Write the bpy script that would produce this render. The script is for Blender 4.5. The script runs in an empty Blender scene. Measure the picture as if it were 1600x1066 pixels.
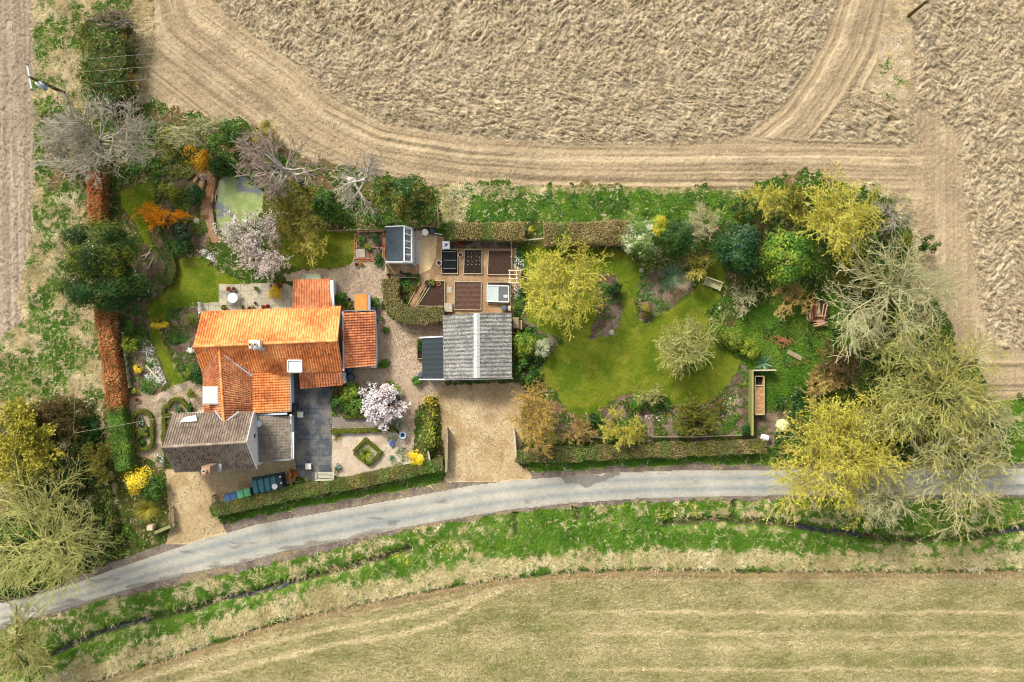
import bpy, math, random
import numpy as np
from mathutils import Vector
R_ = math.radians
PXM, CAMH = 18.0, 90.0          # image pixels (1600 wide) per metre on the ground, camera height in metres
scene = bpy.context.scene
COL = scene.collection
rng = np.random.default_rng(11)

def G(px, py):
    return np.array([(px - 800) / PXM, (533 - py) / PXM, 0.0])
def W(px, py, h=0.0):
    g = G(px, py) * (CAMH - h) / CAMH
    g[2] = h
    return g

# ---------------------------------------------------------------- noise
_tab = np.random.default_rng(5).random((8, 256, 256)).astype(np.float32)
def vn(x, y, s=0):
    t = _tab[s % 8]
    x = np.asarray(x, dtype=np.float32) + 37.7 * s; y = np.asarray(y, dtype=np.float32) + 91.3 * s
    xi = np.floor(x).astype(np.int64); yi = np.floor(y).astype(np.int64)
    fx = x - xi; fy = y - yi
    fx = fx * fx * (3 - 2 * fx); fy = fy * fy * (3 - 2 * fy)
    x0 = xi & 255; x1 = (xi + 1) & 255; y0 = yi & 255; y1 = (yi + 1) & 255
    return (t[x0, y0] * (1 - fx) + t[x1, y0] * fx) * (1 - fy) + (t[x0, y1] * (1 - fx) + t[x1, y1] * fx) * fy
def fbm(x, y, o=3, s=0):
    a, f, r, n = 1.0, 1.0, 0.0, 0.0
    for i in range(o):
        r = r + a * vn(x * f, y * f, s + i); n += a; a *= 0.5; f *= 2.03
    return r / n
def sstep(a, b, x):
    t = np.clip((x - a) / (b - a), 0, 1)
    return t * t * (3 - 2 * t)

# ---------------------------------------------------------------- materials
def S(r, g, b, k=0.72):
    f = lambda c: ((c / 255 + 0.055) / 1.055) ** 2.4 if c > 10.3 else c / 255 / 12.92
    return (f(r) * k, f(g) * k, f(b) * k, 1.0)
class NT:
    def __init__(s, name):
        s.m = bpy.data.materials.new(name); s.m.use_nodes = True
        s.t = s.m.node_tree; s.t.nodes.clear()
        s.out = s.n('ShaderNodeOutputMaterial')
    def n(s, ty, **kw):
        x = s.t.nodes.new(ty)
        for k, v in kw.items(): setattr(x, k, v)
        return x
    def l(s, a, b): s.t.links.new(a, b)
    def coords(s, kind='Object'):
        return s.n('ShaderNodeTexCoord').outputs[kind]
    def noise(s, scale, detail=3, vec=None, rough=0.55):
        x = s.n('ShaderNodeTexNoise'); x.inputs['Scale'].default_value = scale
        x.inputs['Detail'].default_value = detail; x.inputs['Roughness'].default_value = rough
        s.l(vec if vec is not None else s.coords(), x.inputs['Vector']); return x.outputs['Fac']
    def mrange(s, v, a, b, c, d):
        x = s.n('ShaderNodeMapRange'); s.l(v, x.inputs[0])
        for i, q in enumerate((a, b, c, d)): x.inputs[i + 1].default_value = q
        return x.outputs[0]
    def mix(s, f, a, b, mode='MIX'):
        x = s.n('ShaderNodeMix', data_type='RGBA', blend_type=mode)
        for sock, v in ((x.inputs[0], f), (x.inputs[6], a), (x.inputs[7], b)):
            if isinstance(v, (int, float, tuple)): sock.default_value = v
            else: s.l(v, sock)
        return x.outputs[2]
    def mul(s, col, v):
        c = s.n('ShaderNodeCombineColor')
        for i in range(3): s.l(v, c.inputs[i])
        return s.mix(1.0, col, c.outputs[0], 'MULTIPLY')
    def attr(s, name):
        return s.n('ShaderNodeAttribute', attribute_name=name).outputs['Fac']
    def ramp(s, f, cols):
        x = s.n('ShaderNodeValToRGB'); e = x.color_ramp.elements
        while len(e) < len(cols): e.new(0.5)
        for i, c in enumerate(cols):
            e[i].position = i / max(1, len(cols) - 1); e[i].color = c
        s.l(f, x.inputs[0]); return x.outputs[0]
    def bump(s, h, strength, dist):
        x = s.n('ShaderNodeBump'); x.inputs['Strength'].default_value = strength; x.inputs['Distance'].default_value = dist
        s.l(h, x.inputs['Height']); return x.outputs[0]
    def principled(s, col, rough=0.85, spec=0.2, normal=None, metal=0.0):
        p = s.n('ShaderNodeBsdfPrincipled'); p.inputs['Roughness'].default_value = rough
        p.inputs['Specular IOR Level'].default_value = spec; p.inputs['Metallic'].default_value = metal
        if isinstance(col, tuple): p.inputs['Base Color'].default_value = col
        else: s.l(col, p.inputs['Base Color'])
        if normal is not None: s.l(normal, p.inputs['Normal'])
        s.l(p.outputs[0], s.out.inputs[0]); return p

def ground_mat(name, A, B, C=None, sc=7, amt=0.25, fine=28, famt=0.2, rough=0.95, big=0.5, bigamt=0.12, spec=0.1):
    m = NT(name); co = m.coords()
    col = m.mix(m.attr('m1'), A, B)
    if C is not None: col = m.mix(m.attr('m2'), col, C)
    v = m.mrange(m.noise(sc, 4, co), 0.3, 0.7, 1 - amt, 1 + amt)
    f = m.mrange(m.noise(fine, 2, co), 0.3, 0.7, 1 - famt, 1 + famt)
    g = m.mrange(m.noise(big, 3, co), 0.3, 0.7, 1 - bigamt, 1 + bigamt)
    col = m.mul(m.mul(m.mul(col, v), f), g)
    m.principled(col, rough, spec, m.bump(m.noise(fine * 0.6, 3, co), 0.5, 0.05))
    return m.m
def plain(name, col, rough=0.6, amt=0.12, sc=6, spec=0.3, metal=0.0, bump=0.0, bsc=30):
    m = NT(name); co = m.coords()
    v = m.mrange(m.noise(sc, 4, co), 0.3, 0.7, 1 - amt, 1 + amt)
    m.principled(m.mul(m.mix(0.0, col, col), v), rough, spec, m.bump(m.noise(bsc, 3, co), bump, 0.02) if bump else None, metal)
    return m.m
def leaf_mat(name, cols, trans=0.25, rough=0.6):
    m = NT(name); col = m.ramp(m.attr('rnd'), cols)
    col = m.mul(col, m.mrange(m.noise(0.9, 3), 0.3, 0.7, 0.78, 1.22))
    p = m.principled(col, rough, 0.25)
    t = m.n('ShaderNodeBsdfTranslucent'); m.l(col, t.inputs[0])
    x = m.n('ShaderNodeMixShader'); x.inputs[0].default_value = trans
    m.l(p.outputs[0], x.inputs[1]); m.l(t.outputs[0], x.inputs[2]); m.l(x.outputs[0], m.out.inputs[0])
    return m.m
def wood_mat(name, a, b, sc=5):
    m = NT(name); co = m.coords()
    col = m.mix(m.mrange(m.noise(sc, 4, co), 0.35, 0.65, 0, 1), a, b)
    m.principled(col, 0.9, 0.1); return m.m
def tile_mat(name, cols, lichen, lam=0.3, rough=0.75):
    m = NT(name); co = m.coords()
    col = m.ramp(m.attr('rnd'), cols)
    col = m.mul(col, m.mrange(m.noise(1.2, 4, co), 0.3, 0.7, 0.82, 1.18))
    lv = m.mrange(m.noise(3.0, 6, co, 0.7), 0.52, 0.68, 0, lam)
    col = m.mix(lv, col, lichen)
    m.principled(col, rough, 0.25, m.bump(m.noise(40, 3, co), 0.25, 0.02)); return m.m
def slab_mat(name, A, B, C, mortar, sx, sy, rot=0.0, lam=0.5):
    m = NT(name); mp = m.n('ShaderNodeMapping'); mp.inputs['Rotation'].default_value = (0, 0, rot)
    m.l(m.coords(), mp.inputs['Vector'])
    b = m.n('ShaderNodeTexBrick'); m.l(mp.outputs[0], b.inputs['Vector'])
    b.inputs['Scale'].default_value = 1.0; b.inputs['Brick Width'].default_value = sx; b.inputs['Row Height'].default_value = sy
    b.inputs['Mortar Size'].default_value = 0.02; b.inputs['Color1'].default_value = A; b.inputs['Color2'].default_value = B
    b.inputs['Mortar'].default_value = mortar
    co = m.coords()
    col = m.mix(m.mrange(m.noise(0.9, 4, co), 0.45, 0.65, 0, lam), b.outputs['Color'], C)
    col = m.mul(col, m.mrange(m.noise(9, 4, co), 0.3, 0.7, 0.75, 1.25))
    m.principled(col, 0.8, 0.25, m.bump(b.outputs['Fac'], -0.4, 0.02)); return m.m

# ---------------------------------------------------------------- mesh + object helpers
ORIG = {}
def np_mesh(name, V, F, mats, mi=None, rnd=None, smooth=False, attrs=None):
    me = bpy.data.meshes.new(name)
    V = np.asarray(V, dtype=np.float32); F = np.asarray(F, dtype=np.int32)
    n, k = F.shape
    me.vertices.add(len(V)); me.vertices.foreach_set('co', V.ravel())
    me.loops.add(n * k); me.loops.foreach_set('vertex_index', F.ravel())
    me.polygons.add(n); me.polygons.foreach_set('loop_start', np.arange(0, n * k, k, dtype=np.int32))
    for m in mats: me.materials.append(m)
    if mi is not None: me.polygons.foreach_set('material_index', np.asarray(mi, dtype=np.int32))
    me.polygons.foreach_set('use_smooth', np.full(n, bool(smooth)))
    if rnd is not None:
        a = me.attributes.new('rnd', 'FLOAT', 'FACE'); a.data.foreach_set('value', np.asarray(rnd, dtype=np.float32))
    for nm, v in (attrs or {}).items():
        a = me.attributes.new(nm, 'FLOAT', 'POINT'); a.data.foreach_set('value', np.asarray(v, dtype=np.float32))
    me.update(calc_edges=True); me.validate()
    return me
def tag(o, label=None, cat=None, group=None, kind=None):
    if label: o['label'] = label
    if cat: o['category'] = cat
    if group: o['group'] = group
    if kind: o['kind'] = kind
    return o
def link(name, me, parent=None, loc=(0, 0, 0)):
    o = bpy.data.objects.new(name, me); COL.objects.link(o)
    if parent is not None:
        o.parent = parent; ORIG[o.name] = ORIG[parent.name]
    else:
        o.location = loc; ORIG[o.name] = np.array(loc, dtype=float)
    return o
def thing(name, label, cat, loc, group=None):
    return tag(link(name, None, None, tuple(loc)), label, cat, group)
def put(name, V, F, mats, parent=None, loc=None, **kw):
    """link a mesh given in world coordinates, as a child of parent or as a top-level mesh at loc"""
    o0 = ORIG[parent.name] if parent is not None else (np.array(loc, dtype=float) if loc is not None else np.zeros(3))
    return link(name, np_mesh(name, np.asarray(V, dtype=float) - o0, F, mats, **kw), parent, tuple(o0))

class MB:
    def __init__(s): s.v = []; s.f = []; s.m = []
    def add(s, V, F, m=0):
        b = len(s.v); s.v += [tuple(map(float, p)) for p in V]
        for f in F: s.f.append(tuple(b + i for i in f)); s.m.append(m)
        return s
    def box(s, c, size, rz=0, m=0, taper=1.0):
        x, y, z = [q / 2 for q in size]; ca, sa = math.cos(rz), math.sin(rz); V = []
        for k, dz in enumerate((-z, z)):
            t = taper if k else 1.0
            for dx, dy in ((-x, -y), (x, -y), (x, y), (-x, y)):
                V.append((c[0] + (dx * ca - dy * sa) * t, c[1] + (dx * sa + dy * ca) * t, c[2] + dz))
        return s.add(V, [(3, 2, 1, 0), (4, 5, 6, 7), (0, 1, 5, 4), (1, 2, 6, 5), (2, 3, 7, 6), (3, 0, 4, 7)], m)
    def bar(s, a, b, w, h, m=0):
        """box beam from a to b (any direction), width w, height h"""
        a = np.array(a, float); b = np.array(b, float); d = b - a; L = np.linalg.norm(d); d /= L
        up = np.array([0, 0, 1.0]) if abs(d[2]) < 0.95 else np.array([0, 1.0, 0])
        x = np.cross(d, up); x /= np.linalg.norm(x); y = np.cross(x, d)
        V = [p + x * i * w / 2 + y * j * h / 2 for p in (a, b) for i, j in ((-1, -1), (1, -1), (1, 1), (-1, 1))]
        return s.add(V, [(0, 1, 2, 3), (7, 6, 5, 4), (0, 4, 5, 1), (1, 5, 6, 2), (2, 6, 7, 3), (3, 7, 4, 0)], m)
    def lathe(s, c, prof, n=20, m=0, cap=True, axis=None):
        """prof: list of (radius, height) from bottom up"""
        c = np.array(c, float); ax = np.array(axis if axis is not None else (0, 0, 1.0), float); ax /= np.linalg.norm(ax)
        u = np.cross(ax, (0, 1, 0.01)); u /= np.linalg.norm(u); w = np.cross(ax, u); V = []; F = []
        for r, z in prof:
            for i in range(n):
                a = 2 * math.pi * i / n
                V.append(c + ax * z + (u * math.cos(a) + w * math.sin(a)) * r)
        for j in range(len(prof) - 1):
            for i in range(n):
                F.append((j * n + i, j * n + (i + 1) % n, (j + 1) * n + (i + 1) % n, (j + 1) * n + i))
        if cap:
            F.append(tuple(range(n))[::-1]); F.append(tuple(range((len(prof) - 1) * n, len(prof) * n)))
        return s.add(V, F, m)
    def prism(s, poly, z0, z1, m=0):
        n = len(poly); V = [(p[0], p[1], z0) for p in poly] + [(p[0], p[1], z1) for p in poly]
        F = [tuple(range(n))[::-1], tuple(range(n, 2 * n))] + [(i, (i + 1) % n, n + (i + 1) % n, n + i) for i in range(n)]
        return s.add(V, F, m)
    def build(s, name, mats, parent=None, loc=None, smooth=False, bevel=0.0, label=None):
        if not isinstance(mats, (list, tuple)): mats = [mats]
        o0 = ORIG[parent.name] if parent is not None else (np.array(loc, float) if loc is not None else np.zeros(3))
        me = bpy.data.meshes.new(name)
        me.from_pydata([tuple(np.array(v) - o0) for v in s.v], [], s.f)
        for m in mats: me.materials.append(m)
        me.polygons.foreach_set('material_index', np.array(s.m, dtype=np.int32))
        me.polygons.foreach_set('use_smooth', np.full(len(s.f), bool(smooth)))
        me.update()
        o = link(name, me, parent, tuple(o0))
        if bevel:
            b = o.modifiers.new('bevel', 'BEVEL'); b.width = bevel; b.segments = 2; b.limit_method = 'ANGLE'; b.angle_limit = R_(40)
        if label: o['label'] = label
        return o

def nrm(a): return a / np.maximum(np.linalg.norm(a, axis=-1, keepdims=True), 1e-9)
def tubes(P, Rd, sides=4):
    """P (n,k,3) polylines, Rd (n,k) radii -> verts, quads"""
    n, k, _ = P.shape
    T = np.empty_like(P); T[:, 1:-1] = P[:, 2:] - P[:, :-2]; T[:, 0] = P[:, 1] - P[:, 0]; T[:, -1] = P[:, -1] - P[:, -2]
    T = nrm(T); ref = np.where(np.abs(T[..., 2:3]) > 0.9, np.array([1.0, 0, 0]), np.array([0, 0, 1.0]))
    U = nrm(np.cross(T, ref)); V = np.cross(T, U)
    a = np.arange(sides) * 2 * math.pi / sides
    X = P[:, :, None] + Rd[:, :, None, None] * (U[:, :, None] * np.cos(a)[:, None] + V[:, :, None] * np.sin(a)[:, None])
    idx = np.arange(n * k * sides).reshape(n, k, sides)
    A = idx[:, :-1]; B = idx[:, 1:]
    F = np.stack([A, np.roll(A, -1, 2), np.roll(B, -1, 2), B], -1).reshape(-1, 4)
    return X.reshape(-1, 3), F
def leaves(P, N, size, asp=0.5, r=None):
    r = r or rng; n = len(P); N = nrm(N)
    t = nrm(np.cross(N, r.normal(size=(n, 3)))); b = np.cross(N, t)
    s = (size * r.uniform(0.6, 1.3, (n, 1)))
    V = np.stack([P - t * s, P + b * s * asp, P + t * s, P - b * s * asp], 1).reshape(-1, 3)
    return V, np.arange(4 * n).reshape(n, 4)
def join(parts):
    V = []; F = []; M = []; Rn = []; o = 0
    for v, f, m, r in parts:
        V.append(v); F.append(f + o); o += len(v); M.append(np.full(len(f), m)); Rn.append(np.broadcast_to(r, len(f)))
    return np.concatenate(V), np.concatenate(F), np.concatenate(M), np.concatenate(Rn)
# ---------------------------------------------------------------- the ground: one height field, cut into its regions
STEP = 1.5
gx = np.arange(-150, 1751, STEP); gy = np.arange(-150, 1217, STEP)
NX, NY = len(gx), len(gy)
PX, PY = np.meshgrid(gx, gy)                      # (NY, NX) pixel coordinates of the vertices
MX, MY = (PX - 800) / PXM, (533 - PY) / PXM       # metres
def inside(x, y, poly):
    poly = np.asarray(poly, float); r = np.zeros(x.shape, bool)
    x0, y0 = poly.min(0); x1, y1 = poly.max(0)
    sel = (x >= x0) & (x <= x1) & (y >= y0) & (y <= y1)
    xs, ys = x[sel], y[sel]; q = np.zeros(xs.shape, bool)
    for (ax, ay), (bx, by) in zip(poly, np.roll(poly, -1, 0)):
        if ay == by: continue
        q ^= ((ay > ys) != (by > ys)) & (xs < (bx - ax) * (ys - ay) / (by - ay) + ax)
    r[sel] = q; return r
def pdist(x, y, line):
    line = np.asarray(line, float); d = np.full(x.shape, 1e9, np.float32)
    for (ax, ay), (bx, by) in zip(line[:-1], line[1:]):
        vx, vy = bx - ax, by - ay
        t = np.clip(((x - ax) * vx + (y - ay) * vy) / (vx * vx + vy * vy), 0, 1)
        d = np.minimum(d, np.hypot(x - ax - t * vx, y - ay - t * vy))
    return d
def ribbon(line, w):
    line = np.asarray(line, float); t = np.gradient(line, axis=0); t /= np.linalg.norm(t, axis=1, keepdims=True)
    nn = np.stack([-t[:, 1], t[:, 0]], 1) * w / 2
    return np.concatenate([line + nn, (line - nn)[::-1]])

LOBE = [(300, -150), (330, 0), (400, 55), (460, 95), (520, 150), (600, 190), (740, 213), (860, 221), (1090, 222), (1170, 205), (1220, 165), (1260, 110), (1290, 55), (1312, -20), (1330, -150)]
TRI = [(1338, 132), (1300, 180), (1262, 218), (1330, 218), (1432, 226), (1432, 165), (1395, 156)]
RIGHT = [(1426, -150), (1430, 165), (1498, 205), (1508, 300), (1520, 400), (1532, 470), (1545, 540), (1751, 556), (1751, -150)]
ISLE = [(1405, -150), (1384, 0), (1372, 80), (1360, 140), (1395, 155), (1419, 152), (1424, 60), (1428, -20), (1432, -150)]
LEFTF = [(-150, -150), (56, -150), (55, 0), (52, 150), (54, 240), (50, 360), (42, 420), (30, 470), (38, 500), (0, 530), (-150, 560)]
ROUGH = [(55, -150), (217, -150), (238, -60), (238, 60), (228, 140), (262, 165), (250, 200), (150, 300), (160, 480), (165, 620), (180, 790), (120, 700), (0, 665), (-150, 665), (-150, 550), (0, 530), (38, 500), (30, 470), (42, 420), (50, 360), (54, 240), (52, 150)]
GARDEN = [(60, 160), (240, 160), (300, 172), (370, 188), (400, 200), (450, 240), (520, 256), (600, 275), (690, 287), (1150, 297), (1240, 275), (1370, 290), (1425, 330), (1432, 420), (1490, 530), (1545, 590), (1550, 625), (1751, 625), (1751, 740), (800, 760), (690, 775), (540, 805), (345, 822), (250, 872), (60, 940), (-150, 1010), (-150, 660), (0, 660), (160, 700), (165, 480), (150, 300)]
NVERGE = [(685, 289), (900, 293), (1160, 297), (1195, 300), (1165, 350), (1000, 352), (852, 345), (690, 347)]
EVERGE = [(1548, 626), (1751, 626), (1751, 735), (1480, 735), (1470, 690)]
RLAWN = [(815, 378), (850, 384), (962, 388), (985, 400), (1000, 420), (997, 450), (992, 475), (996, 500), (1010, 506), (1040, 487), (1078, 462), (1092, 440), (1108, 420), (1100, 398), (1122, 392), (1134, 430), (1128, 460), (1112, 484), (1107, 505), (1122, 525), (1150, 547), (1158, 562), (1146, 592), (1130, 612), (1105, 627), (1080, 637), (1050, 632), (1015, 618), (985, 614), (960, 621), (930, 646), (900, 650), (885, 642), (868, 612), (838, 592), (818, 560), (818, 470)]
LLAWN = [(185, 300), (232, 282), (246, 320), (232, 360), (236, 385), (262, 412), (300, 400), (320, 405), (346, 426), (382, 442), (342, 446), (341, 472), (300, 476), (275, 481), (256, 500), (247, 520), (262, 545), (272, 570), (287, 592), (270, 602), (258, 590), (250, 562), (236, 532), (228, 502), (233, 480), (258, 456), (269, 432), (262, 408), (240, 402), (226, 380), (212, 350), (193, 330)]
SLAWN = [(440, 360), (553, 361), (552, 408), (540, 418), (478, 421), (440, 412)]
WLAWN = [(1150, 485), (1200, 470), (1250, 450), (1345, 470), (1335, 560), (1300, 590), (1235, 600), (1215, 640), (1178, 640), (1176, 580), (1155, 560)]
COURT = [(445, 428), (475, 421), (540, 418), (552, 408), (603, 405), (612, 425), (600, 442), (596, 480), (612, 500), (655, 508), (694, 490), (694, 604), (682, 622), (648, 640), (646, 700), (634, 722), (622, 700), (628, 625), (612, 600), (585, 608), (540, 600), (536, 578), (588, 572), (588, 490), (552, 480), (522, 487), (518, 440), (445, 438)]
DRIVE = [(682, 604), (818, 596), (812, 690), (803, 720), (830, 745), (812, 758), (700, 772), (696, 745), (690, 660)]
PALEG = [(517, 671), (615, 671), (632, 690), (628, 725), (585, 735), (530, 748), (517, 738)]
LDRIVE = [(258, 735), (460, 712), (462, 748), (430, 765), (335, 802), (345, 818), (355, 832), (275, 862), (258, 855), (268, 815), (262, 790)]
LGRAV = [(196, 632), (215, 610), (240, 618), (262, 610), (325, 598), (325, 648), (300, 655), (252, 660), (252, 725), (200, 705)]
SLATE = [(455, 580), (519, 600), (519, 738), (492, 752), (460, 742)]
WALK = [(519, 651), (626, 653), (626, 668), (519, 670)]
TERR = [(342, 444), (440, 441), (460, 448), (460, 486), (342, 492), (308, 490), (310, 473), (342, 472)]
CURVE = ribbon([(306, 598), (292, 602), (272, 608), (256, 620), (248, 636), (246, 660), (247, 690), (249, 730)], 13)
POND = [(337, 300), (341, 282), (352, 272), (372, 270), (392, 280), (412, 300), (408, 330), (388, 350), (352, 372), (338, 352), (334, 325)]
CHIP = [(315, 262), (330, 268), (339, 284), (333, 325), (337, 354), (348, 376), (325, 378), (312, 340), (316, 300), (300, 282)]
VEG = [(650, 358), (700, 372), (815, 378), (817, 492), (694, 492), (640, 478), (600, 430), (603, 412), (650, 412)]
SAND = [(655, 362), (682, 368), (680, 402), (672, 420), (655, 428)]
FLAG = [(645, 361), (656, 361), (656, 412), (645, 412)]
VSOIL = [[(606, 428), (655, 426), (660, 442), (638, 480), (618, 462)], [(660, 446), (695, 440), (695, 478), (650, 478)], [(694, 370), (816, 376), (816, 388), (694, 387)]]
BEDS = [[(460, 597), (560, 600), (575, 612), (575, 652), (520, 654), (519, 605)], [(560, 600), (628, 612), (626, 652), (575, 652)],
        [(936, 430), (962, 428), (966, 455), (975, 480), (966, 510), (955, 522), (920, 530), (930, 500)],
        [(998, 430), (1040, 418), (1075, 425), (1085, 450), (1040, 486), (1012, 504), (998, 500)],
        [(870, 690), (868, 655), (905, 652), (932, 648), (962, 622), (985, 615), (1018, 620), (1050, 633), (1082, 638), (1108, 628), (1132, 612), (1160, 565), (1178, 580), (1178, 690)],
        [(812, 380), (822, 420), (820, 500), (850, 520), (880, 530), (845, 570), (850, 595), (816, 600), (816, 490)],
        [(560, 362), (602, 360), (602, 408), (555, 410)],
        [(1178, 650), (1225, 640), (1230, 700), (1180, 695)], [(243, 262), (320, 262), (316, 330), (290, 345), (262, 350), (240, 310)],
        [(262, 350), (300, 345), (330, 378), (345, 420), (318, 402), (300, 398), (262, 405), (246, 372)],
        [(172, 470), (228, 470), (234, 530), (262, 600), (240, 618), (198, 632), (176, 560)],
        [(262, 482), (312, 476), (302, 540), (318, 590), (292, 590), (270, 545), (256, 515)], [(205, 380), (228, 382), (262, 412), (266, 430), (252, 458), (225, 470), (210, 440)]]
ROAD_N = [(-150, 998), (0, 942), (60, 928), (130, 906), (180, 888), (250, 864), (300, 847), (400, 819), (520, 797), (640, 776), (740, 757), (800, 750), (880, 744), (960, 738), (1080, 734), (1200, 735), (1400, 733), (1600, 731), (1751, 731)]
ROAD_S = [(1751, 774), (1600, 773), (1400, 773), (1200, 774), (1000, 778), (875, 787), (800, 796), (700, 812), (620, 826), (520, 846), (440, 862), (400, 873), (240, 908), (160, 932), (100, 951), (0, 978), (-150, 1035)]
ROAD = ROAD_N + ROAD_S
EDGE = [(x, y - (13 if x < 800 else 9)) for x, y in ROAD_N] + [(x, y + (14 if 230 < x < 540 else 6)) for x, y in ROAD_S]
STUB_E = [(-150, 1190), (60, 1100), (140, 1066), (260, 1030), (400, 984), (480, 962), (560, 945), (660, 925), (760, 908), (840, 899), (900, 894), (1000, 890), (1200, 894), (1400, 893), (1600, 893), (1751, 893)]
STUB = STUB_E + [(1751, 1217), (-150, 1217)]
SVERGE = ROAD_S[::-1] + STUB_E[::-1]
DITCH = [(-150, 1110), (75, 1025), (110, 1008), (165, 985), (230, 968), (300, 952), (350, 935), (400, 926), (460, 908), (540, 888), (600, 868), (640, 856)]
DITCH2 = [(1040, 818), (1110, 812), (1180, 815), (1240, 821), (1290, 829), (1350, 838), (1420, 845), (1500, 842), (1560, 832), (1620, 824), (1751, 822)]
TRENCH = [(805, 790), (806, 835)], [(899, 790), (903, 812)], [(1146, 775), (1146, 812)]

WX = (PX + 5 * (fbm(MX * 1.6, MY * 1.6, 3, 1) - .5) * 2).astype(np.float32)
WY = (PY + 5 * (fbm(MX * 1.6, MY * 1.6, 3, 4) - .5) * 2).astype(np.float32)
W2X = PX + 2.5 * (fbm(MX * 2.5, MY * 2.5, 2, 2) - .5) * 2; W2Y = PY + 2.5 * (fbm(MX * 2.5, MY * 2.5, 2, 5) - .5) * 2
WBX = PX + 22 * (fbm(MX * .8, MY * .8, 4, 1) - .5) * 2; WBY = PY + 22 * (fbm(MX * .8, MY * .8, 4, 4) - .5) * 2
lab = np.zeros((NY, NX), np.int32)
names = ['field_headland']
def region(name, polys, warp=1):
    if name not in names: names.append(name)
    i = names.index(name)
    x, y = {0: (PX, PY), 1: (WX, WY), 2: (W2X, W2Y), 3: (WBX, WBY)}[warp]
    for p in polys: lab[inside(x, y, p)] = i
region('ploughed_field', [LOBE, TRI, RIGHT])
region('field_island', [ISLE])
region('harrowed_field', [LEFTF])
region('rough_grass', [ROUGH])
region('undergrowth', [GARDEN], 3)
region('rough_grass', [ROUGH], 1)
region('undergrowth', [[(60, 175), (240, 160), (262, 180), (215, 290), (150, 300), (75, 290)], [(-150, 660), (0, 655), (60, 640), (160, 640), (180, 790), (0, 800), (-150, 800)], GARDEN[-1:] + [(165, 480), (165, 700), (200, 700), (210, 300)]], 3)
LANE_STRIPS = [[(810, 712), (1000, 706), (1205, 700), (1205, 727), (960, 730), (830, 738)], [(335, 808), (540, 768), (692, 736), (692, 752), (600, 776), (480, 800), (372, 822)]]
region('green_verge', [NVERGE, EVERGE]); region('green_verge', LANE_STRIPS)
region('green_verge', [SVERGE])
region('stubble_field', [STUB])
region('rough_grass', [[(1362, 292), (1385, 296), (1420, 318), (1434, 350), (1436, 420), (1450, 470), (1428, 470), (1418, 380), (1395, 330)]], 3)
region('ditch_water', [ribbon(DITCH[1:5], 5), ribbon(DITCH[6:9], 5), ribbon(DITCH2[3:6], 7), ribbon(DITCH2[8:], 6)], 1)
region('wild_lawn', [WLAWN], 3)
region('lawn', [RLAWN, LLAWN], 2); region('lawn', [SLAWN], 0)
region('garden_soil', BEDS)
region('gravel_court', [COURT, LGRAV], 2)
region('gravel_drive', [DRIVE, LDRIVE], 2)
region('pale_gravel', [PALEG], 2)
region('veg_path', [VEG], 0); region('sandy_path', [SAND], 0); region('flagstone_strip', [FLAG], 0)
region('garden_soil', VSOIL, 0)
region('slate_patio', [SLATE], 0); region('brick_walk', [WALK], 0); region('stone_terrace', [TERR], 0); region('curved_path', [CURVE], 0)
region('woodchip_path', [CHIP], 2); region('pond', [POND], 2)
region('road_edge', [EDGE], 1)
lab[inside(WX, WY, LDRIVE + []) & (PY < 850)] = names.index('gravel_drive')
lab[inside(WX, WY, DRIVE) & (PY < 752)] = names.index('gravel_drive')
region('road', [ROAD], 0)

def L(n): return lab == names.index(n)
H = 0.03 * (fbm(MX * .5, MY * .5, 2, 3) - .5)
M1 = np.zeros((NY, NX), np.float32); M2 = np.zeros((NY, NX), np.float32)
def aniso(th, a, c, s):                 # ridged noise stretched along direction th
    u = MX * math.cos(th) + MY * math.sin(th); v = -MX * math.sin(th) + MY * math.cos(th)
    wv = v + 0.4 * (vn(u * .9, v * .9, s + 2) - .5)
    n = fbm(u / a, wv / c, 2, s)
    return 1 - np.abs(2 * n - 1) * 1.6
# ploughed lobes: herringbone of clods
m = L('ploughed_field')
col = np.sin((PX + 14 * vn(MX * .15, MY * .15, 6)) * 2 * math.pi / 62.0)
w = sstep(-.5, .5, col)
herr = aniso(R_(48), .62, .23, 0) * w + aniso(R_(-48), .62, .23, 1) * (1 - w)
low = sstep(60, 150, PY + 30 * (vn(MX * .2, MY * .2, 7) - .5)) * (PX < 1330)
flat = aniso(R_(-14), .75, .25, 3)
herr = herr * (1 - .75 * low) + flat * .75 * low
herr = np.where(inside(PX, PY, TRI), aniso(R_(-32), 1.0, .34, 2), herr)
clod = fbm(MX * 4.2, MY * 4.2, 2, 5) - .5
edge_fade = sstep(0, 14, np.minimum(pdist(PX, PY, LOBE), np.minimum(pdist(PX, PY, TRI + TRI[:1]), pdist(PX, PY, RIGHT[:7]))) + 4 * (vn(MX * 2, MY * 2, 3) - .5))
H = np.where(m, -.10 + (.35 + .65 * edge_fade) * 0.30 * herr * (.4 + 1.1 * vn(MX * 1.3, MY * 1.3, 5)) + .26 * clod + .14 * (fbm(MX * 1.4, MY * 1.4, 2, 2) - .5), H)
M1[m] = sstep(.35, .7, fbm(MX * .9, MY * .9, 4, 6))[m]; M2[m] = (.75 * sstep(.56, .68, fbm(MX * 2.8, MY * 2.8, 3, 1)))[m]
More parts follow.
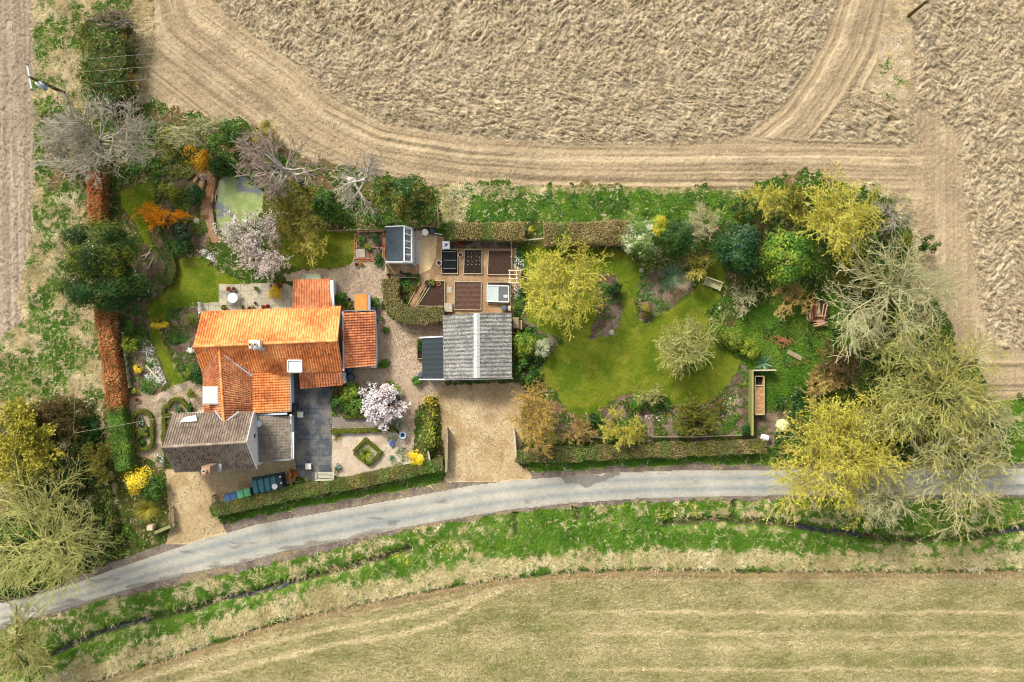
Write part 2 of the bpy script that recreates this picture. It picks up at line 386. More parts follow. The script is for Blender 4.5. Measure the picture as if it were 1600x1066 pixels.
# headland: furrows that follow the field edge
m = L('field_headland')
dl = np.minimum(pdist(PX, PY, LOBE), 400) / PXM
dl2 = (PY - 221) / PXM
ww = sstep(1090, 1110, PX) * sstep(214, 226, PY)
dd = dl * (1 - ww) + dl2 * ww
dd = dd + .35 * (fbm(MX * .12, MY * .12, 2, 4) - .5)
dd = np.where(PX > 1440, (PX - 1440) / PXM, dd)
fur = fbm(dd * 2.6, dd * 0 + 3 + .03 * MX, 3, 1)
fr2 = fbm(dd * 1.1, dd * 0 + 9, 2, 3)
soft = np.where(PX > 1420, .25, 1.0)
east = (PX > 1490) & (PY > 540)
fe = fbm((MY + .2 * vn(MX * .3, MY, 2)) * 2.6, MX * .06, 2, 2)
H = np.where(m, (.34 * (fur - .5) + .12 * (fbm(dd * 6.5, dd * 0 + 5 + .05 * MX, 2, 2) - .5)) * soft + .11 * (fbm(MX * 5, MY * 5, 2, 6) - .5), H)
H = np.where(m & east, .26 * (fe - .5) + .07 * (fbm(MX * 5, MY * 5, 2, 6) - .5), H)
M1[m] = np.clip(sstep(.4, .6, fr2) * .7 + .5 * (fbm(MX * 1.3, MY * 1.3, 3, 2) - .4), 0, 1)[m]
M2[m] = (sstep(.56, .72, fur) * .6 + .5 * sstep(.58, .7, fbm(MX * .35, MY * .35, 3, 5)))[m]
# harrowed strip on the left: streaks running up the picture
m = L('harrowed_field')
fur = fbm((MX + .012 * MY) * 2.6, MY * .06, 3, 2)
H = np.where(m, (.14 * (fur - .5)) + .13 * (fbm(MX * 4.5, MY * 4.5, 2, 3) - .5), H)
M1[m] = np.clip(sstep(.35, .65, fur) + .4 * (fbm(MX, MY, 3, 1) - .5), 0, 1)[m]
# stubble field at the bottom: pale drill bands, green tinge
m = L('stubble_field')
de = pdist(PX, PY, STUB_E)
wl = sstep(700, 1150, PX)
ds = de * (1 - wl) + (PY - 893) * wl
n = fbm(MX * 2.5, MY * 6, 3, 2)
TL1 = [(120, 1096), (300, 1037), (400, 1008), (520, 982), (640, 962), (720, 940), (790, 914)]; TL2 = [(220, 1088), (320, 1058), (400, 1036), (520, 1008), (640, 988), (700, 970), (745, 938), (800, 916)]
wob = 2.5 * (fbm(MX * .3, MY * .3, 2, 1) - .5) * 2
band = 1.1 * np.exp(-((pdist(PX, PY, TL1) + wob * .3) / 3.6) ** 2) + 1.2 * np.exp(-((pdist(PX, PY, TL2) + wob * .3) / 4.2) ** 2) + .5 * np.exp(-((ds - 13) / 3) ** 2)
for yy, ww_, aa in ((957, 3.5, .8), (990, 4, .6), (1012, 9, .35), (1046, 3.5, .7), (1090, 4, .5)): band = band + aa * np.exp(-((PY + wob - yy) / ww_) ** 2) * sstep(820, 1000, PX)
M1[m] = np.clip(.64 + 1.0 * (fbm(MX * .35, MY * .9, 4, 5) - .5) + .5 * (n - .5) - .95 * band * (.4 + fbm(MX * .5, MY * 2, 2, 3)), 0, 1)[m]
M2[m] = (sstep(22, 4, de + 8 * (fbm(MX, MY, 2, 4) - .5)) * .8)[m]
H = np.where(m, .10 * (fbm(MX * 3.2, MY * 5.5, 2, 4) - .5) - .08 * sstep(8, 0, de), H)
# rough grass / verges: m1 straw -> green, m2 bare earth
gn = fbm(MX * .9, MY * .9, 4, 3)
m = L('rough_grass')
bias = .50 + .12 * np.exp(-((PX - 75) / 25.0) ** 2) * (PY < 480) + .16 * ((PY > 500) & (PX < 110)) - .22 * sstep(600, 660, PY) - .5 * sstep(195, 225, PX) * (PY < 150) + .5 * np.exp(-(((PX - 190) / 18.0) ** 2 + ((PY - 10) / 40.0) ** 2)) - .2 * ((PX < 45) & (PY < 560)) - .3 * (PX > 1300)
M1[m] = sstep(.40, .62, gn + bias - .5 + .55 * (fbm(MX * 2.6, MY * 2.6, 3, 1) - .5))[m]
dt = np.minimum(pdist(PX, PY, DITCH), pdist(PX, PY, DITCH2) + 0.0)
dt = dt + 2.5 * (fbm(MX * 1.5, MY * 1.5, 2, 2) - .5) * 2
for t in TRENCH: dt = np.minimum(dt, pdist(PX, PY, t) + 2 + 6 * (fbm(MX * 2, MY * 2, 2, 1) - .5))
m = L('green_verge') | L('ditch_water')
dr = pdist(PX, PY, ROAD_S); dsb = pdist(PX, PY, STUB_E)
f = .61 - .36 * np.exp(-((dsb - 18) / 16.0) ** 2) + .16 * np.exp(-((dsb - 62) / 22.0) ** 2) * sstep(700, 860, PX) - .22 * np.exp(-((dt - 12) / 5.0) ** 2) * (PX > 1000) + .12 * np.exp(-((dsb - 45) / 14.0) ** 2)
f = np.where(PX < 700, f - .06, f)
f = np.where(PY < 400, .75 - .5 * sstep(760, 700, PX) - .3 * sstep(306, 297, PY) - .2 * sstep(900, 800, PX) * sstep(322, 308, PY), f)
f = np.where((PX > 1400) & (PY > 600) & (PY < 740), .8 - .35 * np.exp(-((PY - 655) / 6.0) ** 2), f)
f = np.where(inside(PX, PY, LANE_STRIPS[0]) | inside(PX, PY, LANE_STRIPS[1]), .85, f)
M1[m] = sstep(.24, .72, gn * .55 + .11 + (f - .4) + .75 * (fbm(MX * 2.6, MY * 2.6, 3, 1) - .5))[m]
M2[m] = np.maximum(sstep(7, 3.0, dt), sstep(5, 1, dsb + 4 * (fbm(MX, MY, 2, 5) - .5)) * .7)[m]
gh = .13 * (fbm(MX * 3, MY * 3, 3, 2) - .5)
gm = L('rough_grass') | L('green_verge') | L('ditch_water') | L('field_island')
H = np.where(gm, gh * 1.3, H)
H = H - np.where(m, .55 * np.exp(-(dt / 7.0) ** 2), 0) 
H = H - .16 * np.exp(-(pdist(PX, PY, STUB_E) / 3.0) ** 2) * (L('stubble_field') | m)
m = L('field_island'); M1[m] = sstep(.60, .68, gn + .06 * (PX > 1395))[m]; M2[m] = sstep(.5, .6, fbm(MX * .8, MY * .8, 3, 0))[m]
m = L('undergrowth')
M1[m] = sstep(.3, .7, .5 * fbm(MX * .7, MY * .7, 4, 6) + .5 * fbm(MX * 2.5, MY * 2.5, 3, 1) + .14 * sstep(200, 320, PX) - .05 + .12 * (PX > 1150))[m]; M2[m] = sstep(.46, .70, .6 * fbm(MX * .6, MY * .6, 3, 2) + .4 * fbm(MX * 2.5, MY * 2.5, 3, 4) - .04 + .1 * ((PY < 260) & (PX > 330) & (PX < 620)))[m]
H = np.where(m, .12 * (fbm(MX * 2, MY * 2, 3, 1) - .5), H)
m = L('lawn') | L('wild_lawn')
M1[m] = sstep(.36, .66, fbm(MX * .7, MY * .7, 4, 2) + .25 * (fbm(MX * 4, MY * 4, 2, 3) - .5))[m]
M2[m] = (sstep(.58, .72, fbm(MX * 1.2 + 9, MY * 1.2, 3, 6)) * .6)[m]
H = np.where(m, .035 * (fbm(MX * 3, MY * 3, 2, 1) - .5) + .02, H)
m = L('garden_soil'); M1[m] = sstep(.4, .6, fbm(MX * 1.2, MY * 1.2, 4, 1))[m]; M2[m] = sstep(.55, .65, fbm(MX * 2.2, MY * 2.2, 3, 5))[m]
H = np.where(m, .14 * (fbm(MX * 3, MY * 3, 3, 5) - .45), H)
for nme in ('gravel_court', 'gravel_drive', 'pale_gravel'):
    m = L(nme); M1[m] = sstep(.35, .65, fbm(MX * .45, MY * .45, 3, 4))[m]; M2[m] = sstep(.5, .7, fbm(MX * .9, MY * .9, 4, 7))[m]
    H = np.where(m, .05 * (fbm(MX * 6, MY * 6, 2, 1) - .5), H)
m = L('gravel_drive')                    # washed-out paler middle, darker outwards
M1[m] = np.clip(M1 * .5 + .5 * sstep(55, 10, np.hypot((PX - 755), (PY - 665) * .8)), 0, 1)[m]
m = L('road')
dn = pdist(PX, PY, ROAD_N); dso = pdist(PX, PY, ROAD_S); tr = dn / np.maximum(dn + dso, 1)
lane = np.exp(-((tr - .3) / .10) ** 2) + np.exp(-((tr - .7) / .10) ** 2)
M1[m] = np.clip(.12 + .8 * lane + .9 * (fbm(MX * .12, MY * .5, 3, 6) - .5), 0, 1)[m]
pat = inside(WBX * .5 + PX * .5, WBY * .5 + PY * .5, [(868, 738), (905, 738), (968, 737), (966, 746), (940, 752), (918, 757), (896, 752), (876, 752)]) 
M2[m] = np.maximum(pat * .85, np.clip(sstep(.6, .75, fbm(MX * .5, MY * 2.4, 3, 3) - .10 + .30 * np.exp(-(dso / 6.0) ** 2) * (PX < 620)) * .7, 0, 1))[m]
H = np.where(m, .05 + .04 * np.sin(np.clip(tr, 0, 1) * math.pi), H)
m = L('road_edge'); M1[m] = sstep(.4, .6, fbm(MX * 1.5, MY * 1.5, 3, 3))[m]; M2[m] = sstep(.56, .66, fbm(MX * .8, MY * .8, 3, 1))[m]
H = np.where(m, .03 + .05 * (fbm(MX * 3, MY * 3, 2, 2) - .5), H)
m = L('pond'); H = np.where(m, -.12, H); M1[m] = sstep(.45, .62, fbm(MX * .5, MY * .5, 3, 4) + .28 * sstep(310, 280, PY) * sstep(352, 385, PX))[m]
M2[m] = sstep(.55, .65, fbm(MX * 2, MY * 2, 3, 2))[m]
for nme in ('slate_patio', 'brick_walk', 'stone_terrace', 'curved_path', 'veg_path', 'sandy_path', 'flagstone_strip', 'woodchip_path'):
    m = L(nme); M1[m] = sstep(.35, .65, fbm(MX * .9, MY * .9, 3, 4))[m]; M2[m] = sstep(.5, .65, fbm(MX * 1.7, MY * 1.7, 3, 6))[m]
    H = np.where(m, .03 + (.03 * (fbm(MX * 5, MY * 5, 2, 6) - .5) if nme in ('woodchip_path', 'sandy_path') else 0), H)

GM = {
 'field_headland': ground_mat('headland_soil', S(178, 157, 122), S(196, 176, 140), S(152, 132, 104), 10, .26, 13, .34),
 'ploughed_field': ground_mat('ploughed_soil', S(192, 174, 138), S(210, 193, 158), S(140, 118, 84), 9, .24, 13, .26),
 'field_island': ground_mat('dead_grass', S(186, 166, 136), S(84, 116, 44), S(202, 184, 164), 8, .3, 13, .34),
 'harrowed_field': ground_mat('harrowed_soil', S(160, 143, 120), S(180, 162, 138), None, 10, .26, 13, .34),
 'rough_grass': ground_mat('rough_grass_ground', S(186, 172, 130), S(90, 116, 44), S(150, 122, 86), 6, .3, 13, .4),
 'green_verge': ground_mat('verge_grass', S(188, 180, 124), S(84, 120, 34), S(90, 74, 62), 6, .3, 13, .42),
 'stubble_field': ground_mat('stubble_soil', S(196, 178, 132), S(122, 122, 72), S(142, 118, 84), 7, .3, 14, .55),
 'undergrowth': ground_mat('leaf_litter', S(92, 90, 46), S(62, 86, 28), S(126, 100, 72), 5, .35, 13, .4),
 'lawn': ground_mat('mown_grass', S(90, 108, 22), S(118, 126, 32), S(140, 134, 50), 6, .2, 13, .3),
 'wild_lawn': ground_mat('long_grass', S(60, 94, 22), S(90, 120, 34), S(104, 92, 52), 5, .32, 13, .36),
 'garden_soil': ground_mat('bed_soil', S(108, 88, 72), S(138, 120, 102), S(76, 90, 40), 8, .35, 13, .4),
 'gravel_court': ground_mat('pea_shingle', S(202, 174, 142), S(216, 192, 162), S(190, 162, 128), 12, .3, 17, .5),
 'gravel_drive': ground_mat('drive_gravel', S(200, 174, 130), S(228, 208, 166), S(186, 158, 114), 12, .2, 17, .38),
 'pale_gravel': ground_mat('pale_shingle', S(224, 204, 178), S(234, 218, 196), S(208, 182, 148), 12, .2, 17, .4),
 'veg_path': slab_mat('veg_brick', S(172, 132, 96), S(190, 154, 114), S(202, 174, 128), S(134, 104, 76), .24, .12, R_(45), .7),
 'sandy_path': ground_mat('path_sand', S(226, 196, 146), S(232, 206, 160), None, 8, .1, 15, .16),
 'flagstone_strip': slab_mat('flag_white', S(222, 212, 198), S(210, 196, 180), S(230, 220, 208), S(176, 158, 132), .62, .55),
 'slate_patio': slab_mat('slate_flag', S(78, 86, 94), S(104, 108, 110), S(150, 140, 124), S(66, 66, 64), .62, .45, 0, .75),
 'brick_walk': slab_mat('walk_brick', S(150, 140, 128), S(164, 154, 142), S(140, 122, 98), S(112, 102, 88), .4, .2),
 'stone_terrace': slab_mat('terrace_flag', S(190, 180, 156), S(158, 152, 138), S(212, 198, 160), S(124, 112, 90), .62, .62, 0, .6),
 'curved_path': ground_mat('path_concrete', S(164, 150, 124), S(180, 166, 142), S(140, 126, 102), 5, .2, 15, .22),
 'woodchip_path': ground_mat('woodchip', S(176, 140, 106), S(192, 158, 120), S(148, 108, 74), 9, .3, 15, .4),
 'ditch_water': ground_mat('ditch_mud', S(64, 58, 60), S(84, 72, 64), S(54, 54, 66), 5, .3, 13, .3, .4, .5, .12, .5),
 'road_edge': ground_mat('road_mud', S(120, 106, 94), S(138, 126, 112), S(150, 134, 104), 6, .25, 13, .35),
 'road': ground_mat('worn_asphalt', S(190, 184, 166), S(154, 158, 152), S(124, 118, 108), 5, .12, 13, .16),
}
pm = NT('duckweed_water'); c0 = pm.mix(pm.attr('m1'), S(158, 172, 98), S(116, 122, 124)); c0 = pm.mix(pm.attr('m2'), c0, S(140, 160, 78))
c0 = pm.mul(c0, pm.mrange(pm.noise(5, 5), .3, .7, .86, 1.12)); pm.principled(c0, .45, .4); GM['pond'] = pm.m

V0 = np.stack([MX, MY, H], -1).reshape(-1, 3)
iv = np.arange(NX * NY).reshape(NY, NX)
quads = np.stack([iv[1:, :-1], iv[1:, 1:], iv[:-1, 1:], iv[:-1, :-1]], -1).reshape(-1, 4)
ql = lab[:-1, :-1].ravel()
for i, nme in enumerate(names):
    q = quads[ql == i]
    if not len(q): continue
    u, inv = np.unique(q, return_inverse=True)
    me = np_mesh(nme, V0[u], inv.reshape(-1, 4), [GM[nme]], smooth=True, attrs={'m1': M1.ravel()[u], 'm2': M2.ravel()[u]})
    tag(link(nme, me), kind='structure')
# the land beyond the picture
far = MB().add([(-900, -900, -.75), (900, -900, -.75), (900, 900, -.75), (-900, 900, -.75)], [(0, 1, 2, 3)])
far.build('ground', plain('far_soil', S(162, 144, 110), .95, .2, .05)); tag(bpy.data.objects['ground'], kind='structure')
sk = MB(); xa, xb, ya, yb = MX.min(), MX.max(), MY.min(), MY.max()
for a, b in (((xa, ya), (xb, ya)), ((xb, ya), (xb, yb)), ((xb, yb), (xa, yb)), ((xa, yb), (xa, ya))):
    mx, my = (a[0] + b[0]) / 2, (a[1] + b[1]) / 2; o = .3
    s2 = lambda p: (p[0] + (60 if p[0] > 0 else -60), p[1] + (60 if p[1] > 0 else -60), -.74)
    sk.add([(a[0], a[1], -.12), (b[0], b[1], -.12), s2(b), s2(a)], [(3, 2, 1, 0)])
sk.build('terrain', plain('outer_soil', S(164, 146, 112), .95, .2, .4)); tag(bpy.data.objects['terrain'], kind='structure')

def height_at(px, py):
    i = np.clip(((np.asarray(py) + 150) / STEP).astype(int), 0, NY - 1); j = np.clip(((np.asarray(px) + 150) / STEP).astype(int), 0, NX - 1)
    return H[i, j], i, j
# ---------------------------------------------------------------- plant materials
WD = {
 'pale': wood_mat('pale_bark', S(206, 200, 150), S(176, 172, 122)), 'bud': wood_mat('budding_twig', S(212, 198, 96), S(184, 170, 84)), 'lime': wood_mat('lichen_bark', S(200, 198, 122), S(172, 170, 98)),
 'grey': wood_mat('grey_bark', S(192, 184, 164), S(156, 146, 124)), 'birch': wood_mat('birch_bark', S(226, 218, 206), S(190, 178, 164)),
 'pink': wood_mat('red_twig', S(180, 162, 146), S(150, 130, 114)), 'brown': wood_mat('brown_bark', S(116, 94, 66), S(88, 70, 48)),
 'yellow': wood_mat('yellow_twig', S(210, 200, 104), S(182, 170, 76)), 'orange': wood_mat('orange_twig', S(240, 166, 40), S(214, 130, 20)),
 'olive': wood_mat('olive_twig', S(140, 130, 58), S(112, 106, 40)), 'tan': wood_mat('tan_twig', S(206, 178, 110), S(176, 146, 84)),
}
LF = {
 'yellow': leaf_mat('yellow_bud', [S(160, 158, 40, 1), S(204, 198, 64, 1), S(232, 224, 104, 1)]),
 'budgold': leaf_mat('budgold_leaf', [S(112, 110, 30, 1), S(160, 152, 46, 1), S(204, 192, 84, 1)]),
 'lime': leaf_mat('lime_leaf', [S(88, 116, 26, 1), S(136, 156, 40, 1), S(188, 190, 74, 1)]),
 'olive': leaf_mat('olive_leaf', [S(84, 86, 26, 1), S(128, 124, 46, 1), S(164, 152, 70, 1)]),
 'dark': leaf_mat('dark_leaf', [S(20, 48, 14, .9), S(40, 80, 26, .9), S(84, 124, 54, .9)]),
 'black': leaf_mat('conifer_leaf', [S(22, 44, 10, .8), S(48, 76, 22, .9), S(100, 120, 46, .9)]),
 'blue': leaf_mat('blue_green_leaf', [S(30, 58, 34, .9), S(52, 84, 54, .9), S(104, 128, 98, .9)]),
 'green': leaf_mat('green_leaf', [S(52, 92, 24, .95), S(84, 126, 38, .95), S(128, 164, 62, .95)]),
 'mid': leaf_mat('mid_green_leaf', [S(60, 90, 30, .95), S(98, 128, 50, .95), S(146, 166, 84, .95)]),
 'box': leaf_mat('box_leaf', [S(84, 98, 16, .9), S(112, 126, 28, .9), S(140, 150, 44, .9)]),
 'conifer': leaf_mat('golden_conifer', [S(54, 72, 14, 1), S(100, 112, 24, 1), S(164, 158, 40, 1)]),
 'forsythia': leaf_mat('forsythia_flower', [S(206, 176, 14, 1), S(246, 220, 40, 1), S(255, 240, 120, 1)]),
 'gold': leaf_mat('gold_leaf', [S(170, 130, 14, 1), S(216, 176, 30, 1), S(240, 206, 60, 1)]),
 'amber': leaf_mat('amber_leaf', [S(160, 96, 10, 1), S(210, 140, 26, 1), S(232, 180, 60, 1)]),
 'beech': leaf_mat('beech_leaf', [S(132, 74, 32, 1), S(178, 110, 60, 1), S(218, 160, 104, 1)]),
 'hornbeam': leaf_mat('dry_hedge_leaf', [S(128, 110, 66, .9), S(164, 144, 94, .9), S(196, 176, 124, .9)]),
 'hedge': leaf_mat('mixed_hedge_leaf', [S(84, 92, 44, .95), S(122, 122, 70, .95), S(164, 154, 106, .95)]),
 'blossom': leaf_mat('magnolia_petal', [S(186, 170, 154, 1), S(220, 206, 196, 1), S(246, 238, 232, 1)], .4),
 'cherry': leaf_mat('cherry_petal', [S(248, 232, 232, 1), S(253, 246, 244, 1), S(255, 254, 252, 1)], .4),
 'white': leaf_mat('white_petal', [S(236, 236, 220, 1), S(250, 250, 240, 1), S(255, 255, 255, 1)], .3),
 'lilac': leaf_mat('blue_petal', [S(120, 130, 200, 1), S(150, 160, 226, 1), S(176, 184, 240, 1)], .3),
 'silver': leaf_mat('silver_leaf', [S(140, 150, 110, 1), S(180, 188, 146, 1), S(214, 216, 180, 1)]),
 'straw': leaf_mat('straw_blade', [S(178, 158, 112, 1), S(210, 192, 148, 1), S(236, 222, 186, 1)], .3),
 'grass': leaf_mat('grass_blade', [S(58, 102, 18, 1), S(92, 134, 34, 1), S(144, 170, 66, 1)], .3),
 'jade': leaf_mat('jade_leaf', [S(66, 104, 66, 1), S(98, 136, 98, 1), S(150, 178, 140, 1)]),
 'red': leaf_mat('red_leaf', [S(90, 34, 14, 1), S(132, 56, 24, 1), S(160, 90, 40, 1)]),
 'core': leaf_mat('inner_twig', [S(70, 66, 30, .9), S(86, 82, 38, .9)], .05, .95),
}

# ---------------------------------------------------------------- bare trees: levels of branches grown from a trunk
def grow_children(P, Rd, n, t0, t1, ang, ln, k, r, up=0.15, wig=0.12, tip=1.0, rr=.62, rmin=.012, droop=0.0):
    """n children on each polyline of P (N,K,3); returns polylines (N*n,k,3), radii"""
    N, K, _ = P.shape
    t = t0 + (t1 - t0) * (np.arange(n)[None] + r.uniform(0, 1, (N, n))) / n
    f = t * (K - 1); i = np.clip(f.astype(int), 0, K - 2); fr = (f - i)[..., None]
    ar = np.arange(N)[:, None]
    base = P[ar, i] * (1 - fr) + P[ar, i + 1] * fr
    T = nrm(P[ar, i + 1] - P[ar, i]); r0 = Rd[ar, i] * (1 - fr[..., 0]) + Rd[ar, i + 1] * fr[..., 0]
    az = r.uniform(0, 2 * math.pi, (N, 1)) + np.arange(n)[None] * 2.4 + r.normal(0, .4, (N, n))
    ref = np.where(np.abs(T[..., 2:3]) > .9, np.array([1.0, 0, 0]), np.array([0, 0, 1.0]))
    U = nrm(np.cross(T, ref)); V = np.cross(T, U)
    an = ang * r.uniform(.7, 1.3, (N, n))[..., None]
    D = T * np.cos(an) + (U * np.cos(az)[..., None] + V * np.sin(az)[..., None]) * np.sin(an)
    D[..., 2] += up; D = nrm(D).reshape(-1, 3)
    L = (ln * (1 - (1 - tip) * t) * r.uniform(.65, 1.3, (N, n))).reshape(-1)
    pts = np.empty((N * n, k, 3)); pts[:, 0] = base.reshape(-1, 3); d = D
    for j in range(1, k):
        d = nrm(d + r.normal(0, wig, d.shape) + np.array([0, 0, up * .25 - droop]))
        pts[:, j] = pts[:, j - 1] + d * (L / (k - 1))[:, None]
    s = np.linspace(1, .35, k)[None]
    rad = np.maximum((r0.reshape(-1) * rr)[:, None] * s, rmin)
    return pts, rad

def bare(px, py, rpx, Ht, seed, wood, label, leaf=None, nleaf=0, lsz=.07, n=(11, 6, 5, 4), name='bare_tree', cat='tree', group=None,
         trunk=.30, twig=.022, up=.16, ang=(.95, .75, .65, .6), lean=(0, 0), squash=(1, 1), rot=0.0, fan=None, wig=.17, multi=1, droop=0.0, crown_h=.6, tr=None, wood2=None):
    r = np.random.default_rng(seed)
    R = rpx / PXM * (CAMH - Ht * crown_h) / CAMH
    base = W(px - lean[0], py - lean[1], 0); ctr = W(px, py, Ht * crown_h)
    k0 = 6
    if multi == 1:
        P0 = np.zeros((1, k0, 3)); P0[0, :, 2] = np.linspace(0, Ht * .62, k0); P0[0, 1:, :2] += np.cumsum(r.normal(0, .06 * Ht * .2, (k0 - 1, 2)), 0)
    else:
        P0 = np.zeros((multi, k0, 3)); a = np.arange(multi) * 2 * math.pi / multi + r.uniform(0, 1, multi)
        for j in range(k0):
            q = j / (k0 - 1); P0[:, j, 0] = np.cos(a) * R * .32 * q; P0[:, j, 1] = np.sin(a) * R * .32 * q; P0[:, j, 2] = Ht * .62 * q
        P0[:, 1:, :2] += np.cumsum(r.normal(0, .05 * R, (multi, k0 - 1, 2)), 1)
    tr = tr or .028 * Ht + .03
    R0 = np.tile(np.linspace(tr, tr * .45, k0)[None], (multi, 1)) / multi ** .5
    n1 = max(3, n[0] // multi) if multi > 1 else n[0]
    P1, R1 = grow_children(P0, R0, n1, trunk, 1.0, ang[0], R * .85, 7, r, up, wig, .75, .62, .045, droop)
    P2, R2 = grow_children(P1, R1, n[1], .22, 1.0, ang[1], R * .5, 6, r, up, wig, .7, .66, .032, droop)
    P3, R3 = grow_children(P2, R2, n[2], .2, 1.0, ang[2], R * .27, 4, r, up * .8, wig * 1.2, .7, .66, twig, droop)
    lv = [(P0, R0), (P1, R1), (P2, R2), (P3, R3)]
    if len(n) > 3 and n[3]:
        P4, R4 = grow_children(P3, R3, n[3], .25, 1.0, ang[3], R * .13, 3, r, up * .6, wig * 1.2, .8, .62, twig * .75, droop)
        lv.append((P4, R4))
    A = np.concatenate([p.reshape(-1, 3) for p, _ in lv[2:]])
    q = np.percentile(np.hypot(A[:, 0], A[:, 1]), 96)
    sx = R / q; sz = Ht / np.percentile(A[:, 2], 98.5)
    c, s_ = math.cos(rot), math.sin(rot)
    sh = (ctr - base)
    lv2 = []
    for p, rd in lv:
        p = p * np.array([sx * squash[0], sx * squash[1], sz])
        p = np.stack([p[..., 0] * c - p[..., 1] * s_, p[..., 0] * s_ + p[..., 1] * c, p[..., 2]], -1)
        f = np.clip(p[..., 2] / (Ht * crown_h), 0, 1.25)
        p[..., 0] += sh[0] * f; p[..., 1] += sh[1] * f
        lv2.append((p + base - np.array([0, 0, .08]), rd))
    nleaf = int(nleaf * 1.35); lsz = lsz * (.72 if leaf in ('yellow', 'gold', 'olive', 'straw') else 1.0)
    root = thing(name, label, cat, base, group)
    tv = [tubes(p, rd, 6 if i == 0 else 5) + (0, .5) for i, (p, rd) in enumerate(lv2[:2])]
    V, F, M, Q = join(tv); put('trunk', V, F, [WD[wood]], root, smooth=True)
    tw = [tubes(p, rd, 4 if i == 0 else 3) + (0, .5) for i, (p, rd) in enumerate(lv2[2:])]
    mats = [WD[wood2 or wood]]
    if leaf:
        E = np.concatenate([p[:, 1:].reshape(-1, 3) for p, _ in lv2[-2:]])
        E = E[r.integers(0, len(E), nleaf)] + r.normal(0, lsz * .7, (nleaf, 3))
        N_ = r.normal(size=(nleaf, 3)); N_[:, 2] = np.abs(N_[:, 2]) + .5
        lvv, lff = leaves(E, N_, lsz, .6, r)
        pn = fbm(E[:, 0] * .8, E[:, 1] * .8, 2, seed % 5)
        tw.append((lvv, lff, 1, np.clip(.5 * r.uniform(0, 1, nleaf) + pn - .25, 0, 1))); mats.append(LF[leaf])
    V, F, M, Q = join(tw)
    put('crown', V, F, mats, root, mi=M, rnd=Q)
    return root

# ---------------------------------------------------------------- leafy crowns: clumps of leaves spread through an uneven volume
def crown_pts(R, z0, z1, n, r, nc=26, lump=.34, sx=1, sy=1, shell=.75, cone=0.0):
    hz = (z1 - z0) / 2; a = r.uniform(0, 2 * math.pi, nc); u = r.uniform(-.55, 1, nc); q = np.sqrt(1 - u * u)
    rad = shell * r.uniform(.72, 1.08, nc)
    C = np.stack([np.cos(a) * q * rad * sx, np.sin(a) * q * rad * sy, u * rad], 1)
    if cone: C[:, :2] *= (1 - cone * np.clip((C[:, 2:3] + .6) / 1.6, 0, 1))
    ci = r.integers(0, nc, n); d = nrm(r.normal(size=(n, 3))); d[:, 2] = np.abs(d[:, 2]) * r.choice([1, 1, 1, -.5], n)
    lr = lump * r.uniform(.7, 1.25, nc)
    off = d * lr[ci][:, None] * (r.uniform(.55, 1.08, (n, 1)))
    P = (C[ci] + off) * np.array([R, R, hz]); P[:, 2] += z0 + hz
    N = d + .6 * nrm(C[ci]) + r.normal(0, .45, (n, 3)) + np.array([0, 0, .25])
    return P, N, ci
def leafy(px, py, rpx, Ht, seed, leaf, label, nleaf=4000, lsz=.12, name='tree', cat='tree', group=None, leaf2=None, f2=.3, z0=.15, nc=26, lump=.34,
          sq=(1, 1), rot=0.0, wood='brown', shrub=False, asp=.5, cone=0.0, stems=None, wood_vis=0, lean=(0, 0), loc=None):
    r = np.random.default_rng(seed)
    hc = Ht * .62; R = rpx / PXM * (CAMH - hc) / CAMH; ctr = W(px, py, hc); base = W(px - lean[0], py - lean[1], 0) if not lean == (0, 0) else np.array([ctr[0], ctr[1], 0])
    P, N, ci = crown_pts(1, z0 * Ht, Ht, nleaf, r, nc, lump, 1, 1, .72, cone)
    P[:, 0] *= R * sq[0]; P[:, 1] *= R * sq[1]
    c, s_ = math.cos(rot), math.sin(rot)
    P = np.stack([P[:, 0] * c - P[:, 1] * s_, P[:, 0] * s_ + P[:, 1] * c, P[:, 2]], -1)
    P[:, :2] += (ctr - base)[:2]
    P = P + base
    V, F = leaves(P, N, lsz, asp, r)
    cv = r.uniform(0, 1, nc)[ci]
    rn = np.clip(.45 * cv + .55 * r.uniform(0, 1, nleaf), 0, 1)
    mi = np.zeros(nleaf, int); mats = [LF[leaf]]
    if leaf2:
        sel = (fbm(P[:, 0] * 1.1, P[:, 1] * 1.1, 2, seed % 4) * .6 + r.uniform(0, .4, nleaf)) < f2 + .18; mi[sel] = 1; mats.append(LF[leaf2])
    ms = stems or (5 if shrub else 1); tr = .02 * Ht + .02 if shrub else .026 * Ht + .04
    Q = np.zeros((ms, 5, 3)); a = np.arange(ms) * 2.4
    for j in range(5):
        t = j / 4; sp = (R * .45 * t if ms > 1 else .0)
        Q[:, j, 0] = base[0] + np.cos(a) * sp + (ctr - base)[0] * t; Q[:, j, 1] = base[1] + np.sin(a) * sp + (ctr - base)[1] * t; Q[:, j, 2] = -.06 + Ht * .75 * t
    R0 = np.tile(np.linspace(tr, tr * .3, 5)[None], (ms, 1))
    P1, R1 = grow_children(Q, R0, 9 if not shrub else 4, .3, 1, .95, R * .7, 4, r, .15, .1, .7, .5, .015)
    tv, tf, _, _ = join([tubes(Q, R0, 6) + (0, 0), tubes(P1, R1, 4) + (0, 0)])
    root = thing(name, label, cat, base, group)
    put('stems' if ms > 1 else 'trunk', tv, tf, [WD[wood]], root, smooth=True)
    put('foliage' if shrub else 'crown', V, F, mats, root, mi=mi, rnd=rn)
    return root
def shrub(px, py, rpx, Ht, seed, leaf, label, nleaf=700, lsz=.08, name='shrub', cat='shrub', **kw):
    return leafy(px, py, rpx, Ht, seed, leaf, label, nleaf, lsz, name, cat, shrub=True, z0=kw.pop('z0', .03), nc=kw.pop('nc', 14), lump=kw.pop('lump', .42), **kw)
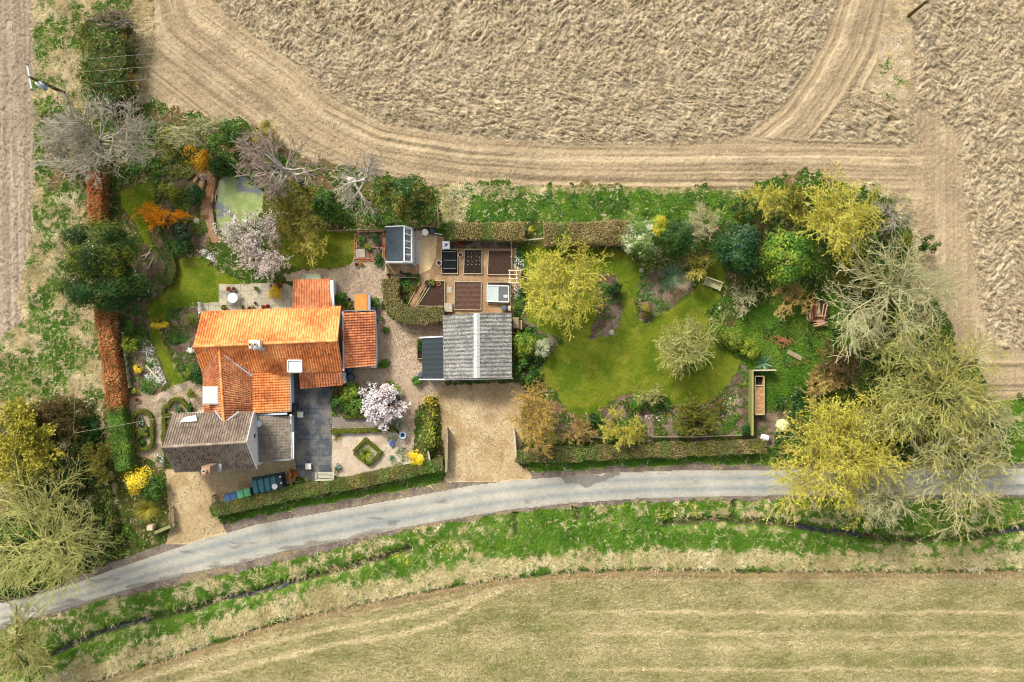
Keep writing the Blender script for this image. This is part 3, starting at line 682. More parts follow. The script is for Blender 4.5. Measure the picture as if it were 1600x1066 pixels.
def spray(px, py, rpx, Ht, seed, leaf, label, nb=60, name='spiky_plant', cat='plant', wid=.05, group=None, arch=.5, k=4, dirn=None):
    """a rosette / fountain of strap leaves from one crown"""
    r = np.random.default_rng(seed); b = W(px, py, 0); R = rpx / PXM
    a = r.uniform(0, 2 * math.pi, nb) if dirn is None else r.normal(dirn, .55, nb)
    el = r.uniform(.25, 1.35, nb); Ls = R * r.uniform(.75, 1.15, nb)
    V = []; t = np.linspace(0, 1, k)
    h = (np.cos(el) * .3 + .7)[:, None] * Ls[:, None] * t; z = (np.sin(el) * Ht)[:, None] * (t * 1.5 - arch * 1.2 * t * t)
    X = b[0] + np.cos(a)[:, None] * h; Y = b[1] + np.sin(a)[:, None] * h
    w = wid * (1 - t * .85)[None] * r.uniform(.7, 1.2, (nb, 1)); ox = -np.sin(a)[:, None] * w; oy = np.cos(a)[:, None] * w
    A = np.stack([np.stack([X - ox, Y - oy, z], -1), np.stack([X + ox, Y + oy, z], -1)], 2).reshape(-1, 3)
    ix = np.arange(nb * k * 2).reshape(nb, k, 2)
    F = np.stack([ix[:, :-1, 0], ix[:, :-1, 1], ix[:, 1:, 1], ix[:, 1:, 0]], -1).reshape(-1, 4)
    o = put(name, A, F, [LF[leaf]], None, b, rnd=np.repeat(r.uniform(0, 1, nb), k - 1))
    return tag(o, label, cat, group)

# ---------------------------------------------------------------- hedges
def hedge(line, wpx, Ht, seed, leafs, label, cat='hedge', name='hedge', dens=95, lsz=.085, rough=.06, group=None, wob=1.0, prob=None, close=False):
    """line: top centre line as seen (pixels); leafs: leaf kinds blended in patches along it"""
    r = np.random.default_rng(seed); w = wpx / PXM * (CAMH - Ht) / CAMH
    Lp = np.array([W(x, y, Ht)[:2] for x, y in line])
    seg = np.linalg.norm(np.diff(Lp, axis=0), axis=1); cs = np.concatenate([[0], np.cumsum(seg)]); Lt = cs[-1]
    def at(s):
        return np.stack([np.interp(s, cs, Lp[:, 0]), np.interp(s, cs, Lp[:, 1])], -1)
    def frame(s):
        t = nrm(at(np.clip(s + .15, 0, Lt)) - at(np.clip(s - .15, 0, Lt))); return at(s), t, np.stack([-t[:, 1], t[:, 0]], -1)
    def hw(s): return w / 2 * (1 + .14 * wob * (fbm(s * .9, s * 0 + seed, 2, 1) - .5) * 2)
    def hh(s): return Ht * (1 + .10 * wob * (fbm(s * .7, s * 0 + seed + 7, 2, 2) - .5) * 2)
    root = thing(name, label, cat, (Lp[0][0], Lp[0][1], 0), group)
    ns = max(3, int(Lt / .25)); s = np.linspace(0, Lt, ns); p, t, b = frame(s)
    ends = np.ones(ns); ends[0] = ends[-1] = .8
    prof = [(-.92, 0), (-.96, .5), (-.86, .9), (-.4, .965), (.4, .965), (.86, .9), (.96, .5), (.92, 0)]
    V = np.concatenate([np.stack([np.concatenate([p[i] + b[i] * hw(s)[i] * u * ends[i], [hh(s)[i] * z]]) for u, z in prof]) for i in range(ns)])
    V += r.normal(0, .02, V.shape); V[:, 2] -= .04
    ix = np.arange(ns * 8).reshape(ns, 8)
    F = np.stack([ix[:-1, :-1], ix[:-1, 1:], ix[1:, 1:], ix[1:, :-1]], -1).reshape(-1, 4)
    for e in (0, -1): F = np.concatenate([F, np.array([[ix[e, 0], ix[e, 1], ix[e, 6], ix[e, 7]], [ix[e, 1], ix[e, 2], ix[e, 5], ix[e, 6]], [ix[e, 2], ix[e, 3], ix[e, 4], ix[e, 5]]])])
    put('inner_twigs', V, F, [LF['core']], root, rnd=r.uniform(0, 1, len(F)))
    nt_ = int(Lt * w * dens * 1.15); nsd = int(Lt * Ht * dens * .55); ne = int(w * Ht * dens * .6)
    S_, U_, Z_, NN = [], [], [], []
    st = r.uniform(0, Lt, nt_); S_.append(st); U_.append(r.uniform(-1, 1, nt_)); Z_.append(np.ones(nt_)); NN.append(0)
    for sd_ in (-1, 1):
        S_.append(r.uniform(0, Lt, nsd)); U_.append(np.full(nsd, float(sd_))); Z_.append(r.uniform(0.05, 1, nsd)); NN.append(sd_)
    Pq, Nq = [], []
    for ss, uu, zz, nn in zip(S_, U_, Z_, NN):
        p, t, b = frame(ss); rnd_edge = np.where(np.abs(uu) > .8, -.05 * Ht * ((np.abs(uu) - .8) / .2) ** 2, 0)
        q = np.concatenate([p + b * (hw(ss) * uu)[:, None], (hh(ss) * zz + rnd_edge)[:, None]], 1) + r.normal(0, rough * .5, (len(ss), 3))
        Pq.append(q); nv = np.concatenate([b * nn, np.full((len(ss), 1), 1.0 if nn == 0 else .25)], 1) + r.normal(0, .5, (len(ss), 3)); Nq.append(nv)
    for e in (0.0, Lt):
        p, t, b = frame(np.full(ne, e)); sg = -1 if e == 0 else 1; uu = r.uniform(-1, 1, ne)
        q = np.concatenate([p + b * (hw(np.full(ne, e)) * uu)[:, None] + t * sg * .03, (Ht * r.uniform(.05, 1, ne))[:, None]], 1) + r.normal(0, rough * .5, (ne, 3))
        Pq.append(q); Nq.append(np.concatenate([t * sg, np.full((ne, 1), .2)], 1) + r.normal(0, .5, (ne, 3))); S_.append(np.full(ne, e))
    P = np.concatenate(Pq); N = np.concatenate(Nq); SS = np.concatenate(S_)
    V, F = leaves(P, N, lsz, .55, r)
    k = len(leafs)
    if prob is None:
        f = np.clip((fbm(SS * .35 + .8 * P[:, 0] * .2, SS * 0 + P[:, 1] * .2 + seed, 3, 3) - .22) / .56, 0, .999)
        mi = np.clip((f * k + r.normal(0, .22, len(f))).astype(int), 0, k - 1)
    else:
        sel = np.interp(SS / Lt + r.normal(0, .012, len(SS)), [q[0] for q in prob], [q[1] for q in prob]); mi = np.clip(np.round(sel + r.normal(0, .28, len(SS))).astype(int), 0, k - 1)
    rn = np.clip(.6 * r.uniform(0, 1, len(P)) + .6 * (fbm(P[:, 0] * 1.5, P[:, 1] * 1.5, 2, 4) - .2), 0, 1)
    put('foliage', V, F, [LF[q] for q in leafs], root, mi=mi, rnd=rn)
    return root

# ---------------------------------------------------------------- grass and low cover (nobody could count these)
def scatter_in(polys, n, r, warp=0):
    out = []
    A = [abs(0.5 * sum(a[0] * b[1] - b[0] * a[1] for a, b in zip(p, p[1:] + p[:1]))) for p in polys]
    for p, a in zip(polys, A):
        m = int(n * a / sum(A)); q = np.array(p); lo, hi = q.min(0), q.max(0); got = np.zeros((0, 2))
        while len(got) < m:
            c = r.uniform(lo, hi, (m * 2 + 20, 2)); got = np.concatenate([got, c[inside(c[:, 0], c[:, 1], p)]])
        out.append(got[:m])
    return np.concatenate(out)
def blades(name, xy, ln, seed, leaf, wid=.02, tilt=.8, per=4, label=None, cat='grass', lay=None, kind='stuff'):
    r = np.random.default_rng(seed); n = len(xy) * per
    h, _, _ = height_at(xy[:, 0], xy[:, 1]); b = np.repeat(np.stack([(xy[:, 0] - 800) / PXM, (533 - xy[:, 1]) / PXM, h - .02], -1), per, 0)
    b[:, :2] += r.normal(0, .07, (n, 2)); a = r.uniform(0, 2 * math.pi, n) if lay is None else r.normal(lay, .6, n)
    L_ = ln * r.uniform(.5, 1.3, n); ti = tilt * r.uniform(.5, 1.4, n)
    d1 = np.stack([np.cos(a) * np.sin(ti * .6), np.sin(a) * np.sin(ti * .6), np.cos(ti * .6)], -1); d2 = np.stack([np.cos(a) * np.sin(ti * 1.3), np.sin(a) * np.sin(ti * 1.3), np.cos(ti * 1.3)], -1)
    sd_ = np.stack([-np.sin(a), np.cos(a), np.zeros(n)], -1) * wid
    m_ = b + d1 * (L_ * .5)[:, None]; e = m_ + d2 * (L_ * .6)[:, None]
    V = np.stack([b - sd_, b + sd_, m_ + sd_, m_ - sd_, e + sd_ * .2, e - sd_ * .2], 1).reshape(-1, 3)
    ix = np.arange(n * 6).reshape(n, 6)
    F = np.concatenate([ix[:, [0, 1, 2, 3]], ix[:, [3, 2, 4, 5]]])
    rn = np.clip(.5 * r.uniform(0, 1, n) + fbm(b[:, 0] * .7, b[:, 1] * .7, 2, seed % 6) - .25, 0, 1)
    o = link(name, np_mesh(name, V, F, [LF[leaf]], rnd=np.tile(rn, 2)))
    return tag(o, label, cat, None, kind)
def cover(name, polys, n, seed, leafs, fr, lsz, label, hgt=.25, cat='ground cover', clump=.55):
    r = np.random.default_rng(seed); xy = scatter_in(polys, int(n * 2.2), r); x, y = (xy[:, 0] - 800) / PXM, (533 - xy[:, 1]) / PXM
    dn = fbm(x * 1.1, y * 1.1, 3, seed % 7); keep = dn > np.quantile(dn, clump); xy, x, y, dn = xy[keep], x[keep], y[keep], dn[keep]
    h, _, _ = height_at(xy[:, 0], xy[:, 1]); top = np.clip((dn - dn.min()) / max(1e-6, np.ptp(dn)) * 1.6, .15, 1)
    P = np.stack([x, y, h + hgt * top * r.uniform(.3, 1, len(x))], -1)
    N = r.normal(0, .5, (len(x), 3)) + np.array([0, 0, 1.0])
    V, F = leaves(P, N, lsz, .5, r); k = len(leafs)
    sp = fbm(x * .55 + 3, y * .55, 2, (seed + 3) % 7) * .75 + r.uniform(0, .25, len(x)); qs = np.quantile(sp, np.cumsum(fr)[:-1] / sum(fr)); mi = np.searchsorted(qs, sp)
    o = link(name, np_mesh(name, V, F, [LF[q] for q in leafs], mi=mi, rnd=r.uniform(0, 1, len(x))))
    return tag(o, label, cat, None, 'stuff')

def clods(name, xy, size, asp, seed, mats, label, lay=None, tilt=.5, lift=.03):
    """broken crumbs and slabs of earth lying on the field"""
    r = np.random.default_rng(seed); n = len(xy); h, _, _ = height_at(xy[:, 0], xy[:, 1])
    P = np.stack([(xy[:, 0] - 800) / PXM, (533 - xy[:, 1]) / PXM, h + lift * r.uniform(.2, 1, n)], -1)
    N = nrm(r.normal(0, tilt, (n, 3)) * [1, 1, 0] + [0, 0, 1])
    a = r.uniform(0, 2 * math.pi, n) if lay is None else lay + r.normal(0, .35, n)
    t = np.stack([np.cos(a), np.sin(a), np.zeros(n)], -1); t = nrm(t - N * (t * N).sum(-1, keepdims=True)); q = np.cross(N, t)
    s = size * r.uniform(.45, 1.35, (n, 1)); k = r.uniform(.2, .8, (n, 1)) - .5
    top = P + N * s * asp * .9
    V = np.stack([P - t * s, P + q * s * asp, P + t * s, P - q * s * asp, top + t * s * k], 1).reshape(-1, 3)
    ix = np.arange(5 * n).reshape(n, 5)
    F = np.concatenate([ix[:, [0, 1, 4, 3]], ix[:, [1, 2, 3, 4]]])
    rn = r.uniform(0, 1, n)
    o = link(name, np_mesh(name, V, F, [mats], rnd=np.tile(rn, 2)))
    return tag(o, label, 'soil', None, 'stuff')
CLOD = leaf_mat('clod', [S(164, 145, 112), S(196, 177, 142), S(220, 203, 170)], .0, .95)
CLODG = leaf_mat('clod_grey', [S(136, 120, 98), S(164, 146, 122), S(196, 178, 152)], .0, .95)
# ---------------------------------------------------------------- building materials
TL_OR = tile_mat('orange_pantile', [S(178, 96, 50, .95), S(222, 136, 70, .95), S(240, 170, 106, .95)], S(238, 200, 150, .95), .45)
TL_BR = tile_mat('weathered_pantile', [S(140, 84, 56, .95), S(186, 118, 76, .95), S(214, 156, 108, .95)], S(120, 90, 62), .7)
TL_RB = tile_mat('red_brown_pantile', [S(156, 90, 58, .95), S(196, 122, 78, .95), S(220, 158, 108, .95)], S(110, 84, 56), .6)
TL_GY = tile_mat('grey_brown_pantile', [S(118, 102, 88), S(154, 136, 118), S(184, 166, 144)], S(134, 128, 112), .8)
TL_SL = tile_mat('grey_plain_tile', [S(104, 98, 88), S(132, 122, 106), S(156, 142, 124)], S(150, 134, 100), .7)
TL_MOSS = plain('moss', S(92, 72, 34), .95, .4, 9)
WHITE = plain('white_paint', S(240, 240, 236, .8), .6, .05)
RENDER = plain('white_render', S(232, 232, 226, .8), .85, .08)
BRICK = slab_mat('red_brick', S(176, 96, 64), S(150, 78, 52), S(190, 120, 84), S(180, 164, 140), .22, .075)
LEAD = plain('lead', S(196, 206, 214), .5, .12)
GUTTER = plain('grey_gutter', S(150, 146, 150), .5, .1)
DARKG = plain('dark_glass', S(34, 40, 46), .15, .1, 6, .5)
TERRA = plain('terracotta', S(196, 110, 70), .8, .15)
CREAMP = plain('cream_pot', S(226, 200, 168), .7, .1)
FELT = plain('slate_felt', S(72, 82, 88), .9, .2, 4)
DFELT = plain('dark_roof_sheet', S(56, 64, 68), .8, .12, 3)
TIMB = wood_mat('weathered_timber', S(176, 160, 128), S(140, 126, 100), 7)
TIMB2 = wood_mat('sawn_timber', S(212, 178, 128), S(188, 150, 104), 7)
PALETIMB = wood_mat('pale_timber', S(214, 206, 176), S(188, 178, 146), 7)
DKTIMB = wood_mat('dark_timber', S(92, 74, 54), S(70, 56, 42), 6)
ORTIMB = wood_mat('orange_timber', S(226, 160, 84), S(206, 138, 70), 4)
BLACKP = plain('black_plastic', S(30, 32, 36), .4, .1, 5, .5)
WATER = plain('still_water', S(26, 40, 60), .08, .05, 5, .5)
METAL = plain('galvanised', S(176, 180, 182), .4, .1, 6, .4, .5)
GLASSW = plain('whitewashed_glass', S(206, 220, 214), .25, .1, 3, .5)
STONE = plain('weathered_stone', S(190, 178, 156), .9, .18, 5)
SOILM = plain('dark_soil', S(78, 60, 50), .95, .35, 7, .05, 0, .6, 12)
SOILD = plain('compost_soil', S(58, 46, 40), .95, .35, 7, .05, 0, .6, 12)

def fib_mat():
    m = NT('fibre_cement'); co = m.coords()
    col = m.mix(m.mrange(m.noise(1.2, 5, co), .4, .65, 0, 1), S(146, 145, 138), S(178, 176, 168))
    col = m.mul(col, m.mrange(m.noise(9, 4, co), .3, .7, .8, 1.15))
    col = m.mix(m.mrange(m.noise(7.5, 6, co, .75), .50, .58, 0, .9), col, S(74, 66, 48))
    col = m.mix(m.mrange(m.noise(5.1, 5, co, .7), .62, .68, 0, .7), col, S(226, 224, 210))
    m.principled(col, .95, .1); return m.m
FIB = fib_mat()

def roof(name, parent, a, b, c, d, mat, tw=.22, rh=.26, amp=.065, thick=.09, seed=0, step=.07, corr=False, extra=None):
    """tiled slope: a-b along the eaves, d-c along the top; ribs run from eaves to top"""
    a, b, c, d = [np.array(q, float) for q in (a, b, c, d)]
    Lu = max(np.linalg.norm(b - a), np.linalg.norm(c - d)); Lv = (np.linalg.norm(d - a) + np.linalg.norm(c - b)) / 2
    nT = max(2, int(round(Lu / tw))); nR = max(1, int(round(Lv / rh)))
    us = np.linspace(0, 1, nT * 6 + 1)
    vs = np.concatenate([[j / nR + 1e-4, (j + .5) / nR, (j + .97) / nR] for j in range(nR)] + [[1.0]])
    U, Vv = np.meshgrid(us, vs)
    P = ((1 - U) * (1 - Vv))[..., None] * a + (U * (1 - Vv))[..., None] * b + (U * Vv)[..., None] * c + ((1 - U) * Vv)[..., None] * d
    n = np.cross(b - a, d - a); n /= np.linalg.norm(n)
    if n[2] < 0: n = -n
    ph = (U * nT) % 1.0
    prof = .5 + .5 * np.cos(2 * math.pi * ph) if corr else np.clip(1.25 * np.sin(math.pi * np.clip(ph / .62, 0, 1)), 0, 1) - .25 * np.sin(math.pi * np.clip((ph - .62) / .38, 0, 1))
    fr = (Vv * nR) % 1.0; fr = np.where(Vv >= 1, 1, fr)
    r = np.random.default_rng(seed + 3)
    jit = r.normal(0, .006, (nR + 1, nT + 1)); ji = jit[np.clip((Vv * nR).astype(int), 0, nR), np.clip((U * nT).astype(int), 0, nT)]
    sag = .04 * (fbm(P[..., 0] * .5, P[..., 1] * .5, 2, seed % 5) - .5)
    hgt = amp * prof + (0 if corr else step * (1 - fr)) + ji + sag
    Q = P + n * hgt[..., None]
    ny, nx = U.shape; ix = np.arange(ny * nx).reshape(ny, nx)
    F = np.stack([ix[:-1, :-1], ix[:-1, 1:], ix[1:, 1:], ix[1:, :-1]], -1).reshape(-1, 4)
    if np.cross(b - a, d - a)[2] < 0: F = F[:, ::-1]
    tv = r.uniform(0, 1, (nR + 1, nT + 1)); ux = (us[:-1] + us[1:]) / 2; vy = (vs[:-1] + vs[1:]) / 2
    pat = fbm(ux[None] * Lu * .45 + seed, vy[:, None] * Lv * .45, 3, (seed + 2) % 7)
    rn = np.clip(.5 * tv[np.clip((vy * nR).astype(int), 0, nR)[:, None], np.clip((ux * nT).astype(int), 0, nT)[None]] + 1.3 * (pat - .5) + .25, 0, 1).ravel()
    low = [q - n * thick for q in (a, b, c, d)]; k = len(Q.reshape(-1, 3))
    V = np.concatenate([Q.reshape(-1, 3), np.array(low), np.array([a, b, c, d])])
    o = k; t = k + 4
    F = np.concatenate([F, np.array([[o, o + 1, t + 1, t], [o + 1, o + 2, t + 2, t + 1], [o + 2, o + 3, t + 3, t + 2], [o + 3, o, t, t + 3], [o + 3, o + 2, o + 1, o]])])
    rn = np.concatenate([rn, np.full(5, .3)])
    return put(name, V, F, [mat], parent, rnd=rn, smooth=False)
def ridge(parent, a, b, mat, rad=.13, name='ridge_tiles', seg=.45):
    a = np.array(a, float); b = np.array(b, float); n = max(2, int(np.linalg.norm(b - a) / seg)); V = []; F = []; Rn = []
    r = np.random.default_rng(3)
    for i in range(n):
        p, q = a + (b - a) * i / n, a + (b - a) * (i + .97) / n
        v, f = tubes(np.array([[p, q]]), np.array([[rad, rad * .93]]), 10); F.append(f + sum(len(x) for x in V)); V.append(v); Rn.append(np.full(len(f), r.uniform(.3, 1)))
    return put(name, np.concatenate(V), np.concatenate(F), [mat], parent, rnd=np.concatenate(Rn), smooth=True)
def gable_body(mb, A, B, C, D, r0, r1, m=0, ins=.93, base=-.1):
    """walls under a gable roof: eaves corners A,B (front) C,D (back, C behind B), ridge r0 (A-D end), r1 (B-C end)"""
    c = (A + B + C + D) / 4
    def sh(p, dz=-.12): q = c + (p - c) * ins; q[2] = p[2] + dz; return q
    e = [sh(p) for p in (A, B, C, D)]; rr = [sh(r0, -.16), sh(r1, -.16)]; g = [np.array([q[0], q[1], base]) for q in e]
    mb.add(g + e + rr, [(0, 1, 5, 4), (2, 3, 7, 6), (1, 2, 6, 9, 5), (3, 0, 4, 8, 7), (4, 5, 9, 8), (6, 7, 8, 9)], m)

# ---------------------------------------------------------------- the farmhouse
house = thing('farmhouse', 'long farmhouse with orange and brown pantile roofs and white gables', 'house', W(420, 590))
he, hr = 2.9, 5.1
mA, mB, mC, mD = W(319, 588, he), W(536, 579, he), W(533, 479, he), W(315, 488, he)
mr0, mr1 = W(302, 542, hr), W(528, 532, hr)
wb = MB(); gable_body(wb, mA, mB, mC, mD, mr0, mr1)
roof('roof', house, mA, mB, mr1, mr0, TL_OR, seed=1); roof('roof', house, mC, mD, mr0, mr1, TL_OR, seed=2)
ridge(house, mr0 + [0, 0, .05], mr1 + [0, 0, .05], TL_OR)
# cross wing with its ridge running down the picture
ch, ce = 5.0, 3.3
c0, c1 = W(343, 548, ch), W(350, 660, ch)
roof('roof', house, W(320, 655, ce), W(318, 580, ce), c0, c1, TL_BR, seed=5, rh=.24)
roof('roof', house, W(394, 580, ce), W(396, 652, ce), c1, c0, TL_BR, seed=6, rh=.24)
ridge(house, c0 + [0, 0, .05], c1 + [0, 0, .05], TL_OR, .12)
wb.prism([tuple(W(322, 650, 3.1)[:2]), tuple(W(394, 650, 3.1)[:2]), tuple(W(394, 585, 3.1)[:2]), tuple(W(322, 585, 3.1)[:2])], -.1, 3.1)
for p, q, w_ in ((W(336, 642, 5.0), W(350, 661, 5.05), .09), (W(373, 643, 5.0), W(350, 661, 5.05), .09), (W(345, 551, 4.92) , W(394, 588, 3.5), .1), (W(342, 551, 4.92), W(320, 588, 3.5), .08)):
    MB().bar(p, q, w_, .06).build('flashing', LEAD, house)
# orange slope east of the cross wing
roof('roof', house, W(452, 582, 2.5), W(453, 643, 2.45), W(395, 646, 3.35), W(393, 584, 3.35), TL_OR, seed=8, rh=.24)
wb.prism([tuple(W(394, 643, 2.4)[:2]), tuple(W(451, 641, 2.4)[:2]), tuple(W(450, 585, 2.4)[:2]), tuple(W(394, 585, 2.4)[:2])], -.1, 2.35)
g = MB(); g.bar(W(453.5, 580, 2.4), W(454, 643, 2.36), .12, .1); g.build('gutter', WHITE, house)
g = MB(); g.box(tuple(W(420, 647.5, 2.75)), (3.1, .16, .2), R_(2)); g.build('flashing', LEAD, house)
# brown-roofed south wing with a white east gable
be, br = 4.3, 7.0
bA, bB, bC, bD = W(274, 737, be), W(401, 732, be), W(396, 644, be), W(269, 647, be)
b0, b1 = W(253, 699, br), W(385, 691, br)
gable_body(wb, bA, bB, bC, bD, b0, b1, 0, .95)
roof('roof', house, bA, bB, b1, b0, TL_GY, seed=11, tw=.21); roof('roof', house, bC, bD, b0, b1, TL_GY, seed=12, tw=.21)
ridge(house, b0 + [0, 0, .05], b1 + [0, 0, .05], TL_GY, .13)
g = MB()
for p, q in ((bA, b0), (bD, b0)): g.bar(p + [0, 0, .02], q + [0, 0, .02], .08, .1)
g.build('bargeboard', DKTIMB, house)
g = MB()
for p, q in ((bB, b1), (bC, b1)): g.bar(p + [.02, 0, 0], q + [.02, 0, 0], .06, .16)
g.build('bargeboard', WHITE, house)
g = MB()                                    # two small windows in the white gable
for yy in (681, 691):
    q = W(397.2, yy, 3.7); g.box((q[0] + .02, q[1], 3.75), (.06, .36, .62))
wn = g.build('window', DARKG, house)
g = MB()
for yy in (681, 691):
    q = W(397.2, yy, 3.7)
    for dy in (-.2, .2): g.box((q[0] + .03, q[1] + dy, 3.75), (.08, .05, .7))
    for dz in (-.34, .34): g.box((q[0] + .03, q[1], 3.75 + dz), (.08, .44, .05))
g.build('window_frame', WHITE, wn)
g = MB()                                    # moss and lichen cushions on the south slope
r = np.random.default_rng(9)
for i in range(130):
    u, v = r.uniform(.02, .98), r.uniform(.05, .95) ** .8
    if fbm(np.array([u * 6]), np.array([v * 3]), 2, 2)[0] < .42: continue
    p = (bA * (1 - u) + bB * u) * (1 - v) + (b0 * (1 - u) + b1 * u) * v; s = r.uniform(.04, .11)
    g.lathe(p + [0, -.04, .03], [(s, 0), (s * .8, s * .4), (s * .3, s * .6)], 6)
o = g.build('moss', TL_MOSS, house); o['kind'] = 'stuff'
# dormers (white)
d = MB(); q = W(330, 618, 4.7); d.box((q[0], q[1], 4.05), (1.12, 1.3, 1.3)); d.box((q[0] - .03, q[1], 4.74), (1.3, 1.46, .1))
dm = d.build('dormer', RENDER, house, bevel=.02)
q = W(330, 618, 4.8); MB().box((q[0] - .02, q[1], 4.815), (1.12, 1.28, .06)).build('flat_roof', plain('grp_roof', S(214, 222, 210), .5, .08, 3), dm)
d = MB(); q = W(460, 573, 4.0); d.box((q[0], q[1] - .06, 3.35), (1.04, .92, 1.1)); dm = d.build('dormer', RENDER, house, bevel=.02)
d = MB(); q = W(460, 572, 4.1)
for dx in (-.58, .58): d.box((q[0] + dx, q[1], 4.0), (.09, 1.02, .14))
for dy in (-.48, .48): d.box((q[0], q[1] + dy, 4.0), (1.06, .09, .14))
d.build('parapet', WHITE, dm)
q = W(460, 572, 4.0); MB().box((q[0], q[1], 3.93), (1.05, .86, .05)).build('flat_roof', plain('lead_roof', S(222, 226, 222), .5, .08, 3), dm)
d = MB(); q = W(292, 655, 4.6); d.add([W(281, 660, 5.2), W(308, 658, 5.35), W(306, 649, 5.0), W(288, 652, 5.0), W(281, 660, 4.2), W(308, 658, 4.2), W(306, 649, 4.2), W(288, 652, 4.2)], [(0, 1, 2, 3), (4, 7, 6, 5), (0, 4, 5, 1), (1, 5, 6, 2), (2, 6, 7, 3), (3, 7, 4, 0)])
d.build('dormer', WHITE, house)
# plain-tiled lean-to on the right of the white gable
roof('roof', house, W(453, 651, 2.3), W(455, 717, 2.3), W(402.5, 721, 3.0), W(401, 650, 3.0), TL_SL, seed=15, tw=.26, rh=.22, amp=.012, step=.025)
wb.prism([tuple(W(403, 717, 2.2)[:2]), tuple(W(452, 714, 2.2)[:2]), tuple(W(451, 652, 2.2)[:2]), tuple(W(403, 652, 2.2)[:2])], -.1, 2.25)
g = MB(); g.box(tuple(W(401.5, 686, 3.08)), (.14, 4.0, .14), R_(2)); g.build('flashing', LEAD, house)
g = MB(); g.box(tuple(W(428, 719.5, 2.55)), (2.9, .14, .12), R_(3)); g.bar(W(455.5, 650, 2.25), W(457, 718, 2.25), .1, .1); g.build('gutter', GUTTER, house)
g = MB(); q = W(454.5, 655, 2.2); g.box((q[0], q[1], 2.2), (.2, .8, .16)); q = W(456.5, 696, 2.2); g.box((q[0], q[1], 2.2), (.3, 2.25, .18)); g.build('porch_canopy', WHITE, house)
g = MB(); g.lathe(W(403.5, 662, 3.6), [(.06, 0), (.22, .06), (.27, .12)], 18, axis=(.7, 0, .6)); g.build('satellite_dish', plain('dish_grey', S(200, 212, 220), .4), house)
# lean-to roofs round the main range
roof('roof', house, W(470, 607, 2.1), W(536, 601, 2.1), W(534, 580, 2.75), W(467, 583, 2.75), TL_RB, seed=18)
wb.prism([tuple(W(471, 604, 2)[:2]), tuple(W(539, 599, 2)[:2]), tuple(W(537, 582, 2)[:2]), tuple(W(469, 584, 2)[:2])], -.1, 2.05)
roof('roof', house, W(587, 572, 2.2), W(585, 487, 2.2), W(535, 489, 2.95), W(536, 576, 2.95), TL_RB, seed=21, rh=.24)
wb.prism([tuple(W(536, 574, 2.2)[:2]), tuple(W(586, 570, 2.2)[:2]), tuple(W(584, 489, 2.2)[:2]), tuple(W(535, 490, 2.2)[:2])], -.1, 2.12)
g = MB(); g.bar(W(535.5, 487, 3.0), W(537, 580, 3.0), .12, .06); g.build('flashing', LEAD, house)
g = MB(); g.bar(W(588, 573, 2.15), W(586.5, 486, 2.15), .1, .1); g.bar(W(535, 574.5, 2.3), W(588, 573.5, 2.2), .1, .1); g.bar(W(535, 486, 2.6), W(586, 485, 2.2), .08, .1); g.build('gutter', GUTTER, house)
g = MB(); q = W(531.6, 527, 3.8); g.box((q[0] + .14, q[1] + .1, 3.7), (.06, .95, .8)); w2 = g.build('window', DARKG, house)
roof('roof', house, W(458, 437.5, 2.25), W(516, 436, 2.25), W(517, 482, 3.0), W(457, 482, 3.0), TL_RB, seed=24)
wb.prism([tuple(W(459, 439, 2.2)[:2]), tuple(W(519, 438, 2.2)[:2]), tuple(W(519, 482, 2.2)[:2]), tuple(W(459, 482, 2.2)[:2])], -.1, 2.2)
g = MB(); g.box(tuple(W(519.5, 460, 2.35)), (.26, 2.35, .5), R_(1)); g.build('side_wall', WHITE, house)
wb.build('wall', RENDER, house)
# chimneys
g = MB(); q = W(401, 538, 5.4); g.box((q[0], q[1], 5.3), (.78, .6, 1.7)); g.box((q[0], q[1], 6.12), (.88, .7, .12)); chy = g.build('chimney', RENDER, house, bevel=.02)
for dx in (-.26, .14): MB().lathe((q[0] + dx, q[1] - .03, 6.15), [(.15, 0), (.13, .35), (.15, .42), (.10, .42), (.09, .1)], 16).build('chimney_pot', CREAMP, chy, smooth=False)
g = MB(); g.box((q[0] + .1, q[1] - .38, 4.96), (.95, .2, .12), 0); g.build('flashing', LEAD, chy)
g = MB(); q = W(334, 730, 5.2); g.box((q[0], q[1], 5.9), (.6, .62, 2.9)); g.box((q[0], q[1], 7.38), (.68, .7, .12)); chy = g.build('chimney', BRICK, house)
MB().lathe((q[0], q[1], 7.42), [(.16, 0), (.14, .5), (.17, .6), (.11, .6), (.10, .2)], 16).build('chimney_pot', CREAMP, chy)
g = MB(); g.box((q[0] + .12, q[1] + .1, 5.05), (.95, .95, .1)); g.build('flashing', LEAD, chy)

# ---------------------------------------------------------------- orange plank log store
lg = thing('log_store', 'small lean-to store with an orange plank roof against the farmhouse', 'shed', W(567, 474))
for i, xx in enumerate(np.linspace(556, 571, 6)):
    pass
g = MB()
for i in range(7):
    x = 555.5 + i * 2.75; g.bar(W(x, 485, 1.75), W(x, 459, 1.55), .145, .03)
g.build('roof', ORTIMB, lg)
g = MB(); g.bar(W(576.5, 485, 1.8), W(576.5, 460, 1.5), .26, .04); g.bar(W(554, 458.5, 1.55), W(577, 458.5, 1.5), .08, .1); g.build('roof_edge', GUTTER, lg)
g = MB(); q = W(566, 473, 1.4); g.box((q[0] - .52, q[1], .7), (.06, 1.35, 1.4)); g.box((q[0] + .52, q[1], .7), (.06, 1.35, 1.4)); g.box((q[0], q[1] + .62, .7), (1.0, .06, 1.4)); g.build('wall', DKTIMB, lg)

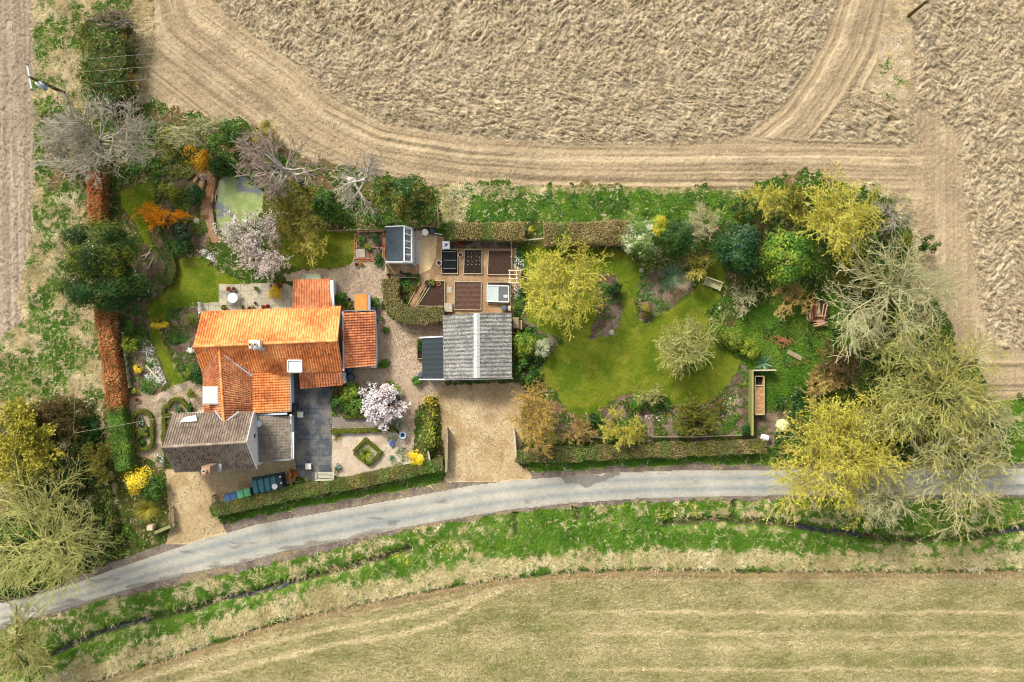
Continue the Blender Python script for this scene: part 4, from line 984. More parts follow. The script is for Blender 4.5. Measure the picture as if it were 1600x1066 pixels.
# ---------------------------------------------------------------- workshop with corrugated roof
sh = thing('workshop', 'big outbuilding with lichened grey corrugated roof beside the gravel yard', 'outbuilding', W(745, 540))
se, sr = 2.5, 3.3
s1, s2, s3, s4 = W(693, 592, se), W(800, 590, se), W(799, 489, se), W(692, 493, se)
ra, rb = W(745, 591, sr), W(745, 489, sr)
roof('roof', sh, s4, s1, ra, rb, FIB, tw=.34, rh=9, amp=.07, seed=3, corr=True, thick=.05)
roof('roof', sh, s2, s3, rb, ra, FIB, tw=.34, rh=9, amp=.07, seed=4, corr=True, thick=.05)
g = MB()
for i in range(6):
    p = ra + (rb - ra) * i / 6; q = ra + (rb - ra) * (i + 1) / 6 - [0, .02, 0]; z = .10 + .012 * (i % 2)
    g.add([p + [-.27, 0, -.06 + z - .06], p + [0, 0, z + .03], p + [.27, 0, -.06 + z - .06], q + [-.27, 0, -.06 + z - .06], q + [0, 0, z + .03], q + [.27, 0, -.06 + z - .06]], [(0, 1, 4, 3), (1, 2, 5, 4)])
rc = plain('ridge_cement', S(214, 212, 204), .9, .2, 5); g.build('ridge_cap', rc, sh)
g = MB(); gable_body(g, s1, s2, s3, s4, (s1 + s4) / 2, (s2 + s3) / 2, 0, .96)
g.prism([tuple(W(695, 589, 2.4)[:2]), tuple(W(797, 588, 2.4)[:2]), tuple(W(797, 492, 2.4)[:2]), tuple(W(695, 495, 2.4)[:2])], -.1, 2.38); g.build('wall', BRICK, sh)
for p, q, w_ in ((W(655, 593, 2.2), W(694, 593, 2.3), .1), (W(694, 593.5, 2.35), W(745, 593, 3.05), .06), (W(745, 593, 3.05), W(801, 591.5, 2.35), .06), (W(656, 527.5, 2.25), W(693, 526, 2.3), .1)): MB().bar(p, q, w_, .14).build('fascia', WHITE, sh)
g = MB(); P_ = [W(660, 592, 2.25), W(693, 591.5, 2.3), W(693, 527, 2.3), W(659, 529, 2.25)]
ann = roof('annex_roof', sh, W(659, 529, 2.2), W(660, 592, 2.2), W(693, 591.5, 2.34), W(693, 527, 2.34), DFELT, tw=.45, rh=9, amp=.02, seed=6, corr=True, thick=.06)
g = MB(); g.prism([tuple(W(663, 589, 2.2)[:2]), tuple(W(693, 589, 2.2)[:2]), tuple(W(693, 531, 2.2)[:2]), tuple(W(663, 531, 2.2)[:2])], -.1, 2.12); g.build('annex_wall', DKTIMB, sh)

# ---------------------------------------------------------------- half-glazed potting shed
ps = thing('potting_shed', 'white potting shed, one slope of dark felt and the other of glass', 'shed', W(624, 384))
pe, pr = 1.75, 2.35
roof('roof', ps, W(603, 355.5, pe), W(603.5, 408, pe), W(631, 408, pr), W(631, 354, pr), FELT, tw=.5, rh=9, amp=.004, seed=5, corr=True, thick=.05)
A_, B_, C_, D_ = W(643, 409, pe), W(643, 358, pe), W(631.5, 354, pr), W(631.5, 408, pr)
g = MB(); g.add([A_, B_, C_, D_], [(0, 1, 2, 3)]); gl = NT('clear_glass'); b_ = gl.n('ShaderNodeBsdfPrincipled'); b_.inputs['Base Color'].default_value = S(200, 210, 214); b_.inputs['Roughness'].default_value = .05; b_.inputs['Transmission Weight'].default_value = 0.0; b_.inputs['Alpha'].default_value = .3; gl.l(b_.outputs[0], gl.out.inputs[0]); GLASS = gl.m
g.build('glass_roof', GLASS, ps)
g = MB()
for t in np.linspace(0, 1, 6): g.bar(A_ * (1 - t) + B_ * t, D_ * (1 - t) + C_ * t, .09, .06)
g.bar(A_, B_, .12, .08); g.bar(D_, C_, .1, .08); g.bar(W(603, 409.5, pe), W(631, 409.5, pr), .08, .14); g.bar(W(602, 354.5, pe), W(631.5, 353, pr), .08, .1); g.bar(W(631.5, 353, pr), W(644, 357, pe), .08, .1); g.bar(W(644, 410, pe), W(631, 409.5, pr), .06, .14)
mid = (A_ * .5 + B_ * .5) ; g.build('glazing_bars', WHITE, ps)
g = MB(); x0, y0 = W(604, 410, 1.7)[:2]; x1, y1 = W(643.5, 357, 1.7)[:2]
g.box(((x0 + x1) / 2, y0, .85), (x1 - x0, .07, 1.7)); g.box(((x0 + x1) / 2, y1, .85), (x1 - x0, .07, 1.7)); g.box((x0, (y0 + y1) / 2, .85), (.07, y1 - y0, 1.7)); g.box((x1, (y0 + y1) / 2, .4), (.07, y1 - y0, .8)); g.build('wall', WHITE, ps)
g = MB(); g.box((x1 - .45, (y0 + y1) / 2, .85), (.8, y1 - y0 - .3, .06)); g.build('bench', DKTIMB, ps)
r = np.random.default_rng(4)
for i in range(8):
    yy = y0 + .35 + i * (y1 - y0 - .6) / 7; s = r.uniform(.08, .15)
    tag(MB().lathe((x1 - .35 - r.uniform(0, .3), yy, .88), [(s * .7, 0), (s, .18), (s * .8, .18), (s * .7, .12)], 12).build('seed_pot', [BLACKP, WHITE, GUTTER][i % 3], None, (x1 - .4, yy, .88)), 'small pot under the glass of the potting shed', 'pot', 'pots on the bench inside the potting shed')

# ---------------------------------------------------------------- poles and wires
def pole(name, base, top, rad, label, arm=None, box=None):
    o = thing(name, label, 'utility pole', base)
    d = nrm(top - base); L_ = np.linalg.norm(top - base)
    MB().lathe(base - d * .2, [(rad, 0), (rad * .75, L_ + .2)], 12, axis=d).build('post', PW, o, smooth=True)
    return o
PW = wood_mat('creosoted_pole', S(126, 112, 70), S(96, 84, 50), 4)
pa, pt = W(100, 145, 0), W(47, 121, 6.3)
p1 = pole('utility_pole', pa, pt, .15, 'leaning wooden pole with pale cross-arm and transformer beside the rough grass')
a1, a2 = W(42.5, 99, 6.3), W(50, 142, 6.3); g = MB(); g.bar(a1, a2, .13, .13); ca = g.build('cross_arm', METAL, p1)
g = MB()
PORC = plain('porcelain', S(120, 96, 84), .3)
for t in (.04, .5, .96): MB().lathe(a1 * (1 - t) + a2 * t + [0, 0, .06], [(.05, 0), (.07, .06), (.04, .12), (.06, .18), (.02, .22)], 10).build('insulator', PORC, ca)
g = MB(); q = W(66, 134, 4.6); g.box(tuple(q), (.62, .42, .75), R_(-28)); tx = g.build('transformer', plain('transformer_grey', S(150, 176, 206), .45, .08), p1, bevel=.03)
g = MB(); g.box((q[0] - .12, q[1] + .12, q[2] + .4), (.5, .36, .1), R_(-28)); 
for dx in (-.2, 0, .2): g.lathe((q[0] + dx, q[1] - dx * .5, q[2] + .38), [(.05, 0), (.06, .1), (.02, .2)], 8)
g.build('bushings', WHITE, tx)
q0, q1 = W(1420, 25, 0), W(1472, -18, 6.9)
p2 = pole('utility_pole', q0, q1, .15, 'bare wooden pole leaning out of the top edge by the dead grass island')
q2, q3 = W(116, 680, 0), W(114, 677, 4.8)
p3 = pole('utility_pole', W(125, 668, 0), W(115, 677, 5.2), .09, 'slim service pole among the brambles left of the clipped hedge')
WIRE = plain('aluminium_wire', S(190, 182, 160), .5, .05)
def wire(a, b, sag, label, rad=.008, name='overhead_wire', group=None):
    t = np.linspace(0, 1, 40); P = a[None] * (1 - t)[:, None] + b[None] * t[:, None]; P[:, 2] -= sag * 4 * t * (1 - t)
    v, f = tubes(P[None], np.full((1, 40), rad), 5); o = put(name, v, f, [WIRE], None, a); return tag(o, label, 'wire', group)
far_end = W(1472, -18, 6.8)
for i, t in enumerate((.04, .5, .96)):
    s = a1 * (1 - t) + a2 * t + [0, 0, .25]; e = far_end + np.array([0, .9 - .9 * i, .2])
    wire(s, e, 1.2, ['upper', 'middle', 'lower'][i] + ' of the three wires leaving the cross-arm over the field', group='overhead wires')
    wire(s, s + np.array([-30, 2.2 - 9.0 * 0 - 2.0 - 3, 0]), .8, ['upper', 'middle', 'lower'][i] + ' of the three wires leaving the cross-arm to the left edge', group='overhead wires')
wire(W(115, 677, 5.1), W(270, 650, 4.3), .35, 'service cable from the slim pole across the green hedge to the house', .012)
wire(W(115, 677, 5.1), W(117, 590, 4.6) + np.array([0, 20, 0]), .4, 'thin cable running up the picture from the slim service pole', .008)
# ---------------------------------------------------------------- garden furniture and fittings
def bench(px, py, Lm, rz, mat, label, dep=.6, back=1):
    """slatted garden bench; back = +1 puts the backrest on local +y"""
    b = W(px, py, .45); b[2] = 0; o = thing('garden_bench', label, 'bench', b); c, s = math.cos(rz), math.sin(rz)
    def T(x, y, z): return (b[0] + x * c - y * s, b[1] + x * s + y * c, z)
    g = MB()
    for i in range(5): g.box(T(0, (-.24 + i * .11) * back, .44), (Lm - .1, .08, .03), rz)
    g.build('seat', mat, o, bevel=.006); g = MB()
    for i in range(3): g.box(T(0, (.30 + i * .02) * back, .58 + i * .13), (Lm - .1, .03, .09), rz)
    g.box(T(0, .36 * back, .92), (Lm, .07, .07), rz); g.build('backrest', mat, o, bevel=.006)
    for sx in (-1, 1):
        MB().box(T(sx * (Lm / 2 - .04), 0, .64), (.09, dep, .05), rz).build('armrest', mat, o, bevel=.01)
        for sy in (-.25, .27): MB().box(T(sx * (Lm / 2 - .05), sy * back, .31), (.07, .07, .62), rz).build('leg', mat, o)
    return o
bench(487, 434, 1.55, 0, plain('green_grey_paint', S(176, 190, 160), .7, .1), 'pale green-grey bench against the north wall of the brown-tiled outbuilding', .55, -1)
bench(508, 743, 1.6, R_(2), plain('lichened_teak', S(206, 200, 176), .85, .15), 'weathered pale bench at the end of the slate patio, backing onto the road hedge', .6, -1)
bench(1113.5, 444, 1.55, R_(-20), plain('silvered_teak', S(214, 204, 156), .85, .12), 'silvered wooden bench standing askew on the lawn between shrubs', .75, 1)

def table_set():
    b = W(367, 466, 0); o = thing('garden_table', 'round white table on the stone terrace', 'table', b)
    MB().lathe((b[0], b[1], .70), [(.40, 0), (.43, .015), (.43, .035), (.40, .04)], 32).build('tabletop', WHITE, o)
    MB().lathe((b[0], b[1], 0), [(.22, 0), (.2, .03), (.04, .08), (.035, .7)], 12).build('pedestal', METAL, o)
    CH = plain('chair_metal', S(150, 158, 140), .5, .1)
    for (x, y, a, lb) in ((359, 460, 2.6, 'grey-green metal chair left of the white table, nearer the lawn'), (361, 473, -2.3, 'grey-green metal chair below the white table, nearer the roof'), (375, 463, .3, 'grey-green metal chair right of the white table')):
        q = W(x, y, 0); ch = thing('metal_chair', lb, 'chair', q, 'chairs around the white terrace table'); c, s = math.cos(a), math.sin(a)
        MB().lathe((q[0], q[1], .43), [(.2, 0), (.22, .015), (.2, .03)], 16).build('seat', CH, ch)
        g = MB(); pts = []
        for t in np.linspace(-1.1, 1.1, 8): pts.append((q[0] + .21 * math.cos(a + t), q[1] + .21 * math.sin(a + t), .82 - .08 * abs(t)))
        for p, n in zip(pts[:-1], pts[1:]): g.bar(p, n, .03, .03)
        for p in pts[::2]: g.bar(p, (p[0] * .97 + q[0] * .03, p[1] * .97 + q[1] * .03, .43), .018, .018)
        g.build('backrest', CH, ch)
        for k in range(4):
            t = a + R_(45 + 90 * k); MB().bar((q[0] + .2 * math.cos(t), q[1] + .2 * math.sin(t), 0), (q[0] + .16 * math.cos(t), q[1] + .16 * math.sin(t), .43), .025, .025).build('leg', CH, ch)
table_set()
def side_table(px, py, sz, label):
    b = W(px, py, .45); b[2] = 0; o = thing('side_table', label, 'table', b, 'small white side tables')
    MB().box((b[0], b[1], .44), (sz, sz, .05)).build('tabletop', CREAMW, o, bevel=.008)
    for dx in (-1, 1):
        for dy in (-1, 1): MB().box((b[0] + dx * sz * .42, b[1] + dy * sz * .42, .21), (.05, .05, .42)).build('leg', CREAMW, o)
CREAMW = plain('cream_paint', S(232, 230, 212, .8), .6, .06)
side_table(469, 648, .5, 'square cream side table on the patio beside the black water butt'); side_table(481.5, 729, .5, 'square cream side table in front of the pale bench')

def pot(px, py, d, h, mat, label, plant=None, name='plant_pot', group='plant pots around the garden', seed=1, soil=SOILM):
    b = W(px, py, 0); r = d / 2; o = thing(name, label, 'pot', b, group)
    MB().lathe(b, [(r * .68, 0), (r * .95, h * .85), (r * 1.04, h * .86), (r * 1.04, h), (r * .88, h), (r * .85, h * .82)], 20).build('body', mat, o, smooth=False)
    MB().lathe((b[0], b[1], h * .8), [(r * .86, 0), (r * .8, .03)], 16).build('soil', soil, o)
    if plant:
        q = np.random.default_rng(seed); n = 90; P = b + np.stack([np.clip(q.normal(0, r * .5, n), -r, r), np.clip(q.normal(0, r * .5, n), -r, r), h + q.uniform(0, .16, n)], 1)
        v, f = leaves(P, q.normal(size=(n, 3)) + [0, 0, .8], .06, .5, q); put('plant', v, f, [LF[plant]], o, rnd=q.uniform(0, 1, n))
POTS = [(359, 452, .42, .36, TERRA, 'terracotta pot, left one of the pair at the top edge of the terrace', None), (367, 452, .38, .36, TIMB, 'brown-grey pot, right one of the pair at the top edge of the terrace', None),
 (402, 451, .36, .34, STONE, 'stone pot standing alone at the top middle of the terrace', 'mid'), (425, 447, .34, .34, CREAMP, 'cream pot with dark soil beside the golden shrub', None),
 (352, 481, .5, .4, TERRA, 'pot with a leafy green plant at the left end of the terrace by the eaves', 'green'), (381, 481, .3, .3, TERRA, 'pot with a small green plant half way along the eaves of the terrace', 'dark'),
 (391, 482, .32, .3, TERRA, 'first terracotta pot of the row under the farmhouse eaves', 'red'), (397, 481, .3, .3, CREAMP, 'cream pot second in the row under the farmhouse eaves', 'mid'),
 (413, 480, .34, .32, TERRA, 'terracotta pot third in the row under the farmhouse eaves', 'red'), (420, 479, .34, .32, TERRA, 'terracotta pot at the right end of the row under the farmhouse eaves', 'red'),
 (400, 474, .24, .24, BLACKP, 'small black pot standing out on the terrace flags', None),
 (547, 469, .4, .36, STONE, 'pot of dark soil between the bushes and the log store', None), (589, 501, .3, .34, BLACKP, 'small dark pot by the right corner of the tiled extension', None),
 (558, 414, .45, .2, STONE, 'shallow bowl at the bottom left corner of the brick-edged herb bed', None), (565, 413, .3, .24, TERRA, 'terracotta pot at the foot of the herb bed beside a shallow bowl', 'amber'),
 (627, 425.5, .24, .24, BLACKP, 'small dark pot on the paving below the potting shed', None), (593, 389, 0.3, .22, METAL, 'metal bowl among the herbs near the potting shed', None),
 (686.5, 411.5, .42, .45, WHITE, 'white-topped round pot at the corner of the netted raised bed', None), (720, 399, .4, .42, CREAMP, 'pale pot with a black middle between two raised beds', None),
 (668.5, 443, .5, .42, BLACKP, 'black tub, left of the pair where the brick paths meet', None), (675.5, 441.5, .55, .4, DKTIMB, 'wooden tub with a little plant, right of the pair where the brick paths meet', 'lime'),
 (685.5, 444, .36, .3, ORTIMB, 'round wooden pot at the top of the triangular bed', None), (720, 381, .4, .34, TERRA, 'terracotta pot of red earth under the trimmed hedge', 'red'),
 (728, 380.5, .36, .3, BLACKP, 'black pot under the trimmed hedge beside the terracotta one', None), (734.5, 380.5, .3, .3, plain('red_plastic', S(200, 60, 40), .4), 'red pot under the trimmed hedge', None),
 (216, 625, .46, .3, ORTIMB, 'round wooden planter on the gravel above the oval box hedge', None), (230.5, 459, .34, .3, CREAMP, 'pale pot in the bed beside the dark conifer', 'white'),
 (605.5, 601, .5, .4, TERRA, 'terracotta pot among the greenery above the white cherry', 'mid'), (597, 497.5, .3, .3, STONE, 'stone pot beside the extension wall on the shingle', 'mid')]
for i, (x, y, d, h, m, lb, pl) in enumerate(POTS): pot(x, y, d, h, m, lb, pl, seed=i)

def butt(px, py, d, h, mat, label, lid=True):
    b = W(px, py, h); b[2] = 0; r = d / 2; o = thing('water_butt', label, 'water butt', b, 'water butts beside the buildings')
    MB().lathe(b, [(r * .85, 0), (r, h * .3), (r * 1.02, h * .6), (r * .93, h * .95), (r * .95, h)], 22).build('body', mat, o, smooth=True)
    if lid:
        MB().lathe((b[0], b[1], h), [(r * .98, 0), (r * .98, .04), (r * .8, .09), (r * .2, .11)], 22).build('lid', mat, o)
        MB().lathe((b[0] + r * .3, b[1] + r * .2, h + .09), [(.07, 0), (.06, .04)], 12).build('lid_handle', mat, o)
    MB().bar((b[0], b[1] - r * .9, .25), (b[0], b[1] - r * .9 - .12, .25), .04, .04).build('tap', METAL, o)
BLUEB = plain('blue_black_plastic', S(40, 66, 88), .4, .1, 4, .5); GREYB = plain('slate_plastic', S(88, 100, 112), .45, .1)
butt(458, 636, .62, 1.0, BLACKP, 'black water butt beside the white porch and cream side table'); butt(545, 577, .6, .95, BLUEB, 'blue-black water butt tucked under the corner of the tiled extension')
butt(547, 590, .66, .95, BLUEB, 'larger blue-black water butt just below another, beside a white wall'); butt(583, 483, .48, .9, plain('blue_plastic', S(60, 96, 120), .4), 'blue water butt at the right end of the orange log store')
butt(657, 586, .5, .9, GREYB, 'grey water butt at the lower left corner of the dark annex roof'); butt(788, 482, .5, .8, GREYB, 'grey water butt between the cold frame and the workshop')
# oil tank, bins and their hard standing
b = W(415, 760, 0); o = thing('oil_tank', 'ribbed teal oil tank with round white cap behind the road hedge', 'tank', b)
TEAL = plain('teal_plastic', S(44, 112, 120), .4, .08, 3, .5); TEALD = plain('dark_teal_plastic', S(20, 48, 58), .45, .08, 3, .5)
ax = nrm(np.array([math.cos(R_(10)), math.sin(R_(10)), 0])); ay = np.array([-ax[1], ax[0], 0]); tp = W(417, 758, 1.2); tp[2] = 0
MB().box(tuple(tp + [0, 0, .1]), (2.9, 1.5, .24), R_(10)).build('base', TEALD, o, bevel=.05)
g = MB()
for i in range(4):
    c = tp + ax * (-1.06 + i * .54); g.box(tuple(c + [0, 0, .66]), (.48, 1.28, .95), R_(10), 0, .93)
bd = g.build('body', TEAL, o, bevel=.1)
g = MB(); c = tp + ax * .95; g.box(tuple(c + [0, 0, .6]), (.85, 1.3, .85), R_(10), 0, .88); g.box(tuple(tp - ax * .2 + [0, 0, .6]), (2.2, 1.16, .9), R_(10)); g.build('end_panel', TEALD, o, bevel=.14)
c = tp + ax * .62 - ay * .25; MB().lathe((c[0], c[1], 1.12), [(.25, 0), (.25, .06), (.2, .1)], 24).build('cap', WHITE, o)
for t in (.5, -.05): c = tp + ax * 1.2 + ay * t; MB().lathe((c[0], c[1], 1.0), [(.07, 0), (.07, .08)], 12).build('vent', WHITE, o)
def wheelie(px, py, rz, mat, label, grp='wheelie bins behind the road hedge'):
    b = W(px, py, 1.0); b[2] = 0; o = thing('wheelie_bin', label, 'bin', b, grp); c, s = math.cos(rz), math.sin(rz)
    def T(x, y, z): return (b[0] + x * c - y * s, b[1] + x * s + y * c, z)
    g = MB(); g.box(T(0, 0, .5), (.48, .6, .92), rz, 0, 1.12); g.build('body', mat, o, bevel=.02)
    g = MB(); g.box(T(0, 0, 1.0), (.57, .72, .06), rz); g.box(T(0, 0, 1.05), (.46, .58, .05), rz); g.build('lid', mat, o, bevel=.025)
    MB().bar(T(-.24, .38, .97), T(.24, .38, .97), .035, .035).build('handle', mat, o)
    for sx in (-.2, .2): MB().lathe(T(sx - .03, .27, .1), [(.1, 0), (.1, .06)], 14, axis=(c, s, 0)).build('wheel', BLACKP, o)
BB = plain('bin_blue', S(70, 108, 148), .5, .08); BG = plain('bin_green', S(112, 190, 136), .5, .08)
wheelie(355.8, 779.5, R_(12), BB, 'blue wheelie bin at the left end of the row behind the hedge'); wheelie(365.5, 776, R_(12), BB, 'blue wheelie bin between the other blue bin and the green ones')
wheelie(375.5, 773, R_(12), BG, 'green wheelie bin next to the blue bins'); wheelie(386, 770, R_(12), BG, 'green wheelie bin closest to the oil tank')

# raised beds
def raised(poly, label, soil=SOILM, h=.24, ridges=False, seed=0):
    pts = [W(x, y, h)[:2] for x, y in poly]; ctr = np.mean(pts, 0); o = thing('raised_bed', label, 'raised bed', (ctr[0], ctr[1], 0), 'timber edged vegetable beds')
    g = MB()
    for p, q in zip(pts, pts[1:] + pts[:1]):
        d = nrm(np.array(q) - np.array(p)) * .02; g.bar((p[0] - d[0], p[1] - d[1], h / 2), (q[0] + d[0], q[1] + d[1], h / 2 + .001), .05, h)
    g.build('frame', PALETIMB, o)
    p = np.array(pts); n = 26; lo, hi = p.min(0), p.max(0); xs = np.linspace(lo[0] + .02, hi[0] - .02, n); ys = np.linspace(lo[1] + .02, hi[1] - .02, n); X, Y = np.meshgrid(xs, ys)
    Z = h - .08 + .07 * (fbm(X * 5 + seed, Y * 5, 3, 2) - .5) + (.03 * np.sin(Y * 2 * math.pi / .42) if ridges else 0)
    ix = np.arange(n * n).reshape(n, n); F = np.stack([ix[:-1, :-1], ix[:-1, 1:], ix[1:, 1:], ix[1:, :-1]], -1).reshape(-1, 4)
    inn = inside(X.ravel(), Y.ravel(), [tuple(q) for q in pts]); F = F[inn[F].all(1)]
    put('soil', np.stack([X, Y, Z], -1).reshape(-1, 3), F, [soil], o, smooth=True)
    return o
raised([(690, 390), (715, 390), (715, 427.5), (690, 427.5)], 'raised bed under a black netting cage, leftmost of the top row', SOILD)
raised([(725.5, 390.5), (753, 390.5), (753, 428), (724.5, 427.5)], 'raised bed planted with little pale seedlings, middle of the top row', SOILD)
raised([(763, 391), (800, 391), (800, 429.5), (762, 429)], 'raised bed of greening earth by the white-flowered border, right end of the top row')
raised([(710, 440.5), (752, 440.5), (751.5, 484.5), (709.5, 484)], 'large empty raised bed of raked brown soil beside the workshop', plain('raked_soil', S(104, 80, 68), .95, .25, 5, .05, 0, .6, 12), ridges=True)
raised([(762, 441), (797, 441), (797, 474), (762, 474)], 'raised bed largely covered by the glazed cold frame')
raised([(678, 439), (695, 439), (695, 479), (652, 478)], 'triangular bed of stony soil between the brick paths')
o = thing('netting_cage', 'black netting cage with pale hoops over the leftmost raised bed', 'netting', W(702, 409)); NET = plain('black_net', S(38, 46, 44), .8, .2)
g = MB(); x0, y1 = W(693, 393.5, .45)[:2]; x1, y0 = W(712.5, 420, .45)[:2]
n = 22
for i in range(n + 1): g.bar((x0 + (x1 - x0) * i / n, y0, .48), (x0 + (x1 - x0) * i / n, y1, .48), .018, .012)
for i in range(30): g.bar((x0, y0 + (y1 - y0) * i / 29, .48), (x1, y0 + (y1 - y0) * i / 29, .48), .018, .012)
g.build('net', NET, o); g = MB()
for y in np.linspace(y0, y1, 3): g.bar((x0, y, .5), (x1, y, .5), .04, .04)
g.build('hoop', plain('hoop_plastic', S(130, 150, 148), .5), o); g = MB()
for x in (x0, x1):
    for y in (y0, y1): g.bar((x, y, 0), (x, y, .5), .05, .05)
g.build('post', DKTIMB, o)
tag(link('lettuce_rows', None), None)
bpy.data.objects.remove(bpy.data.objects['lettuce_rows'])
def seedlings():
    r = np.random.default_rng(5)
    for j in range(4):
        for i in range(4):
            px, py = 731 + i * 6.2 + r.normal(0, .5), 395.5 + j * 6.0 + r.normal(0, .5); b = W(px, py, .2); n = 9
            P = b + r.normal(0, .03, (n, 3)); v, f = leaves(P, r.normal(0, .5, (n, 3)) + [0, 0, 1], .03, .5, r)
            tag(put('seedling', v, f, [LF['silver']], None, b, rnd=r.uniform(0, 1, n)), 'pale seedling in the middle raised bed', 'plant', 'seedlings in rows in the middle raised bed')
seedlings()
# cold frame
o = thing('cold_frame', 'glazed cold frame with a white frame, whitened glass on its left half', 'cold frame', W(777, 459))
A_, B_, C_, D_ = W(761, 471, .55), W(795, 472, .55), W(794.5, 447, .75), W(761.5, 446, .75)
m0, m1 = (A_ + B_) / 2, (C_ + D_) / 2
MB().add([A_, m0, m1, D_], [(0, 1, 2, 3)]).build('whitened_pane', GLASSW, o); MB().add([m0, B_, C_, m1], [(0, 1, 2, 3)]).build('clear_pane', GLASS, o)
g = MB()
for p, q in ((A_, B_), (B_, C_), (C_, D_), (D_, A_), (m0, m1)): g.bar(p, q, .1, .07)
g.build('frame', plain('frame_paint', S(222, 228, 222), .6, .06), o)
g = MB(); x0, y0 = A_[:2]; x1, y1 = C_[:2]
g.box(((x0 + x1) / 2, y0, .26), (x1 - x0, .05, .5)); g.box(((x0 + x1) / 2, y1, .35), (x1 - x0, .05, .7)); g.box((x0, (y0 + y1) / 2, .3), (.05, y1 - y0, .5)); g.box((x1, (y0 + y1) / 2, .3), (.05, y1 - y0, .5)); g.build('side', PALETIMB, o)
g = MB(); q = W(790, 463, .3); g.box((q[0], q[1], .3), (.36, .24, .06)); tag(g.build('seed_tray', WHITE, None, tuple(q)), 'white seed tray seen through the clear pane of the cold frame', 'tray')
# arch, white box and churns
o = thing('garden_arch', 'pale timber arch with cross rails beside the raised beds', 'arch', W(802, 433))
x0, y1 = W(796.5, 423, 1.9)[:2]; x1, y0 = W(807, 442, 1.9)[:2]; g = MB()
for x in (x0, x1): g.bar((x, y0 - .08, 1.9), (x, y1 + .08, 1.9), .09, .09)
for t in np.linspace(0, 1, 4): y = y0 + (y1 - y0) * t; g.bar((x0 - .14, y, 1.98), (x1 + .14, y, 1.98), .08, .07)
g.build('top_rails', plain('arch_timber', S(232, 214, 172), .8, .1), o)
for x in (x0, x1):
    for y in (y0, y1): MB().bar((x, y, 0), (x, y, 1.86), .08, .08).build('post', PALETIMB, o)
b = W(697, 383, .8); b[2] = 0; o = thing('storage_box', 'white square box with a blue mark on its lid beside the netted bed', 'box', b)
MB().box((b[0], b[1], .38), (.58, .6, .76)).build('body', WHITE, o, bevel=.02); MB().box((b[0], b[1], .79), (.64, .66, .06)).build('lid', WHITE, o, bevel=.02)
g = MB(); BL = plain('blue_mark', S(50, 84, 160), .5); g.lathe((b[0] + .02, b[1] + .03, .822), [(.12, 0), (.12, .006)], 16); g.box((b[0] - .08, b[1] - .1, .826), (.2, .06, .008), R_(35)); g.build('mark', BL, o)
b = W(664, 363, .9); b[2] = 0; o = thing('lidded_barrel', 'cream lidded barrel beside the dark open barrel north of the sandy path', 'barrel', b)
MB().lathe(b, [(.28, 0), (.3, .4), (.28, .85)], 22).build('body', CREAMP, o, smooth=True); MB().lathe((b[0], b[1], .85), [(.29, 0), (.29, .04), (.2, .07)], 22).build('lid', CREAMW, o)
b = W(675, 360.5, .9); b[2] = 0; o = thing('open_barrel', 'dark blue barrel full of water beside the cream lidded barrel', 'barrel', b)
MB().lathe(b, [(.24, 0), (.27, .4), (.25, .85), (.28, .85), (.22, .85), (.21, .7)], 22, cap=False).build('body', BLUEB, o, smooth=True); MB().lathe((b[0], b[1], .76), [(.22, 0), (.21, .01)], 22).build('water', WATER, o)
MB().bar((b[0] + .2, b[1] - .22, .84), (b[0] + .85, b[1] - .3, .6), .05, .05).build('spout', WHITE, o)
b = W(648, 413, 0); tag(MB().lathe(b, [(.16, 0), (.2, .3), (.14, .34), (.12, .3)], 16).build('watering_can', METAL, None, tuple(b)), 'pale metal watering can below the corner of the potting shed', 'watering can')
b = W(691, 452, .0)
tag(MB().box((W(702, 453)[0], W(702, 453)[1], .07), (.42, .5, .05)).build('paving_slab', STONE, None, tuple(W(702, 453))), 'grey-green paving slab lying on the brick path by the triangular bed', 'slab')
q = W(701, 481); tag(MB().box((q[0], q[1], .25), (.7, .75, .5)).build('stone_trough', STONE, None, tuple(q), bevel=.03), 'pale stone block between the curved hedge end and the empty raised bed', 'trough')
q = W(796, 482); tag(MB().box((q[0], q[1], .3), (.24, .42, .6)).build('wooden_crate', PALETIMB, None, tuple(q), bevel=.02), 'narrow pale crate beside the grey butt at the workshop corner', 'crate')
q = W(806, 505); tag(MB().box((q[0], q[1], .5), (.5, .95, 1.0)).build('compost_bin', TIMB, None, tuple(q), bevel=.03), 'grey timber bin against the right wall of the workshop', 'bin')
q = W(813, 508); tag(MB().box((q[0], q[1], .3), (.32, .8, .6)).build('wooden_planter', TIMB2, None, tuple(q), bevel=.03), 'brown planter beside the grey timber bin right of the workshop', 'planter')
# planter boxes along the annex
o = thing('planter_box', 'timber planter box with trailing greenery left of the dark annex', 'planter', W(656, 545)); g = MB(); q = W(656, 545, .35)
for dx, dy, sx, sy in ((-.22, 0, .05, 1.75), (.22, 0, .05, 1.75), (0, -.85, .44, .05), (0, .85, .44, .05)): g.box((q[0] + dx, q[1] + dy, .28), (sx, sy, .5))
g.build('frame', TIMB2, o); MB().box((q[0], q[1], .42), (.4, 1.65, .05)).build('soil', SOILD, o)
r = np.random.default_rng(8); n = 260; P = np.stack([q[0] + r.normal(.02, .12, n), q[1] + .35 + r.uniform(-.55, .5, n), .5 + r.uniform(0, .2, n)], 1); v, f = leaves(P, r.normal(0, .6, (n, 3)) + [0, 0, 1], .07, .5, r); put('plant', v, f, [LF['dark']], o, rnd=r.uniform(0, 1, n))
